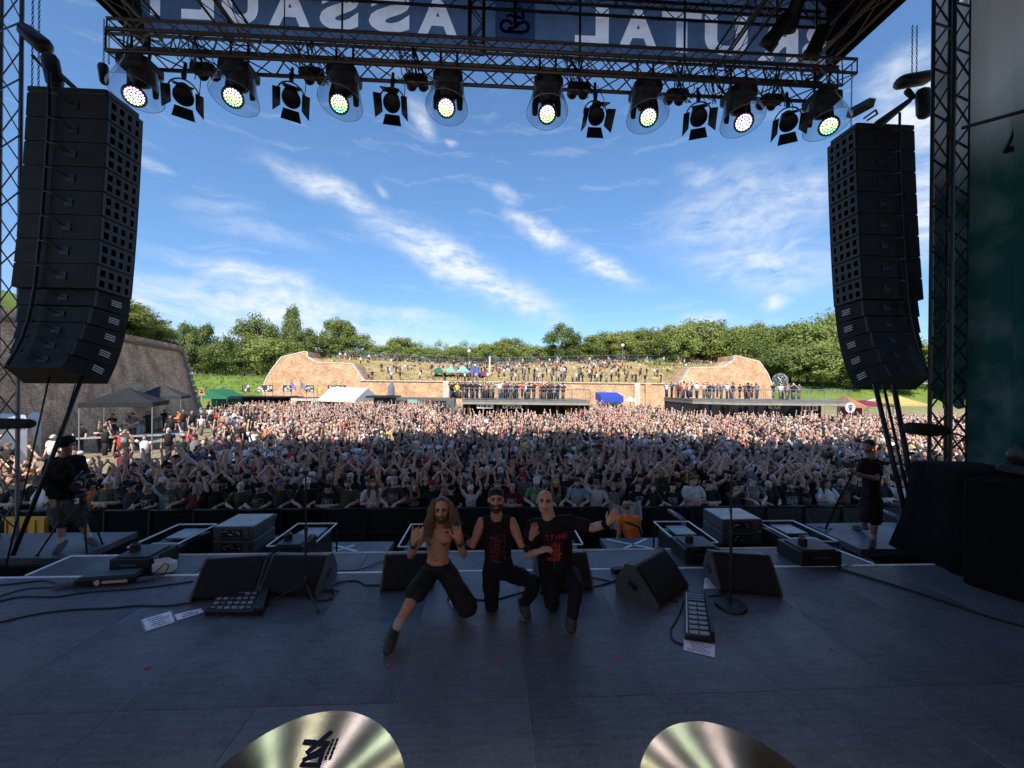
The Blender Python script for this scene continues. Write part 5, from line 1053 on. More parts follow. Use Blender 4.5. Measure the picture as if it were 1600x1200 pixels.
# scrub on top of the near left bastion
q = random.Random(4)
for i in range(12):
    s = L * (.62 + .37 * (i + .5) / 12); inn = (1.2, 3.4, 2.2)[i % 3]; c = P0 + dn * s - nn * inn; hh = q.uniform(1.9, 2.3) * (1.25 - .62 * (i / 12) ** 2) * (1 if inn < 3 else 1.35)
    t = thing('shrub', 'yellow green shrub on the brown bastion top, %s from its far corner' % ('twelfth eleventh tenth ninth eighth seventh sixth fifth fourth third second first'.split()[i]), 'shrub', (c.x, c.y, Hn - .55 + inn * .2), q.uniform(0, 6), 'shrubs on the near bastion')
    o = link('foliage', CR[('wide', 2)], t); o.scale = (hh * 1.7, hh * 1.7, hh); o = link('stem', TRK, t); o.scale = (hh, hh, hh * .8)
mb = MB()
for _ in range(1500):
    s = L * q.uniform(.25, 1); c = P0 + dn * s + nn * q.uniform(-.5, .1) + V((0, 0, Hn + .05)); a = q.uniform(0, 6.28); d_ = V((math.cos(a), math.sin(a), 0)) * .05; mb.add([c - d_, c + d_, c + V((q.uniform(-.2, .3), q.uniform(-.3, .3), q.uniform(-.2, .5)))], [(0, 1, 2)])
tag(put(mb, 'overhanging_grass', M_grn), 'tufts of grass hanging over the brown bastion cornice', 'grass', kind='stuff')

# ------------------------------------------------------------------ fence and lamps on the hill top
t = thing('hilltop_fence', 'long wire mesh fence along the top of the amphitheatre slope', 'fence', (0, 93, 9))
xs_ = [(-42 + 90 * k / 36) for k in range(37)]; M_fence = mat('galvanised', (.30, .32, .33), .5, .5, .15, 3)
for k, x in enumerate(xs_):
    z = hgt(x, 92.5); bar((x, 92.5, z - .1), (x, 92.5, z + 2.0), .045, 'post', M_fence, t, 4)
    if k < 36:
        x2 = xs_[k + 1]; z2 = hgt(x2, 92.5); mb = MB()
        for f in (.1, 1.0, 1.95): mb.tube([(x, 92.5, z + f), (x2, 92.5, z2 + f)], .022, 3)
        for j in range(1, 12): xx = x + (x2 - x) * j / 12; zz = z + (z2 - z) * j / 12; mb.tube([(xx, 92.5, zz + .1), (xx, 92.5, zz + 1.95)], .012, 3)
        put(mb, 'mesh_panel', M_fence, t, True)
M_globe = mat('white_globe', (.8, .8, .8), .3, 0, .03)
for u, v, lab in ((733, 550, 'street lamp with white globe left of the yellow pole'), (973, 541, 'street lamp with white globe above the right half of the slope')):
    p = W(u, v, 94); z = hgt(p.x, p.y); t = thing('street_lamp', lab, 'street lamp', (p.x, p.y, z)); bar((p.x, p.y, z), (p.x, p.y, p.z), .07, 'pole', M_fence, t, 6); put(MB().ball((p.x, p.y, p.z + .2), .42, 14, 10), 'globe', M_globe, t, True, True); put(MB().lathe([(.12, -.3), (.2, -.15), (.1, -.1)], 10, (p.x, p.y, p.z + .2)), 'collar', M_dark, t, True)
p = W(765, 590, 68); z = hgt(p.x, p.y); t = thing('flag_pole', 'plain yellow white pole standing on the slope beside the blue tent', 'pole', (p.x, p.y, z)); bar((p.x, p.y, z), (p.x, p.y, W(764, 557, 68).z), .16, 'mast', mat('cream_paint', (.75, .70, .5), .5), t, 8); put(MB().lathe([(.2, 0), (.2, .08)], 8, (p.x, p.y, W(764, 557, 68).z)), 'cap', M_stone, t, True)

# ------------------------------------------------------------------ tents
def tent(name, lab, c, w, d, eave, peak, m, rz=0, walls=None, legs=M_fence, kind='pyramid', skirt=.25):
    t = thing(name, lab, 'tent', c, rz)
    W_, D_ = w / 2, d / 2; mb = MB(); N = 6
    if kind == 'pyramid':
        rs = []
        for k in range(N + 1):
            f = k / N; s = 1 - f * .985; z = eave + (peak - eave) * (f ** 1.15); rs.append([V((x * s, y * s, z)) for x, y in ((-W_, -D_), (0, -D_), (W_, -D_), (W_, 0), (W_, D_), (0, D_), (-W_, D_), (-W_, 0))])
        mb.rings(rs)
    else:
        mb.rings([[V((-W_, y, eave)), V((W_, y, eave)), V((0, y, peak))] for y in (-D_, D_)])
    put(mb, 'roof', m, t)
    sk = MB(); 
    for a, b in (((-W_, -D_), (W_, -D_)), ((W_, -D_), (W_, D_)), ((W_, D_), (-W_, D_)), ((-W_, D_), (-W_, -D_))): sk.box(((a[0] + b[0]) / 2, (a[1] + b[1]) / 2, eave - skirt / 2), (abs(a[0] - b[0]) + .02, abs(a[1] - b[1]) + .02, skirt))
    put(sk, 'valance', m, t)
    for x in (-W_, W_):
        for y in (-D_, D_): bar(V(c) + Matrix.Rotation(rz, 3, 'Z') @ V((x * .98, y * .98, 0)), V(c) + Matrix.Rotation(rz, 3, 'Z') @ V((x * .98, y * .98, eave)), .03, 'leg', legs, t, 6)
    if walls: put(MB().box((0, D_ - .03, eave / 2), (w - .05, .03, eave - .1)), 'back_wall', walls, t)
    return t
M_tg = mat('tent_dark_grey', (.03, .03, .034), .8, 0, .15, 1.5, spec=.1); M_tgn = mat('tent_green', (.02, .16, .08), .7, 0, .15, 2); M_tw = mat('tent_white', (.70, .69, .65), .6, 0, .06, 1.5); M_tb = mat('tent_blue', (.03, .07, .42), .6, 0, .1, 2); M_ty = mat('tent_yellow', (.50, .38, .12), .6, 0, .1, 2); M_tr = mat('tent_red', (.22, .03, .05), .6, 0, .1, 2); M_tpg = mat('tent_pale_green', (.22, .45, .36), .6, 0, .1, 2)
dd = 22.0; a, b = W(125, 633, dd), W(198, 635, dd); zt = 3.0
c = W(173, 633, 21.5); tent('gazebo', 'nearer dark grey pop-up gazebo by the brown bastion wall', (c.x, c.y + 1.0, 0), 3.0, 3.0, c.z - .1 if False else 2.95, 3.75, M_tg, .45)
c = W(238, 628, 31); tent('gazebo', 'farther dark grey pop-up gazebo by the brown bastion wall', (c.x, c.y + 1.0, 0), 3.0, 3.0, 2.95, 3.85, mat('tent_mid_grey', (.055, .055, .06), .8, 0, .15, 1.5, spec=.1), .45)
def tentpx(name, lab, u0, u1, ve, vp, d, m, dep=3, walls=None, base=None, kind='pyramid'):
    A_, B_ = W(u0, ve, d), W(u1, ve, d); z0 = hgt((A_.x + B_.x) / 2, A_.y + dep / 2) if base is None else base; return tent(name, lab, ((A_.x + B_.x) / 2, (A_.y + B_.y) / 2 + dep / 2, z0), B_.x - A_.x, dep, A_.z - z0, W(u0, vp, d + dep * .5 * (kind == 'pyramid')).z - z0, m, 0, walls, kind=kind)
tentpx('market_tent', 'green tent with a tree emblem in front of the green bank', 297, 354, 620, 608, 52, M_tgn, 4, M_tgn, 0, kind='gable')
x = W(315, 614, 51.9); o = bpy.data.objects[-1] if False else None
em2 = MB()
for k in range(3): em2.add([x + V((-.65 + k * .12, 0, -.35 + k * .32)), x + V((.65 - k * .12, 0, -.35 + k * .32)), x + V((0, 0, .25 + k * .28)), x + V((-.65 + k * .12, .02, -.35 + k * .32)), x + V((.65 - k * .12, .02, -.35 + k * .32)), x + V((0, .02, .25 + k * .28))], [(0, 1, 2), (5, 4, 3), (0, 3, 4, 1), (1, 4, 5, 2), (2, 5, 3, 0)])
em2.box(x + V((0, .01, -.6)), (.12, .02, .5)); gt = [o for o in COL.objects if o.name.startswith('market_tent')][-1]; put(em2, 'emblem', mat('emblem_brown', (.45, .25, .12), .7), gt, True)
c = W(546, 627, 48); tent('marquee', 'white gable marquee in front of the left pale bastion', (c.x, c.y, 0), 4.4, 5.6, 2.1, 3.55, M_tw, R(68), M_tw, kind='gable')
A_ = W(1405, 634, 45); tentpx('market_tent', 'yellow tent beyond the crowd at the far right', 1401, 1452, 631, 617, 45, M_ty, 4, None, 0)
tentpx('market_tent', 'dark red tent beyond the crowd left of the yellow tent', 1353, 1398, 632, 625, 46, M_tr, 4, M_tr, 0)
tentpx('market_tent', 'cream tent peeking out between the red and yellow tents', 1385, 1404, 631, 622, 49, M_tw, 4, None, 0)
tentpx('market_tent', 'orange brown tent beside the right viewing platform', 1334, 1356, 634, 618, 45, mat('tent_terracotta', (.42, .16, .08), .7), 4, None, 0)
for i, (u0, u1, ve, vp, m, nm) in enumerate(((673, 692, 580, 574, M_tgn, 'dark green tent, leftmost of the row on the slope'), (692, 712, 580, 572, M_tpg, 'pale green tent, second of the row on the slope'), (712, 734, 580, 571, M_tpg, 'pale grey green tent, third of the row on the slope'), (731, 752, 582, 571, M_tb, 'bright blue tent at the right end of the row on the slope'))):
    tentpx('slope_tent', nm, u0, u1, ve, vp, 66, m, 3.2)
t = tentpx('slope_tent', 'low red brown awning right of the bright blue slope tent', 748, 765, 585, 579, 66.5, M_tr, 3)
# blue kiosk with a white front
A_, B_ = W(939, 630, 50), W(972, 630, 50)
t = thing('blue_kiosk', 'white kiosk with bright blue awning in front of the rampart wall', 'kiosk', ((A_.x + B_.x) / 2, A_.y + 1.2, 0)); w = B_.x - A_.x
put(MB().box((0, 0, 1.0), (w, 2.2, 2.0)), 'body', M_tw, t); put(MB().rings([[V((-w / 2 - .1, -1.6, 1.95)), V((-w / 2 - .1, -1.6, 2.7)), V((-w / 2 - .1, 1.2, 3.2)), V((-w / 2 - .1, 1.2, 2.2))], [V((w / 2 + .1, -1.6, 1.95)), V((w / 2 + .1, -1.6, 2.7)), V((w / 2 + .1, 1.2, 3.2)), V((w / 2 + .1, 1.2, 2.2))]]), 'awning', M_tb, t)
put(MB().box((-w * .2, -1.12, 1.2), (w * .3, .05, .9)).box((w * .2, -1.12, 1.2), (w * .3, .05, .9)), 'serving_hatch', M_dark, t)
A_ = W(985, 625, 51); t = thing('parasol', 'small white collapsed parasol right of the blue kiosk', 'parasol', (A_.x, A_.y, 0)); bar((A_.x, A_.y, 0), (A_.x, A_.y, 2.6), .05, 'pole', M_fence, t, 6); put(MB().lathe([(.9, 2.1), (.5, 2.4), (.04, 2.7)], 8, (A_.x, A_.y, 0)), 'canopy', M_tw, t, True)
# containers and bar building left of the middle platform
def container(name, lab, u0, u1, vt, d, m, cat='container', dep=2.6, ribs=True):
    A_, B_ = W(u0, vt, d), W(u1, vt, d); w = B_.x - A_.x; t = thing(name, lab, cat, ((A_.x + B_.x) / 2, A_.y + dep / 2, 0)); H = (A_.z + B_.z) / 2
    put(MB().box((0, 0, H / 2), (w, dep, H)), 'body', m, t)
    if ribs:
        rb = MB(); n = int(w / .28)
        for k in range(n): rb.box((-w / 2 + (k + .5) * w / n, -dep / 2 - .03, H / 2), (w / n * .5, .06, H - .1))
        put(rb, 'corrugation', m, t)
    return t, w, H
M_cont = mat('container_grey', (.13, .135, .14), .6, .2, .2, 2); M_bar = mat('bar_dark_wood', (.05, .045, .04), .7, 0, .2, 2)
t, w, H = container('shipping_container', 'dark grey corrugated container bar left of the middle viewing platform', 584, 709, 622, 46, M_cont)
put(MB().box((-w * .18, -1.38, 1.35), (w * .3, .05, 1.5)).box((w * .26, -1.38, 1.35), (w * .28, .05, 1.5)), 'serving_hatch', M_black, t); put(MB().box((-w * .02, -1.42, 2.0), (w * .12, .05, .45)), 'green_sign', M_tpg, t)
put(MB().box((-w * .40, -.4, H + .12), (w * .34, 3.6, .2)), 'canopy', M_dark, t)
A_ = W(608, 614, 46); t = thing('stone_statue', 'grey standing statue on the roof left of the container bar', 'statue', (A_.x, A_.y + 1, H + .2)); st = MB().limb([(0, 0, .1), (0, 0, .8), (.03, 0, 1.2)], [.34, .30, .24], 8).limb([(-.3, 0, .3), (-.28, 0, 1.1), (-.12, 0, 1.4)], [.10, .13, .12], 8).limb([(.3, 0, .2), (.3, 0, 1.0), (.16, 0, 1.4)], [.10, .12, .12], 8).ball((.02, 0, 1.5), (.16, .16, .2)); link('figure', finmesh(st, (mat('statue_grey', (.16, .17, .2), .8, 0, .2, 3),), .04, 2, None, 'figure'), t); put(MB().box((0, 0, .05), (.9, .7, .1)), 'plinth', M_dark, t)
t, w, H = container('bar_building', 'low dark bar stall with awnings left of the white marquee', 377, 454, 620, 48, M_cont, 'stall', 3, False)
put(MB().box((-w * .24, -1.56, H - .55), (w * .44, .1, 1.0)).box((w * .24, -1.56, H - .55), (w * .40, .1, 1.0)), 'open_front', M_black, t); put(MB().box((0, -1.7, H + .04), (w * 1.04, 3.6, .1)), 'roof', M_dark, t)
t, w, H = container('bar_building', 'dark stall front with white doorway between the bar stall and the white marquee', 455, 512, 622, 47, M_bar, 'stall', 3, False)
put(MB().box((-w * .42, -1.55, 1.2), (w * .16, .08, 2.0)).box((w * .12, -1.55, 1.2), (w * .16, .08, 2.0)), 'white_door', M_tw, t); put(MB().box((0, -1.6, H - .2), (w * .98, .1, .3)), 'fascia', M_stone, t)
M_poster = mat('poster_dark', (.04, .04, .045), .7, 0, .5, 2.2)
for i, (u0, u1) in enumerate(((378, 390), (403, 414), (414, 426), (442, 456), (478, 490), (512, 520), (522, 540))):
    A_, B_ = W(u0, 612, 49), W(u1, 602, 49); t = thing('poster_board', 'black and white poster board above the left bar stalls, %s of seven' % ['first', 'second', 'third', 'fourth', 'fifth', 'sixth', 'last'][i], 'poster', ((A_.x + B_.x) / 2, A_.y, A_.z - .6), 0, 'poster boards above the left stalls')
    put(MB().box((0, 0, (B_.z - A_.z) / 2 + .6), (B_.x - A_.x, .05, B_.z - A_.z)), 'print', M_poster, t); wp = MB(); q_ = random.Random(i); zz_ = (B_.z - A_.z) / 2 + .6
    for _ in range(7): wp.box((q_.uniform(-.36, .36) * (B_.x - A_.x), -.03, zz_ + q_.uniform(-.3, .3)), (q_.uniform(.12, .35), .012, q_.uniform(.08, .3)))
    put(wp, 'white_print', M_tw, t); bar((A_.x + .05, A_.y + .04, A_.z - .6), (A_.x + .05, A_.y + .04, B_.z), .03, 'post', M_fence, t, 4); bar((B_.x - .05, A_.y + .04, A_.z - .6), (B_.x - .05, A_.y + .04, B_.z), .03, 'post', M_fence, t, 4)
for i, (u, c) in enumerate(((455, (.25, .2, .5)), (470, (.2, .25, .3)), (496, (.6, .5, .1)))):
    A_ = W(u, 618, 48.5); t = thing('small_flag', 'small %s flag above the left bar stalls' % ('purple and white', 'blue grey', 'yellow and red')[i], 'flag', A_); h = 1.9 - .5 * (i == 2); bar(A_, A_ + V((0, 0, h)), .03, 'pole', M_fence, t, 4)
    mb = MB(); mb.rings([[V((.08 * k, .06 * math.sin(k), h - .1 - .1 * k)), V((.08 * k, .06 * math.sin(k), h - .9 - .06 * k)), V((.08 * k, .06 * math.sin(k) + .01, h - .9 - .06 * k)), V((.08 * k, .06 * math.sin(k) + .01, h - .1 - .1 * k))] for k in range(8)]); put(mb, 'cloth', mat('flag_%d' % i, c, .7, 0, .5, 3), t)
# ------------------------------------------------------------------ viewing platforms
def viewing(name, lab, pts, signs, posts, side):
    P = [W(u, v, d) for u, v, d in pts]; z = sum(p.z for p in P) / len(P); dep = 6.5
    t = thing(name, lab, 'platform', (sum(p.x for p in P) / len(P), P[0].y + 3, 0))
    q0 = [(p.x, p.y) for p in P]; q = q0 + [(p.x, p.y + dep) for p in P[::-1]]
    put(MB().prism(q, z - .22, z), 'deck', mat('deck_grey', (.16, .16, .15), .8, 0, .2, 2), t, True)
    put(MB().prism([(x, y - .03 if i < len(q0) else y) for i, (x, y) in enumerate(q)], z - .42, z - .222), 'fascia', mat('pale_fascia', (.30, .27, .22), .8, 0, .2, 2), t, True)
    rl = MB()
    for i in range(len(P) - 1):
        A_, B_ = P[i], P[i + 1]; A_, B_ = V((A_.x, A_.y, z)), V((B_.x, B_.y, z)); n = int((B_ - A_).length / .22)
        for k in range(n + 1):
            c = A_.lerp(B_, k / n); 
            if k % 8 == 0: bar(c, c + V((0, 0, 1.1)), .035, 'rail_post', M_fence, t, 4)
            else: rl.tube([c + V((0, 0, .08)), c + V((0, 0, 1.05))], .013, 3)
        bar(A_ + V((0, 0, 1.1)), B_ + V((0, 0, 1.1)), .03, 'handrail', M_fence, t, 4); bar(A_ + V((0, 0, .1)), B_ + V((0, 0, .1)), .02, 'bottom_rail', M_fence, t, 4)
    put(rl, 'balusters', M_fence, t, True)
    for i in (0, -1): A_ = V((P[i].x, P[i].y, z)); bar(A_ + V((0, 0, 1.1)), A_ + V((0, dep, 1.1)), .03, 'handrail', M_fence, t, 4)
    for u in posts:
        x = YP(u, 640, P[0].y + .4); bar((x.x, P[0].y + .35, 0), (x.x, P[0].y + .35, z - .42), .16, 'post', M_fence if side else M_bar, t, 4)
    put(MB().box(((P[0].x + P[-1].x) / 2, P[0].y + dep - .1, (z - .42) / 2), (P[-1].x - P[0].x, .1, z - .42)), 'back_wall', M_black, t, True)
    for s in (0, -1): put(MB().box((P[s].x + (.1 if s == 0 else -.1), P[0].y + dep / 2 + .3, (z - .42) / 2), (.1, dep - .8, z - .42)), 'side_wall', M_bar, t, True)
    for u0, u1, v0, v1 in signs:
        a, b = YP(u0, v1, P[0].y + .25), YP(u1, v0, P[0].y + .25); s = put(MB().box(((a.x + b.x) / 2, a.y, (a.z + b.z) / 2), (b.x - a.x, .05, b.z - a.z)), 'sign_board', M_tw, t, True)
        mk = MB(); x = a.x + .15; q_ = random.Random(u0)
        while x < b.x - .25: w_ = q_.uniform(.1, .28); mk.box((x + w_ / 2, a.y - .03, (a.z + b.z) / 2 + q_.uniform(-.04, .04)), (w_, .012, (b.z - a.z) * q_.uniform(.4, .7))); x += w_ + q_.uniform(.07, .18)
        put(mk, 'dark_print', M_bar, s, True)
    return t, z
VP1, zv1 = viewing('viewing_platform', 'middle viewing platform full of people above a dark bar', [(722, 624, 37.0), (922, 627, 37.0)], [(745, 771, 632, 638), (785, 815, 633, 638)], (733, 778, 824, 871, 918), 0)
VP2, zv2 = viewing('viewing_platform', 'right viewing platform with people above a dark bar', [(1082, 622, 39.5), (1150, 628, 37.5), (1331, 628, 37.5)], [(1201, 1218, 632, 638), (1252, 1266, 633, 642), (1269, 1278, 634, 642)], (1095, 1137, 1181, 1224, 1310), 0)
p = W(1328, 637, 37.2); t = thing('round_sign', 'round white sign with a dark emblem at the end of the right viewing platform', 'sign', (p.x, p.y, 0)); bar((p.x, p.y + .1, 0), (p.x, p.y + .1, p.z), .05, 'post', M_fence, t, 4)
put(MB().lathe([(.5, 0), (.5, .05)], 28, p, Matrix.Rotation(R(90), 3, 'X')), 'disc', M_tw, t, True); eb = MB()
eb.lathe([(.22, 0), (.22, .03)], 12, p + V((0, -.05, .08)), Matrix.Rotation(R(90), 3, 'X')).box(p + V((0, -.065, -.2)), (.24, .03, .16)); put(eb, 'emblem', M_bar, t, True)
eb = MB(); [eb.lathe([(.055, 0), (.055, .02)], 10, p + V((s * .1, -.085, .08)), Matrix.Rotation(R(90), 3, 'X')) for s in (-1, 1)]; put(eb, 'emblem_eye', M_tw, t, True)
c = W(741, 600, 36.9); truss((c.x, 38.3, zv1), (c.x, 38.3, W(741, 573, 38.2).z), .55, .55, 'white lattice tower standing on the left end of the middle platform', M_fence, .05, .6, up=(0, 1, 0), name='truss_tower', cat='tower')
t = thing('loudspeaker', 'black loudspeaker beside the white lattice tower on the middle platform', 'loudspeaker', (c.x + .9, 38.2, zv1)); put(MB().bbox((0, 0, .7), (.5, .5, 1.4), .03), 'cabinet', M_black, t); put(MB().box((0, -.26, .7), (.42, .02, 1.2)), 'grille', M_dark, t)
# geodesic frame on the right
p = W(1219, 594, 54); t = thing('geodesic_frame', 'grey geodesic tube ball at the right end of the right pale bastion', 'sculpture', (p.x, p.y, p.z - 1)); bm = bmesh.new(); bmesh.ops.create_icosphere(bm, subdivisions=2, radius=.95); 
for e in bm.edges: bar(p + e.verts[0].co, p + e.verts[1].co, .045, 'tube', M_fence, t, 4)
bm.free(); bar(p + V((0, 0, -4.5)), p + V((0, 0, -.9)), .1, 'stand', M_fence, t, 6)
# portable toilets
M_wc = mat('toilet_white', (.58, .60, .62), .5, 0, .1, 2)
for i, (u, d) in enumerate(((8, 19.0), (32, 20.4), (55, 21.8), (68, 23.4))):
    p = W(u, 690, d); t = thing('portable_toilet', 'white portable toilet with rounded roof, %s in the left row' % ['nearest', 'second nearest', 'third', 'farthest'][i], 'toilet', (p.x, p.y, 0), R(-22), 'portable toilets')
    put(MB().bbox((0, 0, 1.0), (1.1, 1.1, 2.0), .03), 'cabin', M_wc, t); put(MB().tube([(0, -.57, 2.0), (0, .57, 2.0)], (.57, .42), 18, side=(1, 0, 0)), 'roof', mat('toilet_roof', (.66, .68, .7), .4, 0, .05, 2), t, smooth=False); put(MB().box((0, -.56, .98), (.78, .03, 1.75)).box((.3, -.585, 1.0), (.05, .03, .1)), 'door', M_wc, t)
# trestle stage table in the gazebos, crates
c = W(205, 700, 22.5); t = thing('trestle_table', 'long low table with people sitting on it under the grey gazebos', 'table', (c.x, c.y, 0), .45); put(MB().box((0, 0, .95), (5.0, 1.0, .06)), 'tabletop', mat('table_grey', (.35, .35, .36), .5), t)
for x in (-2.3, 0, 2.3):
    for y in (-.4, .4): put(MB().box((x, y, .46), (.05, .05, .92)), 'leg', M_fence, t)
for i in range(6):
    c = W(214 + i * 11, 662, 27 + i * 1.2); t = thing('crowd_barrier', 'dark tube barrier along the brown bastion wall, %s from the long table' % ('first second third fourth fifth sixth'.split()[i]), 'barrier', (c.x, c.y, 0), 1.1, 'barriers along the brown wall')
    put(MB().tube([(-.95, 0, 0), (-.95, 0, 1.1), (.95, 0, 1.1), (.95, 0, 0)], .025, 5).tube([(-.95, 0, .2), (.95, 0, .2)], .02, 4), 'frame', M_dark, t); put(MB().tube([(0, 0, .2), (0, 0, 1.1)], .012, 3), 'bars', M_dark, t)
# ------------------------------------------------------------------ people: materials
def skin_mat():
    m = bpy.data.materials.new('skin'); m.use_nodes = True; nt = m.node_tree; nd = nt.nodes; lk = nt.links; b = nd['Principled BSDF']; b.inputs['Roughness'].default_value = .5; b.inputs['Specular IOR Level'].default_value = .4
    oi = nd.new('ShaderNodeObjectInfo'); at = nd.new('ShaderNodeAttribute'); at.attribute_name = 'tint'; mx = nd.new('ShaderNodeMix'); mx.data_type = 'RGBA'; mx.blend_type = 'MULTIPLY'; mx.inputs['Factor'].default_value = 1; lk.new(oi.outputs['Color'], mx.inputs[6]); lk.new(at.outputs['Color'], mx.inputs[7])
    tc = nd.new('ShaderNodeTexCoord'); n = nd.new('ShaderNodeTexNoise'); n.inputs['Scale'].default_value = 14; n.inputs['Detail'].default_value = 4; lk.new(tc.outputs['Object'], n.inputs['Vector']); cr = nd.new('ShaderNodeValToRGB'); cr.color_ramp.elements[0].position = .35; cr.color_ramp.elements[0].color = (.86, .78, .76, 1); cr.color_ramp.elements[1].position = .65; cr.color_ramp.elements[1].color = (1.08, 1.04, 1, 1); lk.new(n.outputs['Fac'], cr.inputs[0])
    m2 = nd.new('ShaderNodeMix'); m2.data_type = 'RGBA'; m2.blend_type = 'MULTIPLY'; m2.inputs['Factor'].default_value = 1; lk.new(mx.outputs[2], m2.inputs[6]); lk.new(cr.outputs[0], m2.inputs[7]); lk.new(m2.outputs[2], b.inputs['Base Color']); return m
M_skin = skin_mat()
def shirt_mat(name, always=None, col=None, box=(.13, 1.12, 1.36)):   # dark T-shirt cloth with an illegible printed motif on the chest
    m = mat(name, (.5, .5, .5), .85, 0, .22, 5, bump=.25, obj=True, spec=.2); nt = m.node_tree; nd = nt.nodes; lk = nt.links; b = nd['Principled BSDF']; src = b.inputs['Base Color'].links[0].from_socket
    tc = nd.new('ShaderNodeTexCoord'); sp = nd.new('ShaderNodeSeparateXYZ'); lk.new(tc.outputs['Object'], sp.inputs[0]); oi = nd.new('ShaderNodeObjectInfo')
    def M(op, a, b_=None, c=None):
        n = nd.new('ShaderNodeMath'); n.operation = op
        for i, x in enumerate((a, b_, c)):
            if x is None: continue
            if isinstance(x, (int, float)): n.inputs[i].default_value = x
            else: lk.new(x, n.inputs[i])
        return n.outputs[0]
    ofs = nd.new('ShaderNodeVectorMath'); ofs.operation = 'ADD'; lk.new(tc.outputs['Object'], ofs.inputs[0]); cb = nd.new('ShaderNodeCombineXYZ'); lk.new(M('MULTIPLY', oi.outputs['Random'], 57.), cb.inputs[0]); lk.new(cb.outputs[0], ofs.inputs[1])
    n = nd.new('ShaderNodeTexNoise'); n.inputs['Scale'].default_value = 26; n.inputs['Detail'].default_value = 3; n.inputs['Distortion'].default_value = 1.4; lk.new(ofs.outputs[0], n.inputs['Vector'])
    ink = M('GREATER_THAN', n.outputs['Fac'], .52)
    zc = (box[1] + box[2]) / 2; hz = (box[2] - box[1]) / 2
    inx = M('LESS_THAN', M('ABSOLUTE', sp.outputs[0]), box[0]); inz = M('LESS_THAN', M('ABSOLUTE', M('SUBTRACT', sp.outputs[2], zc)), hz); iny = M('LESS_THAN', sp.outputs[1], -.02 if always is None else 9.)
    f = M('MULTIPLY', M('MULTIPLY', ink, inx), M('MULTIPLY', inz, iny))
    if always is None: f = M('MULTIPLY', f, M('GREATER_THAN', oi.outputs['Random'], .42))
    cr = nd.new('ShaderNodeValToRGB'); cr.color_ramp.interpolation = 'CONSTANT'; e = cr.color_ramp.elements; e[0].color = (.5, .5, .48, 1); e[1].position = .6; e[1].color = (.33, .30, .26, 1); x = e.new(.75); x.color = (.38, .05, .04, 1); x = e.new(.86); x.color = (.5, .5, .5, 1)
    lk.new(M('FRACT', M('MULTIPLY', oi.outputs['Random'], 13.7)), cr.inputs[0])
    mx = nd.new('ShaderNodeMix'); mx.data_type = 'RGBA'; lk.new(M('MULTIPLY', f, .8), mx.inputs['Factor']); lk.new(src, mx.inputs[6])
    if col: mx.inputs[7].default_value = (*col, 1)
    else: lk.new(cr.outputs[0], mx.inputs[7])
    lk.new(mx.outputs[2], b.inputs['Base Color']); return m
M_shirt = shirt_mat('shirt_cloth'); M_hair = mat('hair', (.5, .5, .5), .55, 0, .45, 40, bump=.6, obj=True, spec=.3); M_objcloth = mat('plain_cloth', (.5, .5, .5), .85, 0, .25, 6, bump=.3, obj=True, spec=.2)
M_jeans = mat('trouser_cloth', (.03, .032, .04), .85, 0, .3, 7, bump=.3, spec=.2); M_glassd = mat('sunglass', (.008, .008, .01), .12, 0, 0, 5)

# ------------------------------------------------------------------ people: shapes
def hand(mb, wr, d, nrm, s=1.0, curl=.25, spread=.16, horns=False, side=1):
    """palm and five separate fingers; d points from wrist to fingertips, nrm out of the back of the hand, side puts the thumb"""
    wr = V(wr); d = V(d).normalized(); nrm = V(nrm); nrm = (nrm - d * nrm.dot(d)).normalized(); a = d.cross(nrm).normalized() * side
    mb.tube([wr - d * .01 * s, wr + d * .02 * s, wr + d * .055 * s, wr + d * .085 * s], [(.026 * s, .019 * s), (.034 * s, .018 * s), (.042 * s, .016 * s), (.038 * s, .012 * s)], 8, side=a)
    for k, (off, ln, r) in enumerate(((.031, .070, .0092), (.011, .080, .0098), (-.010, .074, .0094), (-.030, .058, .0082))):
        p = wr + d * .082 * s + a * off * s; f = (d + a * (off * spread * 34 * .16)).normalized(); c = curl
        if horns and k in (1, 2): c = 1.7
        elif horns: c = .05
        q = [p]; L = ln * s
        for j, w in enumerate((.45, .32, .26)):
            an = c * (j + .6) * .55; g = (f * math.cos(an) - nrm * math.sin(an)).normalized(); q.append(q[-1] + g * L * w)
        mb.tube([p - f * .012 * s] + q, [r * s, r * s * 1.02, r * s * .95, r * s * .85, r * s * .55], 6)
    p = wr + d * .028 * s + a * .030 * s; f = (d * .62 + a * .75 - nrm * .25).normalized(); g = (d * .85 + a * .40 - nrm * (.25 + curl * .4)).normalized()
    mb.tube([p - f * .01 * s, p, p + f * .034 * s, p + f * .034 * s + g * .032 * s, p + f * .034 * s + g * .052 * s], [.011 * s, .013 * s, .0115 * s, .010 * s, .006 * s], 6)
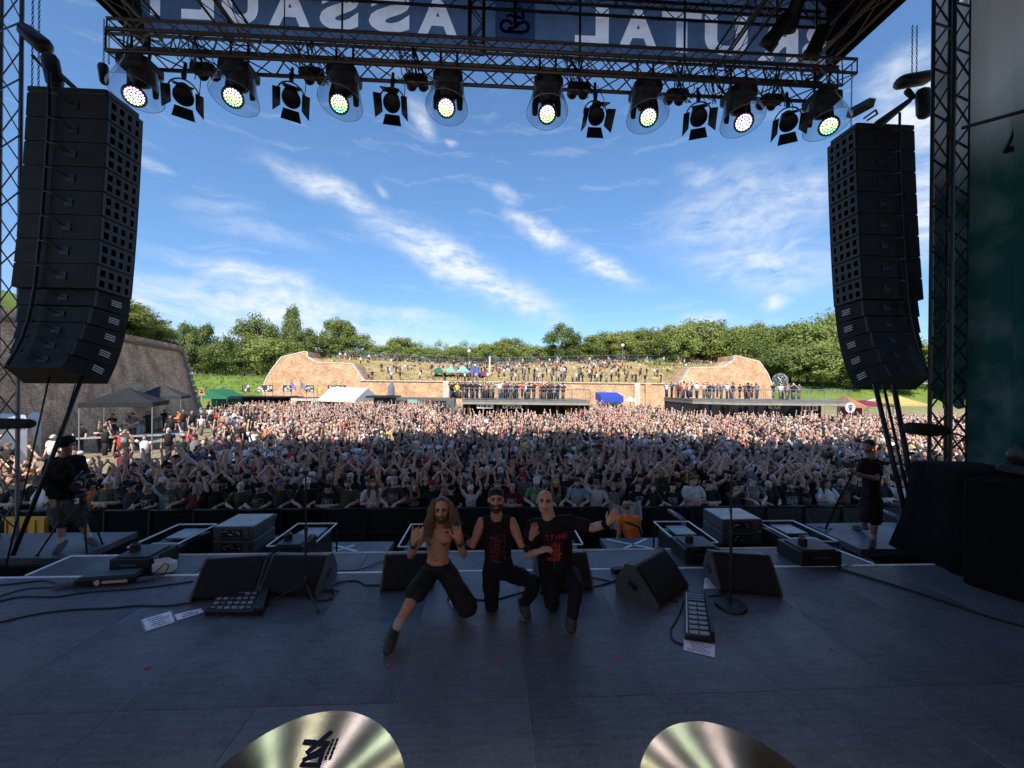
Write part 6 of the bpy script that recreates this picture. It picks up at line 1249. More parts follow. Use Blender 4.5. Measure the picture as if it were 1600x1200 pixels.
def head(mb, c, M, s=1.0, jaw=1.0):
    c = V(c); P = lambda x, y, z: c + M @ (V((x, y, z)) * s)
    mb.ball(P(0, .012, .030), (.077 * s, .096 * s, .088 * s), 18, 12, M); mb.ball(P(0, -.030, -.020), (.060 * s, .058 * s, .088 * s), 16, 12, M)
    mb.ball(P(0, -.040, -.074), (.046 * s * jaw, .046 * s, .038 * s), 14, 10, M); mb.ball(P(0, -.060, -.098), (.020 * s, .018 * s, .016 * s), 10, 8, M)
    mb.limb([P(0, -.086, .012), P(0, -.104, -.022)], [.009 * s, .014 * s], 10); mb.ball(P(0, -.100, -.030), (.019 * s, .014 * s, .010 * s), 10, 8, M)
    mb.limb([P(-.046, -.066, .028), P(0, -.082, .030), P(.046, -.066, .028)], [.010 * s, .012 * s, .010 * s], 8)
    for q in (-1, 1):
        mb.ball(P(q * .079, .006, -.010), (.011 * s, .020 * s, .031 * s), 10, 8, M); mb.ball(P(q * .045, -.056, -.030), (.022 * s, .022 * s, .018 * s), 10, 8, M)
    mb.limb([P(-.021, -.088, -.060), P(0, -.093, -.058), P(.021, -.088, -.060)], [.007 * s, .009 * s, .007 * s], 8); mb.limb([P(-.017, -.086, -.070), P(0, -.091, -.071), P(.017, -.086, -.070)], [.006 * s, .008 * s, .006 * s], 8)
def paint(me, c, M, s=1.0, beard=0.0, stubble=0.0, smile=0.0):
    n = len(me.vertices); a = np.zeros(n * 3); me.vertices.foreach_get('co', a); a = a.reshape(-1, 3); Mi = np.array(M.inverted()); h = (a - np.array(c)) @ Mi.T / s
    col = np.ones((n, 4), np.float32); x, y, z = h[:, 0], h[:, 1], h[:, 2]; near = (np.abs(x) < .1) & (np.abs(y) < .13) & (np.abs(z) < .16) & (y < .0)
    push = np.zeros((n, 3))
    for q in (-1, 1):
        r = np.sqrt(((x - q * .031) / 1.25) ** 2 + (z - .004) ** 2); k = near & (y < -.03); w = np.clip(1 - r / .018, 0, 1); push[:, 1] += np.where(k, w * .013, 0)
        w2 = np.clip(1 - r / .020, 0, 1)[:, None]; w2 = w2 * k[:, None]; col[:, :3] *= (1 - w2 * np.array([.55, .62, .62])); r2 = np.sqrt(((x - q * .031) / 1.7) ** 2 + (z - .003) ** 2); col[:, :3] *= np.where((k & (r2 < .0065))[:, None], .22, 1.0)
        r3 = np.sqrt(((x - q * .032) / 3.2) ** 2 + (z - .026 - .006 * 0) ** 2); col[:, :3] *= np.where((k & (r3 < .0075))[:, None], .42, 1.0)
    lip = near & (np.abs(x) < .027) & (np.abs(z + .065) < .010) & (y < -.06); col[:, :3] *= np.where(lip[:, None], np.array([.86, .55, .55]), 1.0)
    ln = near & (np.abs(x) < .025) & (np.abs(z + .065 - .4 * smile * x * x * 20) < .0035) & (y < -.06); col[:, :3] *= np.where(ln[:, None], .3, 1.0)
    bz = near & (z < -.030) & (z > -.135) & ((np.abs(x) > .026) | (z < -.078) | ((z > -.056) & (z < -.042) & (np.abs(x) < .03))) & (y < .02) & ~lip
    if beard: col[:, :3] *= np.where(bz[:, None], 1 - beard * np.array([.82, .86, .9]), 1.0)
    a2 = a + (push * s) @ np.array(M).T; me.vertices.foreach_set('co', a2.ravel()); ca = me.color_attributes.new('tint', 'FLOAT_COLOR', 'POINT'); ca.data.foreach_set('color', col.ravel()); me.update()

ARM = {'up': ((.30, -.03, 1.67), (.25, -.07, 1.93)), 'vee': ((.42, -.03, 1.60), (.52, -.08, 1.85)), 'clap': ((.28, -.14, 1.66), (.055, -.16, 1.90)), 'down': ((.26, .02, 1.14), (.27, -.07, .90)), 'rail': ((.28, -.10, 1.21), (.10, -.30, 1.17)),
       'mouth': ((.30, -.16, 1.30), (.07, -.19, 1.53)), 'point': ((.28, -.26, 1.52), (.22, -.46, 1.72)), 'fist': ((.32, -.08, 1.56), (.30, -.14, 1.83)), 'phone': ((.24, -.20, 1.42), (.09, -.36, 1.62)), 'fold': ((.27, -.10, 1.17), (-.02, -.20, 1.20)), 'high': ((.24, -.04, 1.72), (.20, -.05, 2.0))}
HC = V((0, -.035, 1.625)); ID3 = Matrix.Identity(3)
def crowd_variant(aL, aR, heavy, fem, hm, beard, horns=False, sit=False, lean=0.0):
    k = 1 + .22 * heavy - .08 * fem; sw = .185 * (1 + .10 * heavy - .10 * fem)
    b = MB(); b.tube([(0, 0, .95), (0, 0, 1.1), (0, -.01, 1.3), (0, 0, 1.44), (0, 0, 1.49)], [(.12 * k, .08 * k), (.12 * k, .08 * k), (.14 * k, .09 * k), (.12 * k, .07 * k), (.06, .055)], 12, side=(1, 0, 0))
    b.limb([(0, .005, 1.46), (0, -.012, 1.56)], [.062 * (1 + .15 * heavy), .056], 12)
    head(b, HC, hm, 1.0, 1 + .12 * heavy - .1 * fem); hands = MB(); sh = MB()
    th = .155 * k; sh.tube([(0, .0, .90), (0, -.01 * heavy * 3, 1.02), (0, -.015 * heavy * 3, 1.15), (0, -.012, 1.30), (0, 0, 1.40), (0, 0, 1.455), (0, .0, 1.485)], [(th * 1.0, .105 * k), (th * .98, (.105 + .04 * heavy) * k), (th * .97, (.10 + .045 * heavy) * k), (th * 1.05, .115 * k), (th * 1.02, .10 * k), (.12, .08), (.075, .065)], 16, side=(1, 0, 0))
    for s, nm in ((-1, aL), (1, aR)):
        e, w = ARM[nm]; S = V((s * sw, 0, 1.425)); E = V((s * e[0], e[1], e[2])); Wr = V((s * w[0], w[1], w[2])); f = 1 + .15 * heavy - .12 * fem
        b.limb([S, S.lerp(E, .5), E, E.lerp(Wr, .35), Wr], [.052 * f, .046 * f, .040 * f, .042 * f, .027 * f], 10)
        d = (Wr - E).normalized(); 
        if nm in ('rail', 'fold'): hand(hands, Wr, d + V((0, -.5, -.5)), (0, -.4, 1), 1, .7, side=-s)
        elif nm == 'down': hand(hands, Wr, d, (s, 0, 0), 1, .4, side=s)
        elif nm == 'clap': hand(hands, Wr, d + V((0, 0, .3)), (s, 0, 0), 1, .1, side=-s)
        elif nm in ('mouth', 'phone'): hand(hands, Wr, V((-s * .2, 0, 1)), (s * .4, -1, 0), 1, .7, side=-s)
        else: hand(hands, Wr, d + V((0, -.05, .2)), (0, 1, .1), 1.05, .15 if not (nm == 'fist') else 1.25, .3, horns and nm != 'fist', side=-s)
        sh.limb([S + V((-s * .03, 0, 0)), S.lerp(E, .3), S.lerp(E, .62)], [.068 * f, .066 * f, .062 * f], 12)
    me = finmesh(b, (), .0155, 2, .55, 'x'); hm_ = hands.mesh('h'); me2 = joinmesh([me, hm_], 'body', (M_skin,)); paint(me2, HC, hm, 1.0, beard); 
    sm = wrinkle(finmesh(sh, (M_shirt,), .017, 2, .5, 'shirt'), .012, 11, heavy * 3 + len(aL)); return me2, sm
def legs_mesh(heavy):
    b = MB(); k = 1 + .15 * heavy; b.tube([(0, 0, .98), (0, 0, .88), (0, 0, .82)], [(.155 * k, .11 * k), (.165 * k, .12 * k), (.15 * k, .11 * k)], 12, side=(1, 0, 0))
    for s in (-1, 1): b.limb([(s * .09, 0, .86), (s * .10, -.01, .50), (s * .11, .02, .12)], [.088 * k, .062 * k, .05 * k], 10); b.limb([(s * .11, .02, .05), (s * .12, -.14, .035)], [.045, .035], 8)
    return finmesh(b, (M_jeans,), .025, 2, .5, 'trousers')
def hair_mesh(kind):
    b = MB()
    if kind == 'short': b.ball((0, .020, .052), (.084, .102, .082), 16, 10)
    elif kind == 'long':
        b.ball((0, .022, .046), (.087, .104, .088), 16, 10)
        for s in (-1, 1): b.limb([(s * .070, .02, .03), (s * .088, .015, -.08), (s * .098, -.01, -.20), (s * .10, -.04, -.31)], [.034, .036, .040, .022], 8)
        b.limb([(0, .07, .0), (0, .085, -.12), (0, .09, -.28)], [(.085, .05), (.10, .05), (.09, .03)], 12, side=(1, 0, 0))
    elif kind == 'bun': b.ball((0, .020, .050), (.083, .100, .083), 16, 10); b.ball((0, .09, .11), (.04, .04, .038), 10, 8)
    elif kind == 'tousled':
        q = random.Random(2); b.ball((0, .022, .050), (.085, .10, .085), 14, 10)
        for _ in range(26): a = q.uniform(0, 6.28); e = q.uniform(.1, 1.4); b.ball((.075 * math.cos(a) * math.cos(e), .03 + .085 * math.sin(a) * math.cos(e), .06 + .075 * math.sin(e)), .024, 6, 5)
    return finmesh(b, (M_hair,), .012, 1, .6, 'hair')
def hat_mesh(kind):
    b = MB()
    if kind == 'cap':
        b.rings([[V((r * .089 * math.cos(a), .008 + r * .107 * math.sin(a), z)) for a in [2 * math.pi * i / 18 for i in range(18)]] for r, z in ((1.0, .030), (1.02, .06), (.93, .095), (.72, .122), (.4, .137), (.08, .141))])
        br = [[V((.078 * math.cos(a), -.07 + (-.105 * f) * abs(math.sin(a)) ** .8, .040 - .012 * f - .02 * math.cos(a) ** 2 * f)) for a in [math.pi * i / 12 for i in range(13)]] for f in (.0, .5, 1.0)]
        b.rings(br, caps=False, close=False); b.rings([[p + V((0, 0, -.004)) for p in r] for r in br][::-1], caps=False, close=False)
    elif kind == 'back_cap':
        b.rings([[V((r * .089 * math.cos(a), .010 + r * .105 * math.sin(a), z - .1 * (math.sin(a) * .16 * (r > .9)))) for a in [2 * math.pi * i / 18 for i in range(18)]] for r, z in ((1.0, .038), (1.02, .06), (.93, .095), (.72, .122), (.4, .137), (.08, .141))]); b.box((0, .135, .02), (.12, .07, .006), rot=Matrix.Rotation(-.4, 3, 'X'))
    elif kind == 'bucket': b.lathe([(.125, .015), (.118, .03), (.092, .055), (.088, .10), (.078, .122), (.01, .126)], 20, (0, .008, 0)); b.lathe([(.125, .012), (.092, .05)], 20, (0, .008, 0), caps=False)
    elif kind == 'bandana': b.rings([[V((r * .086 * math.cos(a), .010 + r * .104 * math.sin(a), z)) for a in [2 * math.pi * i / 16 for i in range(16)]] for r, z in ((1.0, .035), (1.02, .06), (.90, .10), (.6, .125), (.1, .136))]); b.limb([(0, .11, .03), (.03, .14, -.03)], [.018, .012], 6)
    return b.mesh(kind, (M_hair if kind == 'bandana' else M_objcloth,), True)
def shades():
    b = MB()
    for s in (-1, 1): b.rings([[V((s * .032 + .021 * math.cos(a), -.098, .004 + .015 * math.sin(a))) for a in [2 * math.pi * i / 10 for i in range(10)]], [V((s * .032 + .023 * math.cos(a), -.090, .004 + .017 * math.sin(a))) for a in [2 * math.pi * i / 10 for i in range(10)]]]); b.box((s * .066, -.04, .008), (.004, .10, .005))
    b.box((0, -.096, .008), (.02, .004, .004)); return b.mesh('sunglasses', (M_glassd,))
Ry = lambda yaw, pitch=0.0, roll=0.0: Matrix.Rotation(R(yaw), 3, 'Z') @ Matrix.Rotation(R(pitch), 3, 'X') @ Matrix.Rotation(R(roll), 3, 'Y')
HMS = [Ry(0, -4), Ry(9, -8, 3), Ry(-10, -3, -4), Ry(4, -10, -3), Ry(-5, 2, 4)]
POSE = [('vee', 'vee', 'both arms raised wide'), ('up', 'up', 'both arms raised'), ('clap', 'clap', 'clapping overhead'), ('down', 'fist', 'one fist raised'), ('horns', 'down', 'one arm raised making horns'), ('rail', 'rail', 'hands resting together'), ('mouth', 'mouth', 'hands cupped at mouth'), ('down', 'down', 'arms hanging down'), ('phone', 'phone', 'holding up a phone'), ('point', 'rail', 'pointing forwards'), ('fold', 'fold', 'arms folded'), ('high', 'down', 'one arm stretched high'), ('high', 'high', 'both arms stretched high'), ('up', 'rail', 'waving one arm')]
VAR = []
for i, (a, c, txt) in enumerate(POSE):
    hz = a == 'horns'; a = 'vee' if hz else a
    for j in range(2):
        hv = (0.0, .9, .3)[(i + j) % 3]; fm = 1.0 if (i * 2 + j) % 5 == 3 else 0.0; hmx = HMS[(i * 2 + j) % 5]; bd = (0, .9, 0, .75)[(i + j * 3) % 4] * (1 - fm)
        me, sm = crowd_variant(a, c, hv * (1 - fm), fm, hmx, bd, hz); VAR.append(dict(body=me, shirt=sm, hm=hmx, txt=txt, fem=fm, beard=bd, heavy=hv, i=i))
LEG = [legs_mesh(0), legs_mesh(.8)]; HAIR = {k: hair_mesh(k) for k in ('short', 'long', 'bun', 'tousled')}; HAT = {k: hat_mesh(k) for k in ('cap', 'back_cap', 'bucket', 'bandana')}; SHD = shades()
PHONE = MB().bbox((0, 0, 0), (.075, .009, .15), .004).mesh('phone', (M_rubber,))
SKINS = [(.66, .44, .34), (.60, .39, .30), (.72, .51, .41), (.53, .33, .25), (.66, .42, .32)]
SH = {'black': (.022, .022, .024), 'faded black': (.050, .048, .050), 'white': (.62, .62, .62), 'dark red': (.10, .015, .02), 'grey': (.16, .16, .17), 'olive': (.07, .075, .045), 'navy blue': (.02, .03, .07), 'orange': (.55, .12, .02), 'yellow': (.60, .50, .06), 'pale blue': (.25, .36, .46), 'bright red': (.45, .03, .03), 'green': (.10, .25, .09)}
HCOL = {'dark': (.025, .018, .014), 'brown': (.08, .045, .025), 'blond': (.30, .20, .10), 'grey': (.28, .27, .26), 'red': (.16, .05, .02)}
HATC = {'black': (.012, .012, .013), 'white': (.6, .6, .58), 'grey': (.12, .12, .12), 'dark green': (.03, .05, .03), 'red': (.3, .02, .02)}
def person(loc, rz, v, shirt, hk, hc, skin, label, group, s=1.0, sun=False, name='person', phone=False, shirtless=False):
    t = thing(name, label, 'person', loc, rz, group, s)
    b = link('body', v['body'], t); b.color = (*skin, 1)
    if not shirtless: o = link('shirt', v['shirt'], t); o.color = (*SH[shirt], 1)
    o = link('trousers', LEG[int(v['heavy'] > .6)], t)
    M4 = Matrix.Translation(HC) @ v['hm'].to_4x4()
    if hk in HAIR: o = link('hair', HAIR[hk], t); o.color = (*HCOL[hc], 1); o.matrix_basis = M4
    elif hk in HAT: o = link(hk if hk != 'back_cap' else 'cap', HAT[hk], t); o.color = (*HATC[hc], 1); o.matrix_basis = M4
    if sun: o = link('sunglasses', SHD, t); o.matrix_basis = M4
    if phone: o = link('held_phone', PHONE, t); o.location = (0, -.42, 1.70)
    return t
HW = {'short': '%s-haired', 'long': 'long %s-haired', 'bun': '%s-haired', 'tousled': 'tousled %s-haired', 'bald': 'bald', 'cap': '%s cap', 'back_cap': 'backwards %s cap', 'bucket': '%s bucket hat', 'bandana': '%s bandana'}
SECT = [(-900, 110, 'behind the left straps'), (110, 170, 'right of the left camera operator'), (170, 260, 'beyond the leftmost floor frame'), (260, 340, 'left of the left amplifiers'), (340, 425, 'above the left amplifiers'), (425, 475, 'just left of boom stand'), (475, 545, 'just right of boom stand'), (545, 630, 'above the left taped cross'), (630, 700, 'above the long haired musician'), (700, 750, 'between shirtless and middle musicians'),
        (750, 810, 'above the middle musician'), (810, 880, 'above the bald musician'), (880, 940, 'above the outstretched arm'), (940, 1010, 'behind the orange steward'), (1010, 1070, 'right of the orange steward'), (1070, 1140, 'left of straight microphone stand'), (1140, 1200, 'above the right amplifiers'), (1200, 1270, 'above the rightmost floor frame'), (1270, 1340, 'left of right camera operator'), (1340, 1400, 'behind right camera operator'), (1400, 1900, 'behind the right straps')]
ROWN = ['front row', 'second row', 'third row', 'fourth row', 'fifth row', 'sixth row', 'seventh row', 'eighth row']
def upix(p): d = (V(p) - EYE); return 800 + 600 * d.dot(_r) / d.dot(_f)
used = set(); qc = random.Random(77); PH = 9.72
def describe(v, hk, hc, shirt, sun, fem, row, sec, shirtless):
    w = HW[hk] % ('dark' if hk == 'bandana' and False else hc) if '%' in HW[hk] else HW[hk]; who = 'woman' if fem else 'man'
    h = ('%s %s' % (w, who)) if hk in HAIR or hk == 'bald' else '%s in %s' % (who, w)
    s = 'shirtless' if shirtless else '%s shirt' % shirt
    b = 'bearded ' if v['beard'] > .5 and not fem else ''
    if sun and len((h + v['txt'] + sec).split()) > 11: sec = sec.replace('microphone stand', 'stand')
    l = '%s%s, %s%s, %s, %s %s' % (b, h, s, ' and sunglasses' if sun else '', v['txt'], ROWN[row].replace(' row', '') + ' row', sec); return l
SPEC = [(240, 1, 0, 'white', 'cap', 'white'), (208, 0, 5, 'faded black', 'cap', 'black'), (296, 0, 0, 'dark red', 'long', 'grey'), (368, 0, 5, 'olive', 'bald', 'grey'), (405, 0, 5, 'black', 'cap', 'black'), (437, 0, 5, 'faded black', 'cap', 'grey'), (726, 0, 1, 'white', 'cap', 'white'), (826, 0, 5, 'green', 'cap', 'white'), (862, 0, 5, 'black', 'long', 'blond'), (935, 0, 13, 'white', 'cap', 'grey'), (1067, 0, 5, 'grey', 'short', 'dark'), (1038, 0, 5, 'black', 'back_cap', 'black'), (105, 0, 5, 'orange', 'short', 'brown'), (155, 0, 7, 'orange', 'tousled', 'dark')]
nper = 0; placed = []
FRONT = {0: [(5, 'rail'), (9, ''), (10, ''), (8, '')]}
for row in range(8):
    y = PH + .14 + row * .57; xa = G(25, 780, 1.65).x if False else (-1.27 * y + .4); xb = 1.15 * y - .2; x = xa + qc.uniform(0, .3)
    while x < xb:
        px = x + qc.uniform(-.08, .08); py = y + (qc.uniform(-.12, .14) if row else qc.uniform(-.02, .04)); x += qc.uniform(.47, .58)
        if nper >= 292: break
        u = upix((px, py, 1.6))
        if u > 1475 or u < -30: continue
        if px < -8.4 and row > 3 and qc.random() < .5: continue
        if px < -9.5 and row > 5: continue
        sec = [s for a, b_, s in SECT if a <= u < b_][0]
        for tr in range(400):
            v = qc.choice(VAR)
            if row == 0 and v['i'] not in (5, 6, 9, 10, 4, 1, 13, 8) : continue
            if v['i'] in (6, 8, 9) and qc.random() < .6: continue
            if row == 0 and v['i'] not in (5, 10) and qc.random() < .55: continue
            if row > 0 and v['i'] in (5, 10, 7) and qc.random() < .75: continue
            fem = v['fem'] > 0; hk = qc.choice(('long', 'long', 'bun', 'cap') if fem else ('short', 'short', 'short', 'tousled', 'bald', 'cap', 'cap', 'long', 'back_cap', 'bucket', 'bandana'))
            hc = qc.choices(list(HCOL), (6, 5, 1.4, .8, .6))[0] if hk in HAIR else qc.choices(list(HATC), (6, 1.5, 2, 1, .7))[0]
            if hk == 'bald': hc = 'grey'
            shirt = qc.choices(list(SH), (26, 6, 3.0, 2, 2, 1.6, 1.6, .7 * (row > 1), .4 * (row > 1), .8, .9 * (row > 1), .5))[0]; sun = qc.random() < .22; sl = (not fem) and row > 0 and qc.random() < .06
            for su, sr, si, ssh, shk, shc in SPEC:
                if sr == row and abs(u - su) < 15: v = [a for a in VAR if a['i'] == si][tr % 2]; fem = v['fem'] > 0; shirt, hk, hc, sl = ssh, shk, shc, False
            lab = describe(v, hk, hc, shirt, sun, fem, row, sec, sl)
            if lab not in used and len(lab.replace('-', ' ').split()) <= 16: break
        if len(lab.replace('-', ' ').split()) > 15:
            for a_, b_ in (('hands resting together', 'hands together'), (' and sunglasses', ''), ('both arms raised wide', 'arms wide'), ('faded black', 'black'), ('both arms', 'arms'), (' microphone stand', ' stand'), ('bearded ', '')): lab = lab.replace(a_, b_)
        used.add(lab)
        person((px, py, 0), qc.uniform(-.28, .28) - .05 * px * .3, v, shirt, hk, hc, qc.choice(SKINS), lab, 'people in the first rows of the crowd', qc.uniform(.94, 1.06) - .05 * (v['fem'] > 0), sun, phone=(v['i'] == 8), shirtless=sl)
        placed.append((px, py)); nper += 1
ROW_END = y
# ------------------------------------------------------------------ barricade in front of the crowd
t = thing('crowd_barricade', 'long black steel crowd barricade between the audience and the photo pit', 'barricade', (0, PH - .30, 0))
for k in range(-13, 13):
    xc = k * 1.0 + .5; yb = PH - .34
    if upix((xc, yb, 1)) < -60 or upix((xc, yb, 1)) > 1500: continue
    put(MB().bbox((xc, yb + .06, .62), (.975, .03, .98), .008), 'front_plate', M_cloth if xc < -4 else mat('barricade_mesh', (.014, .016, .017), .6, .3, .5, 45), t, True)
    put(MB().tube([(xc - .49, yb + .05, 1.15), (xc + .49, yb + .05, 1.15)], .032, 8), 'top_rail', M_dark, t, True, True)
    bar((xc - .5, yb, 0), (xc - .5, yb + .03, 1.15), .028, 'post', M_dark, t, 6)
    if xc > -4.2: bar((xc - .5, yb - .02, .62), (xc + .5, yb - .02, .62), .02, 'middle_rail', M_dark, t, 6); bar((xc - .5, yb - .60, .08), (xc - .5, yb, .95), .02, 'strut', M_dark, t, 6)
    put(MB().box((xc, yb - .30, .05), (.97, .6, .03)), 'step_plate', M_dark, t, True)
tag(put(MB().limb([W(430, 806, 8.6), W(415, 817, 8.0), W(414, 830, 8.0)], [.05, .05, .05], 8), 'barrier_rail', M_panel, smooth=True), 'pale curved end of a barrier rail behind the left amplifier stack', 'barrier')
tag(put(MB().limb([W(1046, 798, 8.6), W(1067, 812, 7.8), W(1069, 828, 7.8)], [.05, .05, .05], 8), 'barrier_rail', M_panel, smooth=True), 'pale curved end of a barrier rail right of the orange steward', 'barrier')
tag(put(MB().limb([W(1376, 798, 8.8), W(1404, 808, 8.0), W(1408, 822, 8.0)], [.05, .05, .05], 8), 'barrier_rail', M_panel, smooth=True), 'pale curved end of a barrier rail behind the right camera operator', 'barrier')
c = W(42, 845, 8.6); t = thing('yellow_barrier_panel', 'orange yellow plastic barrier panel at the left end of the photo pit', 'barrier', (c.x, c.y, 0)); M_yb = mat('barrier_yellow', (.62, .30, .03), .5, 0, .15, 3)
t.location.z = .14; put(MB().box((0, 0, .62), (.86, .05, .6)), 'panel', M_yb, t)
for k in range(5): put(MB().box((-.4 + k * .2, -.035, .62), (.03, .03, .62)), 'rib', M_yb, t)
put(MB().box((0, -.02, .95), (.9, .09, .06)).box((0, -.02, .30), (.9, .09, .06)), 'rails', M_yb, t)
# white flag draped over the barricade
a, b = W(950, 776, 9.25), W(1002, 790, 9.2); rs = []
for k in range(13):
    f = k / 12; x = a.x + (b.x - a.x) * f; rs.append([V((x + .02 * math.sin(k * 2), a.y - .05 + .05 * math.sin(k * 1.9) - .03 * j, a.z - .05 - .18 * math.sin(f * 3.1) * (1 if j == 0 else .4) - j * (.17 - .06 * f))) for j in range(5)])
tag(put(MB().rings(rs, caps=False, close=False), 'white_flag', mat('flag_white', (.42, .40, .42), .85, 0, .12, 4), smooth=True), 'white flag hanging over the barricade behind the orange steward', 'flag')

# ------------------------------------------------------------------ far audience as one mass of small figures
def lowpoly(arm, hat, fem):
    parts = []
    def A(mb, pi): parts.append((mb, pi))
    A(MB().ball((0, -.02, 1.62), (.082, .10, .122), 7, 5), 0); A(MB().tube([(0, 0, 1.45), (0, 0, 1.55)], .058, 5), 0)
    A(MB().tube([(0, 0, .85), (0, -.02, 1.1), (0, -.01, 1.35), (0, 0, 1.47)], [(.17, .12), (.17, .13), (.20, .12), (.10, .07)], 7, side=(1, 0, 0)), 1)
    A(MB().tube([(0, 0, .88), (0, 0, .1)], [(.16, .11), (.12, .09)], 5, side=(1, 0, 0)), 2)
    if hat == 'cap': A(MB().ball((0, .0, 1.69), (.098, .122, .085), 7, 4), 3); A(MB().box((0, -.13, 1.675), (.13, .09, .012)), 3)
    elif hat == 'hair': A(MB().ball((0, .012, 1.672), (.098, .115, .10), 7, 4), 3)
    elif hat == 'long': A(MB().ball((0, .025, 1.655), (.098, .11, .11), 7, 4), 3); A(MB().tube([(0, .06, 1.65), (0, .07, 1.35)], [(.11, .06), (.10, .05)], 5, side=(1, 0, 0)), 3)
    if arm[2]: A(MB().box((0, -.112, 1.632), (.125, .02, .03)), 4)
    for s, nm in ((-1, arm[0]), (1, arm[1])):
        e, w = ARM[nm]; S = V((s * .19, 0, 1.41)); E = V((s * e[0], e[1], e[2])); Wr = V((s * w[0], w[1], w[2])); A(MB().tube([S, S.lerp(E, .6)], [.07, .065], 5), 1); A(MB().tube([S.lerp(E, .5), E, Wr], [.043, .038, .027], 5), 0)
        d = (Wr - E).normalized(); A(MB().tube([Wr, Wr + d * .08, Wr + d * .17], [(.03, .02), (.046, .022), (.03, .012)], 5, side=(1, 0, 0)), 0)
    vs = []; fs = []; ids = []
    for mb, pi in parts: o = len(vs); vs += [tuple(p) for p in mb.v]; fs += [tuple(i + o for i in f) for f in mb.f]; ids += [pi] * len(mb.v)
    # triangulate n-gons as fans
    tr = [(f[0], f[i], f[i + 1]) for f in fs for i in range(1, len(f) - 1)]
    return np.array(vs, np.float32), np.array(tr, np.int32), np.array(ids)
LP = []
for i, ar in enumerate((('up', 'up', 0), ('vee', 'vee', 1), ('down', 'down', 0), ('clap', 'clap', 0), ('down', 'fist', 1), ('high', 'down', 0), ('high', 'high', 0), ('mouth', 'mouth', 0), ('phone', 'phone', 1), ('down', 'down', 1), ('vee', 'down', 0), ('down', 'up', 1))): LP.append(lowpoly(ar, ('hair', 'cap', 'long', 'bald')[i % 4], 0)); LP.append(lowpoly(ar, ('cap', 'hair', 'hair', 'long')[i % 4], 0))
def cm():
    m = bpy.data.materials.new('crowd_colours'); m.use_nodes = True; nt = m.node_tree; b = nt.nodes['Principled BSDF']; at = nt.nodes.new('ShaderNodeAttribute'); at.attribute_name = 'col'; nt.links.new(at.outputs['Color'], b.inputs['Base Color']); b.inputs['Roughness'].default_value = .75; b.inputs['Specular IOR Level'].default_value = .25; return m
M_crowd = cm()
SHW = [((.02, .02, .022), 40), ((.05, .05, .052), 9), ((.70, .70, .70), 16), ((.12, .02, .025), 6), ((.18, .18, .19), 6), ((.07, .08, .05), 3), ((.03, .05, .12), 3), ((.60, .14, .03), 2.4), ((.65, .55, .06), 1.6), ((.28, .42, .55), 2), ((.5, .04, .04), 4), ((.42, .16, .18), 3), ((.30, .24, .18), 3), ((-1, 0, 0), 9)]
def mass_people(name, lab, spots, poses=None, seed=1, turn=.5):
    q = random.Random(seed); V_, T_, C_ = [], [], []; o = 0
    for (x, y, z, sc, rz) in spots:
        vs, tr, ids = LP[q.choice(poses) if poses else q.randrange(len(LP))]; c, s = math.cos(rz), math.sin(rz); p = np.empty_like(vs); wx = q.uniform(.9, 1.15); p[:, 0] = (vs[:, 0] * c * wx - vs[:, 1] * s) * sc + x; p[:, 1] = (vs[:, 0] * s * wx + vs[:, 1] * c) * sc + y; p[:, 2] = vs[:, 2] * sc + z
        sk = q.choice(SKINS); g_ = q.uniform(.62, 1.08); sk = (sk[0] * g_, sk[1] * g_ * q.uniform(.9, 1.05), sk[2] * g_ * q.uniform(.85, 1.1)); shc = q.choices([a for a, _ in SHW], [b_ for _, b_ in SHW])[0]; shc = sk if shc[0] < 0 else shc; hc = q.choice(((.02, .016, .012), (.02, .016, .012), (.06, .035, .02), (.012, .012, .012), (.015, .015, .02), (.2, .14, .08), (.55, .55, .55), (.12, .10, .09))); pc = q.choice(((.02, .02, .025), (.03, .04, .08), (.15, .13, .1)))
        pal = np.array([sk, shc, pc, hc, (.01, .01, .012)], np.float32); V_.append(p); T_.append(tr + o); C_.append(pal[ids]); o += len(vs)
    p = np.concatenate(V_); tr = np.concatenate(T_); c = np.concatenate(C_); me = bpy.data.meshes.new(name); me.vertices.add(len(p)); me.vertices.foreach_set('co', p.ravel()); me.loops.add(len(tr) * 3); me.loops.foreach_set('vertex_index', tr.ravel()); me.polygons.add(len(tr)); me.polygons.foreach_set('loop_start', np.arange(0, len(tr) * 3, 3, dtype=np.int32)); me.polygons.foreach_set('loop_total', np.full(len(tr), 3, np.int32)); me.polygons.foreach_set('use_smooth', np.ones(len(tr), bool)); me.update()
    ca = me.color_attributes.new('col', 'FLOAT_COLOR', 'POINT'); ca.data.foreach_set('color', np.concatenate([c, np.ones((len(c), 1), np.float32)], 1).ravel()); me.materials.append(M_crowd); tag(link(name, me), lab, 'crowd', kind='stuff')
q = random.Random(5); spots = []; y = 13.2
taken = {}
for px, py in placed: taken.setdefault(round(py / .6), []).append(px)
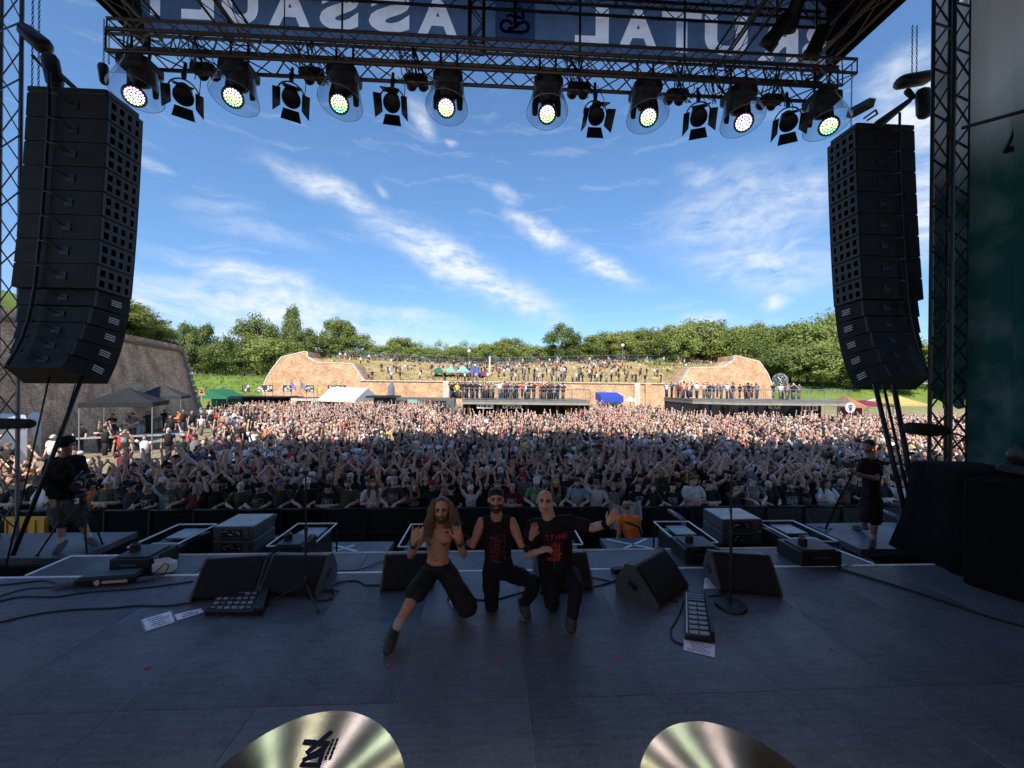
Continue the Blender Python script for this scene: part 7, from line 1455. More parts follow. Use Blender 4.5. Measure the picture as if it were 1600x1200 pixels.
while y < 49:
    x = -1.3 * y
    while x < 1.3 * y:
        px, py = x + q.uniform(-.16, .16), y + q.uniform(-.2, .2); x += q.uniform(.46, .74) * (1 if y < 33 else 1.15)
        u = upix((px, py, 1.6)); 
        if u > 1545 or u < 0: continue
        if py < ROW_END + .35 and any(abs(px - a) < .42 and abs(py - b_) < .48 for a, b_ in placed): continue
        # open ground at the left, by the gazebos
        lim = -8.6 - .0 * py if py < 16 else (-8.6 - (py - 16) * .55 if py < 26 else -14.1 - (py - 26) * .75)
        if px < lim and q.random() < (.66 if px > lim - 3.5 else .93): continue
        if px < -17.5 and py < 30 and q.random() < .6: continue
        if px < -30: continue
        if 31.6 < py < 45 and -5.5 < px < 8.2: continue
        if 32.4 < py and 16.8 < px: 
            if py < 45 or px > 34: continue
        if py > 44.5 and (px < -16 or px > 9): 
            if q.random() < .8: continue
        if py > 46 and px < -2: continue
        spots.append((px, py, 0, q.uniform(.87, 1.10), q.uniform(-.6, .6) - px / py * .5))
    y += .58 if y < 30 else .70
mass_people('audience_crowd', 'dense festival crowd filling the ground behind the first rows up to the viewing platforms', spots, list(range(24)) + [4, 5, 18, 19, 4, 5, 18, 19, 14, 15, 8, 20, 10, 22, 4, 5, 18, 19, 4, 5, 18, 19, 9, 11], seed=3)
print('crowd', len(spots), 'individuals', nper)
spots = [(q.uniform(-4.4, 7.3), 37.35 + q.random() ** 2 * 5.5, zv1, q.uniform(.94, 1.06), q.uniform(-.5, .5)) for _ in range(78)]
mass_people('platform_crowd', 'people standing along the railing of the middle viewing platform', spots, [4, 5, 18, 19, 14, 15, 16, 0, 22], 4)
spots = [(x, y_, zv2, q.uniform(.94, 1.06), q.uniform(-.5, .5)) for x, y_ in [(q.uniform(18.6, 27.5) if q.random() < .68 else q.uniform(28, 33), 38.4 + q.random() ** 1.6 * 4.5 - 0.0) for _ in range(52)]]
mass_people('platform_crowd', 'people standing along the railing of the right viewing platform', spots, [4, 5, 18, 19, 14, 15], 5)
spots = []
cls = [(q.uniform(-40, 52), q.choice((77.5, 80.5, 84, 87.5, 90, 91.5, 91.5, 90))) for _ in range(70)]
for _ in range(1300):
    r = q.random(); yy = (62 + 1.5 * q.random()) if r < .05 else (68 + 6 * q.random() if r < .13 else (76 + q.choice((0, 3.2, 6.4, 9.6, 12)) + q.uniform(-.6, .6)))
    w_ = yy - 60; x = q.uniform(-30 - w_ * .35, 27 + w_ * .7)
    if yy > 74 and q.random() < .8: cx_, cy_ = q.choice(cls); x, yy = cx_ + q.gauss(0, 1.3), cy_ + q.gauss(0, .35)
    if x < -26 - (yy - 60) * .42 or x > 27 + (yy - 60) * .9: continue
    if yy < 74 and x < -9 and q.random() < .7: continue
    if yy > 74 and x < -12 and yy < 87 and q.random() < .8: continue
    if abs(x - 3) > 24 and yy < 84 and q.random() < .8: continue
    sit = yy > 74 and q.random() < .93; spots.append((x, yy, hgt(x, yy) - (.95 if sit else 0), q.uniform(.88, 1.0), q.uniform(-.6, .6)))
mass_people('hillside_crowd', 'people sitting and standing in loose rows on the amphitheatre slope', spots, [4, 5, 18, 19, 14, 15], 6)
spots = []
for _ in range(95):
    if q.random() < .5: x, yy = q.uniform(-40, -12), q.uniform(45.5, 48)
    else: x, yy = q.uniform(9, 40), q.uniform(46, 50)
    spots.append((x, yy, 0, 1, q.uniform(-3, 3)))
mass_people('strolling_crowd', 'people strolling in front of the stalls and the rampart wall', spots, [4, 5, 18, 19], 7)
# people by the gazebos
gz = [(176, 703, 22.6, 'short', 'dark', 'grey', 7, 0, 'man standing behind the long low table under the gazebos'), (157, 706, 22.0, 'cap', 'grey', 'black', 10, 0, 'man in cap with folded arms left of the standing man at the long table'), (124, 706, 21.5, 'cap', 'black', 'black', 7, 0, 'man in black cap, leftmost of the group under the gazebos'), (196, 714, 19.2, 'short', 'blond', 'faded black', 7, 0, 'blond person walking on the open ground before the gazebos'),
      (176, 690, 22.4, 'short', 'brown', 'black', 5, .5, 'person sitting on the left half of the long low table'), (207, 688, 22.6, 'tousled', 'dark', 'grey', 5, .5, 'person sitting on the right half of the long low table'), (280, 672, 29, 'short', 'brown', 'orange', 5, .2, 'shirtless looking person in orange right of the farther gazebo'), (298, 700, 19.5, 'cap', 'black', 'bright red', 7, 0, 'person in bright red shirt on the left open ground'), (286, 700, 19.6, 'short', 'dark', 'pale blue', 4, 0, 'person in pale blue shirt beside the one in bright red'),
      (84, 716, 17.0, 'cap', 'white', 'white', 7, 0, 'person in white shirt and white cap near the portable toilets')]
for u, v_, d, hk, hc, shc, vi, dz, lab in gz:
    p = W(u, v_, d); vv = [a for a in VAR if a['i'] == vi][0]; person((p.x, p.y, dz), rnd.uniform(-.8, .8), vv, shc, hk, hc, SKINS[0], lab, 'people by the grey gazebos')
# ------------------------------------------------------------------ the three musicians, camera operators, steward
def lerp(a, b, f): return a.lerp(b, f)
def posed(name, lab, base, J, cfg):
    """one continuous skin over joints J (world points), clothes as children"""
    t = thing(name, lab, 'person', base); k = cfg.get('k', 1.0); I = Matrix.Translation(-V(base))
    L = {a: (V(b) - V(base) if not isinstance(b, (list, Matrix)) else b) for a, b in J.items()}
    pel, chs, nk = L['pel'], L['chs'], L['nk']; side = V(L['shR'] - L['shL']).normalized(); hs = V(L['hipR'] - L['hipL']).normalized(); mid = lerp(pel, chs, .5)
    b = MB(); top = (L['shL'] + L['shR']) / 2
    W_ = cfg.get('w', 1.0)
    b.tube([pel + V((0, 0, -.06)), pel, lerp(pel, chs, .35), lerp(pel, chs, .7), chs, lerp(chs, top, .6), top + V((0, 0, .02)), nk], [(.13 * k, .09), (.15 * k, .105 * W_), (.133 * k * W_, .095 * W_), (.145 * k * W_, .10 * W_), (.165 * k * W_, .115 * W_), (.165 * k, .10), (.11, .07), (.06, .055)], 18, side=side)
    if cfg.get('pecs'):
        fw = V((0, -1, 0))
        for s in (-1, 1):
            b.ball(lerp(chs, top, .35) + side * s * .075 + fw * .065, (.085, .045, .06), 14, 8); b.ball(lerp(pel, chs, .30) + side * s * .035 + fw * .06, (.04, .03, .09), 10, 8)
            b.limb([nk + side * s * .02 + fw * .06 + V((0, 0, -.015)), top + side * s * .15 + fw * .035 + V((0, 0, .01))], [.012, .012], 8)
    hM = cfg['hM']; hc = L['head']; b.limb([nk + V((0, 0, -.03)), lerp(nk, hc, .55) + V((0, .01, 0))], [.066 * cfg.get('neck', 1), .058 * cfg.get('neck', 1)], 14); head(b, hc, hM, 1.0, cfg.get('jaw', 1.0))
    hands = MB()
    for s, n in ((-1, 'L'), (1, 'R')):
        S, E, Wr = L['sh' + n], L['el' + n], L['wr' + n]; f = cfg.get('arm', 1.0)
        b.limb([lerp(top, S, .55), S, lerp(S, E, .35), lerp(S, E, .7), E, lerp(E, Wr, .3), lerp(E, Wr, .7), Wr], [.05, .058 * f, .054 * f, .044 * f, .040 * f, .043 * f, .034 * f, .028 * f], 12)
        hd = cfg['h' + n]; hand(hands, Wr, hd[0], hd[1], 1.05, hd[2], .3, hd[3], hd[4])
        Hp, K, A = L['hip' + n], L['kn' + n], L['an' + n]; 
        b.limb([Hp, lerp(Hp, K, .5), K, lerp(K, A, .3), lerp(K, A, .7), A], [.085 * k, .078 * k, .056, .058, .044, .036], 12)
        b.limb([A, A + (L['toe' + n] - A) * .8], [.04, .03], 10)
    me = finmesh(b, (), .0085, 3, .8, 'x'); hm_ = finmesh(hands, (), .0038, 1, .6, 'h'); m2 = joinmesh([me, hm_], 'body', (M_skin,)); paint(m2, hc, hM, 1.0, cfg.get('beard', 0), smile=1)
    o = link('body', m2, t); o.color = (*cfg['skin'], 1)
    Lk = L; cl = cfg
    def cloth(mb, nm, mt, vox=.011, sm=3, am=.011): return link(nm, wrinkle(finmesh(mb, (mt,), vox, sm, .8, nm), am * cfg.get('fold', 1), 13, len(nm)), t)
    # trousers / shorts
    tr = MB(); tr.tube([lerp(pel, chs, .22), pel, pel + V((0, 0, -.07))], [(.152 * k, .118), (.168 * k, .125), (.13 * k, .10)], 16, side=hs); lf = cl.get('legf', 1.0)
    for n in 'LR':
        Hp, K, A = L['hip' + n], L['kn' + n], L['an' + n]
        if lf >= 1: tr.limb([Hp, lerp(Hp, K, .5), K, lerp(K, A, .35), lerp(K, A, .88)], [.102 * k, .094 * k, .072, .072, .056], 12)
        else: tr.limb([Hp, lerp(Hp, K, .5), lerp(Hp, K, .97)], [.115 * k, .115 * k, .108], 12)
    cloth(tr, 'shorts' if lf < 1 else 'trousers', cl['trm'])
    # shoes
    for n in 'LR':
        A, T = L['an' + n], L['toe' + n]; d = (T - A); up = V((0, 0, 1)); sb = MB()
        if cl.get('boot', 1): sb.limb([A + (lerp(A, L['kn' + n], .22) - A), A], [.058, .052], 12)
        dn = d.normalized(); heel = A - dn * .05 
        sb.limb([heel, lerp(A, T, .35) , T], [(.052, .050), (.058, .054), (.052, .042)], 12, side=dn.cross(up) if abs(dn.z) < .9 else (1, 0, 0))
        s_ = cloth(sb, 'shoe', cl['shoem'], .008, 2, .002); so = MB(); so.limb([heel + V((0, 0, -.035)), lerp(A, T, .5) + V((0, 0, -.035)), T + dn * .012 + V((0, 0, -.022))], [(.050, .018), (.060, .018), (.052, .018)], 10, side=dn.cross(up) if abs(dn.z) < .9 else (1, 0, 0)); put(so, 'sole', mat('shoe_sole', (.22, .21, .21), .7), s_, True if False else False)
        if cl.get('sock'): cloth(MB().limb([lerp(A, L['kn' + n], .30), lerp(A, L['kn' + n], .05)], [.048, .045], 12), 'sock', cl['sock'], .009, 1, .003)
    if cl.get('shirt') is not None:
        s_ = MB(); tp = .018
        s_.tube([pel + V((0, 0, -.10 if cl.get('longs') else -.02)), pel, lerp(pel, chs, .35), lerp(pel, chs, .7), chs, lerp(chs, top, .6), top + V((0, 0, .035)), lerp(top, nk, .5) + V((0, 0, .03))], [(.178 * k, .135 * W_), (.176 * k, .135 * W_), (.158 * k * W_, .122 * W_), (.168 * k * W_, .125 * W_), (.186 * k * W_, .138 * W_), (.178 * k, .122), (.125, .09), (.082, .078)], 20, side=side)
        for s, n in ((-1, 'L'), (1, 'R')):
            S, E = L['sh' + n], L['el' + n]; q = cl.get('sleeve', .6)
            if cl.get('cuff'): s_.limb([E, lerp(E, L['wr' + n], .5), lerp(E, L['wr' + n], .95)], [.085, .075, .055], 14)
            if q > 0: s_.limb([lerp(top, S, .5), S, lerp(S, E, q * .5), lerp(S, E, q)], [.075 * (1.3 if cl.get('cuff') else 1), .078 * (1.3 if cl.get('cuff') else 1), .074 * (1.3 if cl.get('cuff') else 1), .070 * (1.2 if cl.get('cuff') else 1)], 14)
            else: s_.limb([lerp(top, S, .35), lerp(top, S, .80)], [.072, .060], 12)
        o = cloth(s_, 'shirt', cl['shirt'], .010, 3); o.color = (.012, .012, .014, 1)
    return t, L
def hairlocks(t, hc, M, seed, n, length, spreadx, mt, col, wave=.018, r=.011):
    q = random.Random(seed); b = MB(); P = lambda x, y, z: hc + M @ V((x, y, z)); b.ball(P(0, .036, .052), (.088, .098, .086), 18, 12, M)
    b.limb([P(0, .07, 0), P(0, .085, -.12), P(0, .08, -.26)], [(.09, .05), (.115, .05), (.12, .035)], 12, side=(1, 0, 0))
    base = link('hair', finmesh(b, (mt,), .010, 2, .7, 'hair'), t); base.color = (*col, 1)
    lk_ = MB()
    for i in range(n):
        s = q.choice((-1, 1)); back = q.random() < .45; a0 = (s * q.uniform(.02, .085), q.uniform(.0, .09), q.uniform(.0, .12)) if back else (s * q.uniform(.066, .088), q.uniform(-.03, .03), q.uniform(-.02, .10))
        xx = s * (spreadx * q.uniform(.55, 1.0)); ln = length * q.uniform(.6, 1); ph = q.uniform(0, 6); pts = []
        for k in range(9):
            f = k / 8; x = a0[0] + (xx - a0[0]) * f ** .7; z = a0[2] + .02 * math.sin(f * 3) - ln * f; y = a0[1] + (.02 if back else -.045) * f
            w = wave * (.3 + f); pts.append(P(x + w * math.sin(ph + f * 11), y + w * math.cos(ph + f * 9), z))
        lk_.tube(pts, [r * (1.2 - .9 * k / 8) for k in range(9)], 5)
    o = link('hair_locks', lk_.mesh('hair_locks', (mt,), True), t); o.color = (*[c * 1.2 for c in col], 1); o['kind'] = 'stuff'
def face_bits(t, hc, M, brow, open_=False, hairy=True):
    P = lambda x, y, z: hc + M @ V((x, y, z))
    for s in (-1, 1):
        e = put(MB().ball(P(s * .031, -.069, .003), (.0112, .0105, .0095), 12, 8, M), 'eye', mat('eye_white', (.34, .30, .28), .3, 0, .02), t, smooth=True)
        put(MB().ball(P(s * .031, -.0785, .003), (.0055, .0035, .0058), 10, 6, M), 'pupil', mat('pupil', (.01, .008, .008), .2), e, smooth=True)
        put(MB().limb([P(s * .014, -.092, .022), P(s * .030, -.091, .027), P(s * .046, -.080, .023)], [.0035, .0045, .003], 6), 'eyebrow', brow, t, smooth=True)
        put(MB().limb([P(s * .018, -.079, .010), P(s * .031, -.083, .0125), P(s * .044, -.073, .009)], [.003, .004, .003], 6), 'eyelid', M_skin, t).color = (.30, .16, .12, 1)
    if open_: put(MB().limb([P(-.018, -.090, -.062), P(0, -.094, -.066), P(.018, -.090, -.062)], [.003, .0055, .003], 8), 'teeth', mat('teeth', (.5, .48, .44), .3), t, smooth=True)
def beard(t, hc, M, mt, full=True, r=.014):
    P = lambda x, y, z: hc + M @ V((x, y, z)); b = MB()
    b.limb([P(-.066, -.015, -.045), P(-.052, -.050, -.085), P(-.022, -.078, -.108), P(.022, -.078, -.108), P(.052, -.050, -.085), P(.066, -.015, -.045)], [.010, r, r * 1.25, r * 1.25, r, .010], 10)
    if full: b.limb([P(-.026, -.086, -.068), P(-.022, -.092, -.050), P(0, -.097, -.047), P(.022, -.092, -.050), P(.026, -.086, -.068)], [.007, .007, .006, .007, .007], 8); b.ball(P(0, -.082, -.098), (.026, .020, .024), 10, 8, M)
    o = link('beard', finmesh(b, (M_hair,), .006, 2, .8, 'beard'), t); o.color = (*mt, 1)
M_short = mat('shorts_cloth', (.018, .019, .022), .9, 0, .3, 9, bump=.4, spec=.2); M_blkj = mat('black_jeans', (.008, .008, .010), .85, 0, .3, 9, bump=.4, spec=.2); M_navyj = mat('dark_jeans', (.010, .012, .018), .85, 0, .3, 9, bump=.4, spec=.2)
M_shoe = mat('dark_shoe', (.03, .03, .034), .45, 0, .8, 45, bump=.6); M_sock = mat('pale_sock', (.45, .38, .38), .9); M_wsock = mat('white_sock', (.55, .55, .55), .9)
M_brow = mat('brow_dark', (.03, .02, .015), .8)
Fl = lambda u, v, h=0.0: G(u, v, ZS + h)
# --- shirtless long haired musician
dA = 4.12
JA = dict(pel=W(684, 886, 4.2), chs=W(685, 842, 4.14), nk=W(688, 823, 4.10), head=W(690, 797, 4.02), shL=W(664, 829, 4.10), shR=W(712, 827, 4.10), elL=W(641, 869, 4.02), elR=W(725, 868, 4.05), wrL=W(647, 846, 3.82), wrR=W(717, 843, 3.83),
          hipL=W(673, 893, 4.2), hipR=W(697, 893, 4.2), knL=W(650, 926, 3.86), anL=Fl(614, 990, .10), toeL=Fl(606, 1017, .03), knR=W(731, 950, 3.96), anR=W(704, 940, 4.36), toeR=W(696, 944, 4.44))
base = G(684, 945, ZS); tA, LA = posed('person', 'shirtless long haired musician in dark shorts, kneeling with one leg stretched forward', base, JA, dict(hM=Ry(2, -6, -3), k=.92, w=.92, pecs=True, arm=.92, skin=(.47, .27, .18), beard=.6, legf=.97, trm=M_short, shoem=M_shoe, sock=M_sock, boot=0,
    hL=(V((.10, -.02, 1)), V((-.3, -.8, .2)), .35, True, 1), hR=(V((-.16, -.02, 1)), V((.3, -.8, .2)), .35, True, -1)))
hairlocks(tA, LA['head'], Ry(2, -6, -3), 5, 150, .34, .19, M_hair, (.13, .085, .055)); face_bits(tA, LA['head'], Ry(2, -6, -3), M_brow); beard(tA, LA['head'], Ry(2, -6, -3), (.06, .035, .022), True, .013)
put(MB().ball(LA['chs'] + V((-.07, -.128, -.01)), (.011, .004, .011), 8, 6), 'nipple', M_skin, tA).color = (.22, .09, .07, 1); put(MB().ball(LA['chs'] + V((.08, -.128, -.01)), (.011, .004, .011), 8, 6), 'nipple', M_skin, tA).color = (.22, .09, .07, 1)
put(MB().ball(lerp(LA['pel'], LA['chs'], .38) + V((0, -.101, 0)), (.007, .004, .009), 8, 6), 'navel', M_skin, tA).color = (.15, .06, .05, 1)
for s, w_ in ((-1, 'wrL'), (1, 'wrR')): e = LA['el' + w_[-1]]; put(MB().tube([lerp(e, LA[w_], .72), lerp(e, LA[w_], .88)], .036, 12), 'wristband', mat('bracelet_cloth', (.05, .05, .035), .8, 0, .6, 60), tA, smooth=True)
# --- middle musician, sleeveless shirt
hMB = Ry(0, -9, 0)
JB = dict(pel=W(779, 886, 4.27), chs=W(777, 838, 4.2), nk=W(776, 810, 4.17), head=W(775, 781, 4.06), shL=W(753, 815, 4.18), shR=W(799, 815, 4.18), elL=W(738, 853, 4.12), elR=W(815, 853, 4.08), wrL=W(722, 838, 4.26), wrR=W(831, 840, 4.04),
          hipL=W(767, 893, 4.27), hipR=W(792, 893, 4.27), knL=W(768, 948, 4.07), anL=W(770, 938, 4.50), toeL=W(770, 946, 4.58), knR=W(838, 911, 3.97), anR=Fl(818, 946, .09), toeR=Fl(823, 962, .03))
M_shB = mat('sleeveless_black', (.010, .009, .011), .85, 0, .3, 7, bump=.3, spec=.2)
base = G(777, 955, ZS); tB, LB = posed('person', 'smiling dark haired musician in black sleeveless shirt with red print, kneeling in the middle', base, JB, dict(hM=hMB, k=.98, w=.96, arm=1.0, skin=(.42, .22, .16), beard=.85, trm=M_blkj, shoem=M_shoe, shirt=M_shB, sleeve=0, longs=1,
    hL=(V((-.8, .1, .4)), V((0, 1, .2)), .3, False, 1), hR=(V((.25, -.1, 1)), V((.2, -.9, .1)), .55, False, 1)))
b = MB(); P = lambda x, y, z: LB['head'] + hMB @ V((x, y, z)); b.ball(P(0, .022, .050), (.084, .102, .085), 16, 10, hMB); b.limb([P(-.05, -.04, .095), P(0, -.055, .105), P(.05, -.04, .095)], [.018, .022, .018], 8); o = link('hair', finmesh(b, (M_hair,), .008, 2, .8, 'hair'), tB); o.color = (.012, .010, .010, 1)
face_bits(tB, LB['head'], hMB, M_brow, True); beard(tB, LB['head'], hMB, (.03, .018, .014), True, .015)
put(MB().tube([lerp(LB['elR'], LB['wrR'], .25), lerp(LB['elR'], LB['wrR'], .85)], .041, 12), 'wristband', M_cloth, tB, smooth=True)
put(MB().tube([lerp(LB['elL'], LB['wrL'], .25), lerp(LB['elL'], LB['wrL'], .85)], .041, 12), 'wristband', M_cloth, tB, smooth=True)
# --- bald musician, arm stretched out
hMC = Ry(-6, -13, 5)
JC = dict(pel=W(874, 886, 4.25), chs=W(864, 838, 4.16), nk=W(859, 810, 4.13), head=W(851, 784, 4.0), shL=W(833, 820, 4.12), shR=W(889, 815, 4.1), elL=W(825, 869, 4.05), elR=W(926, 825, 3.98), wrL=W(840, 862, 3.86), wrR=W(950, 817, 3.84),
          hipL=W(862, 893, 4.25), hipR=W(888, 893, 4.25), knL=W(861, 946, 4.04), anL=W(868, 938, 4.46), toeL=W(868, 946, 4.54), knR=W(901, 915, 3.90), anR=Fl(893, 968, .09), toeR=Fl(892, 984, .03))
M_shC = mat('tshirt_black', (.010, .010, .012), .85, 0, .3, 7, bump=.3, spec=.2)
base = G(875, 960, ZS); tC, LC = posed('person', 'bald musician in black T-shirt with red lettering, kneeling, one arm stretched out with open palm', base, JC, dict(hM=hMC, k=1.06, w=1.08, arm=1.12, neck=1.12, jaw=1.05, skin=(.52, .30, .23), beard=0,  trm=M_navyj, shoem=M_shoe, shirt=M_shC, sleeve=.72, longs=1,
    hL=(V((.7, -.2, .3)), V((0, -.3, 1)), 1.0, False, -1), hR=(V((.55, -.1, .85)), V((.1, 1, .1)), .12, False, 1)))
face_bits(tC, LC['head'], hMC, M_brow)
put(MB().tube([lerp(LC['elR'], LC['wrR'], .72), lerp(LC['elR'], LC['wrR'], 1.0)], .038, 14), 'wristband', M_cloth, tC, smooth=True)
M_prr = mat('red_print', (.30, .02, .03), .8, 0, .5, 25); M_pro = mat('rust_print', (.30, .10, .05), .8, 0, .5, 25)
def chest_print(t, L, items):   # flat print hugging the shirt front: marks projected on to the chest ellipse
    sh = [c for c in t.children if c.name.startswith('shirt')][0]; me = sh.data; from mathutils.bvhtree import BVHTree
    bv = BVHTree.FromPolygons([v.co.copy() for v in me.vertices], [tuple(p.vertices) for p in me.polygons]); sd = (L['shR'] - L['shL']).normalized(); c0 = L['chs']
    for nm, mt, segs in items:
        mb = MB()
        for (x0_, z0_, x1_, z1_, w) in segs:
            rs = []
            for k in range(6):
                f = k / 5; x = x0_ + (x1_ - x0_) * f; z = z0_ + (z1_ - z0_) * f; d = V((x1_ - x0_, 0, z1_ - z0_)).normalized(); n = V((-d.z, 0, d.x)) * w / 2; r = []
                for s in (1, -1):
                    p = c0 + sd * (x + n.x * s) + V((0, 0, z + n.z * s)); h = bv.ray_cast(p + V((0, -.6, 0)), V((0, 1, 0)))
                    r.append((h[0] if h[0] is not None else p + V((0, -.14, 0))) + V((0, -.003, 0)))
                rs.append([r[0], r[1], r[1] + V((0, -.002, 0)), r[0] + V((0, -.002, 0))])
            mb.rings(rs)
        put(mb, nm, mt, sh)
def glyphs(word, x, z, h, w, g, th):   # simple stroke capitals
    S = {'T': ((0, 1, 1, 1), (.5, 1, .5, 0)), 'I': ((.5, 0, .5, 1),), 'N': ((0, 0, 0, 1), (0, 1, 1, 0), (1, 0, 1, 1)), 'G': ((1, .85, .2, 1), (.2, 1, 0, .6), (0, .6, 0, .3), (0, .3, .3, 0), (.3, 0, 1, .1), (1, .1, 1, .5), (1, .5, .55, .5))}; out = []
    for c in word:
        for a, b_, c_, d in S[c]: out.append((x + a * w, z + b_ * h, x + c_ * w, z + d * h, th))
        x += w + g
    return out
qp = random.Random(8); art = [(-.05 + .02 * math.sin(k), -.02 - k * .018, .06 + .02 * math.cos(k * 2), -.024 - k * .018, .012 * (k % 3 > 0) + .004) for k in range(12)]
chest_print(tC, LC, (('lettering', M_prr, glyphs('TTING', -.10, .02, .055, .034, .014, .010)), ('shirt_art', M_prr, art), ('shirt_art', M_pro, [(-.0, .0, .01, -.27, .009), (.045, -.01, .05, -.25, .009), (-.03, -.16, .08, -.15, .02)])))
qp = random.Random(3); art = [(-.09 + qp.uniform(0, .06), -.25 + k * .022, .09 - qp.uniform(0, .08), -.25 + k * .022 + qp.uniform(-.02, .02), .004 + .008 * (k % 2)) for k in range(15)] + [(-.08 + qp.uniform(0, .16), -.25 + qp.uniform(0, .26), 0, 0, 0)][:0]
art += [(x, z, x + qp.uniform(-.02, .02), z + qp.uniform(.02, .05), .008) for x, z in [(qp.uniform(-.09, .09), qp.uniform(-.25, .05)) for _ in range(26)]]
chest_print(tB, LB, (('shirt_art', mat('dull_red_print', (.13, .02, .035), .8, 0, .5, 25), art),))
# tattoo on the stretched forearm
put(MB().tube([lerp(LC['elR'], LC['wrR'], .15), lerp(LC['elR'], LC['wrR'], .35)], .001, 3), 'tattoo', M_ink, tC) if False else None

# --- left camera operator with tripod
D1 = 6.45; K = lambda u, v, d=D1: W(u, v, d)
dk = lambda u, v, h=0.0: G(u, v, zc + h)
base = dk(110, 862); JL = dict(pel=K(104, 775, 6.5), chs=K(101, 735, 6.45), nk=K(103, 708, 6.4), head=K(106, 694, 6.25), shL=K(83, 722, 6.45), shR=K(121, 720, 6.4), elL=K(76, 752, 6.3), elR=K(131, 748, 6.3), wrL=K(84, 778, 6.15), wrR=K(133, 765, 6.1), hipL=K(96, 785, 6.5), hipR=K(113, 785, 6.5),
    knL=K(96, 818, 6.35), knR=K(127, 815, 6.5), anL=dk(96, 852, .10), anR=dk(140, 843, .10), toeL=dk(88, 862, .03), toeR=dk(149, 850, .03))
tL, LL = posed('person', 'bulky camera operator in black jacket, cap, shorts and white socks on the left deck', base, JL, dict(hM=Ry(12, 18, 0), k=1.4, w=1.35, arm=1.25, cuff=1, fold=1.8, skin=(.40, .24, .18), beard=.5, legf=.97, trm=mat('grey_shorts', (.05, .05, .05), .9, 0, .4, 8, bump=.3), shoem=mat('grey_shoe', (.14, .14, .15), .7, 0, .3, 20), sock=M_wsock, boot=0, shirt=mat('black_jacket', (.010, .011, .010), .9, 0, .5, 14, bump=.6, spec=.15), sleeve=1.0,
    hL=(V((.2, -.3, -1)), V((-1, 0, 0)), .5, False, -1), hR=(V((-.2, -.5, .5)), V((1, 0, 0)), .8, False, 1)))
o = link('cap', HAT['cap'], tL); o.matrix_basis = Matrix.Translation(LL['head']) @ Ry(12, 18, 0).to_4x4(); o.color = (.01, .01, .012, 1); o = link('sunglasses', SHD, tL); o.matrix_basis = Matrix.Translation(LL['head']) @ Ry(12, 18, 0).to_4x4()
def tripod(lab, top, feet, dz):
    t = thing('camera_tripod', lab, 'tripod', top + V((0, 0, dz)))
    for f in feet:
        m_ = lerp(top, f, .5); sd = V((.025, 0, 0))
        for s in (-1, 1): bar(top + sd * s + V((0, 0, -.05)), m_ + sd * s, .010, 'leg_rod', M_dark, t, 6)
        bar(m_ + V((0, 0, .1)), f, .014, 'leg', M_black, t, 6); put(MB().ball(f, .025, 8, 6), 'foot', M_rubber, t, True)
    put(MB().lathe([(.05, -.08), (.06, 0), (.05, .06), (.07, .08), (.07, .10)], 14, top), 'head', M_dark, t, True); return t
top = K(128, 782, 6.15); tripod('black camera tripod in front of the left camera operator', top, [dk(58, 868), dk(136, 868), dk(160, 850)], 0)
def videocam(lab, c, d, s=1.0):
    t = thing('video_camera', lab, 'camera', c); d = V(d).normalized(); Mx = d.to_track_quat('Y', 'Z').to_matrix(); P = lambda x, y, z: c + Mx @ (V((x, y, z)) * s)
    put(MB().box(P(0, 0, 0), (.15 * s, .34 * s, .20 * s), rot=Mx), 'body', M_black, t, True); put(MB().tube([P(0, .15, .02), P(0, .26, .02), P(0, .28, .02), P(0, .42, .02)], [.06 * s, .06 * s, .075 * s, .08 * s], 16), 'lens', M_dark, t, True)
    put(MB().tube([P(0, -.12, .10), P(0, -.10, .18), P(0, .10, .18), P(0, .14, .10)], .012 * s, 6), 'top_handle', M_black, t, True, True); put(MB().box(P(-.14, .02, .10), (.12 * s, .05 * s, .08 * s), rot=Mx), 'viewfinder', M_dark, t, True); return t
videocam('black video camera on the tripod of the left camera operator', K(127, 752, 6.1), (.7, -1, -.1), .8)
put(MB().box((0, 0, 0), (.06, .03, .09)), 'x', M_lamp, None) if False else None
t = thing('controller', 'small white control handle clamped to the left tripod', 'controller', K(120, 783, 5.98)); put(MB().bbox((0, 0, 0), (.05, .03, .09), .008), 'case', M_lamp, t); put(MB().box((.0, -.017, .01), (.03, .004, .03)), 'screen', M_grey, t)
# --- right camera operator
D2 = 6.75; K = lambda u, v, d=D2: W(u, v, d)
base = dk(1360, 845); JR = dict(pel=K(1361, 775), chs=K(1362, 738), nk=K(1362, 715), head=K(1357, 698, 6.7), shL=K(1350, 722, 6.62), shR=K(1373, 722, 6.9), elL=K(1343, 744, 6.45), elR=K(1370, 748, 6.55), wrL=K(1328, 734, 6.38), wrR=K(1344, 742, 6.4), hipL=K(1355, 783), hipR=K(1368, 783, 6.85), knL=K(1352, 808, 6.7), knR=K(1366, 813, 6.75), anL=dk(1350, 824, .10), anR=dk(1364, 845, .10), toeL=dk(1336, 823, .03), toeR=dk(1362, 856, .03))
hMR = Ry(-68, -2, 0)
tR, LR = posed('person', 'slim camera operator in profile with black shirt and shorts on the right deck', base, JR, dict(hM=hMR, k=.95, w=.95, arm=.9, skin=(.36, .22, .17), beard=.8, legf=.97, trm=M_short, shoem=M_shoe, sock=M_sock, boot=0, shirt=M_shC, sleeve=.7, hL=(V((-.6, -.5, .3)), V((0, 1, .3)), .8, False, 1), hR=(V((-.8, -.3, .2)), V((0, 1, .3)), .8, False, 1)))
o = link('hair', HAIR['short'], tR); o.matrix_basis = Matrix.Translation(LR['head']) @ hMR.to_4x4(); o.color = (.02, .015, .012, 1)
t = videocam('black shoulder camera held by the right camera operator', K(1330, 724, 6.38), (-.9, -.6, -.05), .62)
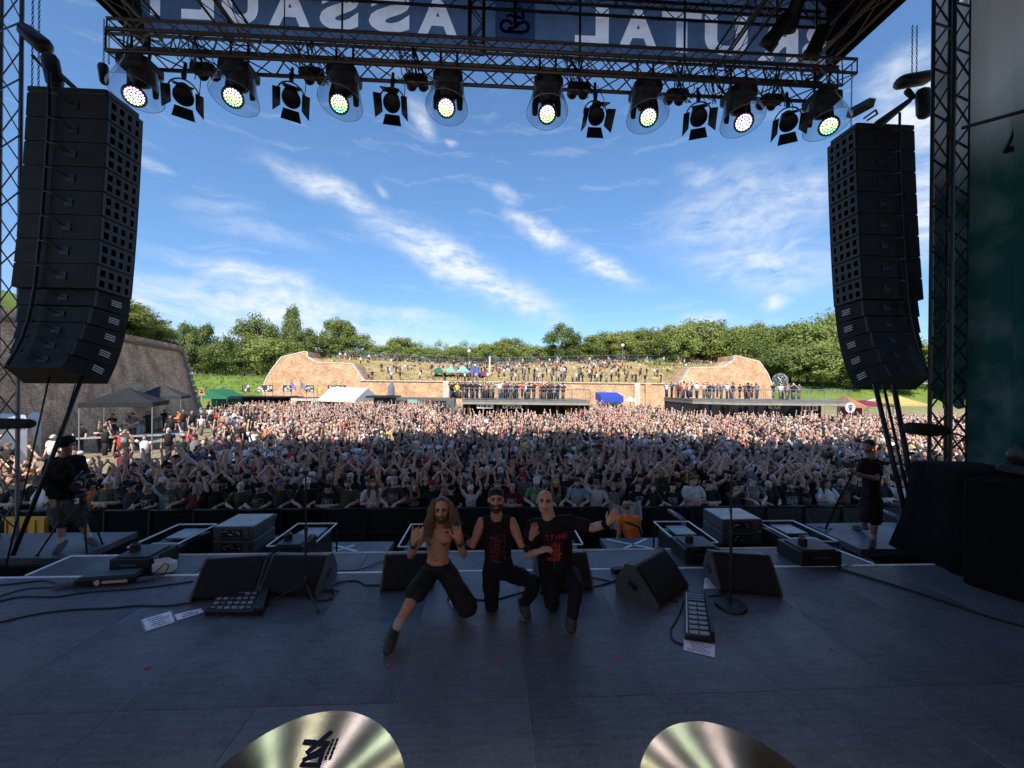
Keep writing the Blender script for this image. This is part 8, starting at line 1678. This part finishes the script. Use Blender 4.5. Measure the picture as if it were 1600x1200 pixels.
mpd = thing('camera_monopod', 'black monopod leaning from the right camera down to the deck', 'monopod', dk(1288, 828)); bar(K(1332, 740, 6.4), dk(1290, 826, .03), .014, 'tube', M_dark, mpd, 8); bar(K(1316, 770, 6.45), dk(1290, 826, .03), .02, 'lower_tube', M_black, mpd, 8)
for k in range(3): a = k * 2.1; bar(dk(1290, 826, .03), dk(1290, 826, .01) + V((.13 * math.cos(a), .13 * math.sin(a), 0)), .010, 'foot', M_black, mpd, 6)
# --- orange steward in the pit, seen from behind, one arm pointing
b0 = W(985, 800, 7.9); base = V((b0.x, b0.y, 0)); z_ = lambda dx, dy, z: base + V((dx, dy, z)); hMS = Ry(165, 8, 0)
JS = dict(pel=z_(.10, 0, .98), chs=z_(.02, .05, 1.28), nk=z_(-.02, .10, 1.52), head=z_(-.05, .13, 1.66), shL=z_(-.20, .08, 1.44), shR=z_(.16, .06, 1.42), elL=z_(-.25, -.04, 1.15), elR=z_(.22, 0, 1.14), wrL=z_(-.27, .02, .90), wrR=z_(.24, .1, .92), hipL=z_(0, 0, .94), hipR=z_(.19, 0, .94), knL=z_(0, .02, .5), knR=z_(.2, .02, .5), anL=z_(0, 0, .09), anR=z_(.2, 0, .09), toeL=z_(0, .15, .04), toeR=z_(.2, .15, .04))
tS, LS = posed('person', 'balding steward in bright orange vest seen from behind in the photo pit', base, JS, dict(hM=hMS, k=1.0, w=1.05, skin=(.46, .28, .19), trm=M_blkj, shoem=M_shoe, shirt=mat('hivis_orange', (1, .24, .03), .7, 0, .2, 8, bump=.3), sleeve=.25, longs=1, hL=(V((0, .3, -1)), V((-1, 0, 0)), .4, False, 1), hR=(V((0, .3, -1)), V((1, 0, 0)), .4, False, -1)))
sh_ = [c for c in tS.children if c.name.startswith('shirt')][0]
put(MB().tube([LS['chs'] + V((-.17, -.14, .14)), LS['chs'] + V((-.02, -.17, .10)), LS['chs'] + V((.12, -.16, .04)), LS['pel'] + V((.10, -.16, .10))], [(.022, .006)] * 4, 6, side=(0, 0, 1)), 'reflective_stripe', mat('dark_stripe', (.05, .03, .02), .6), tS, smooth=True)
o = link('hair_fringe', HAIR['short'], tS); o.matrix_basis = Matrix.Translation(LS['head']) @ hMS.to_4x4() @ Matrix.Translation((0, .004, -.03)) @ Matrix.Scale(.985, 4); o.color = (.2, .14, .09, 1)
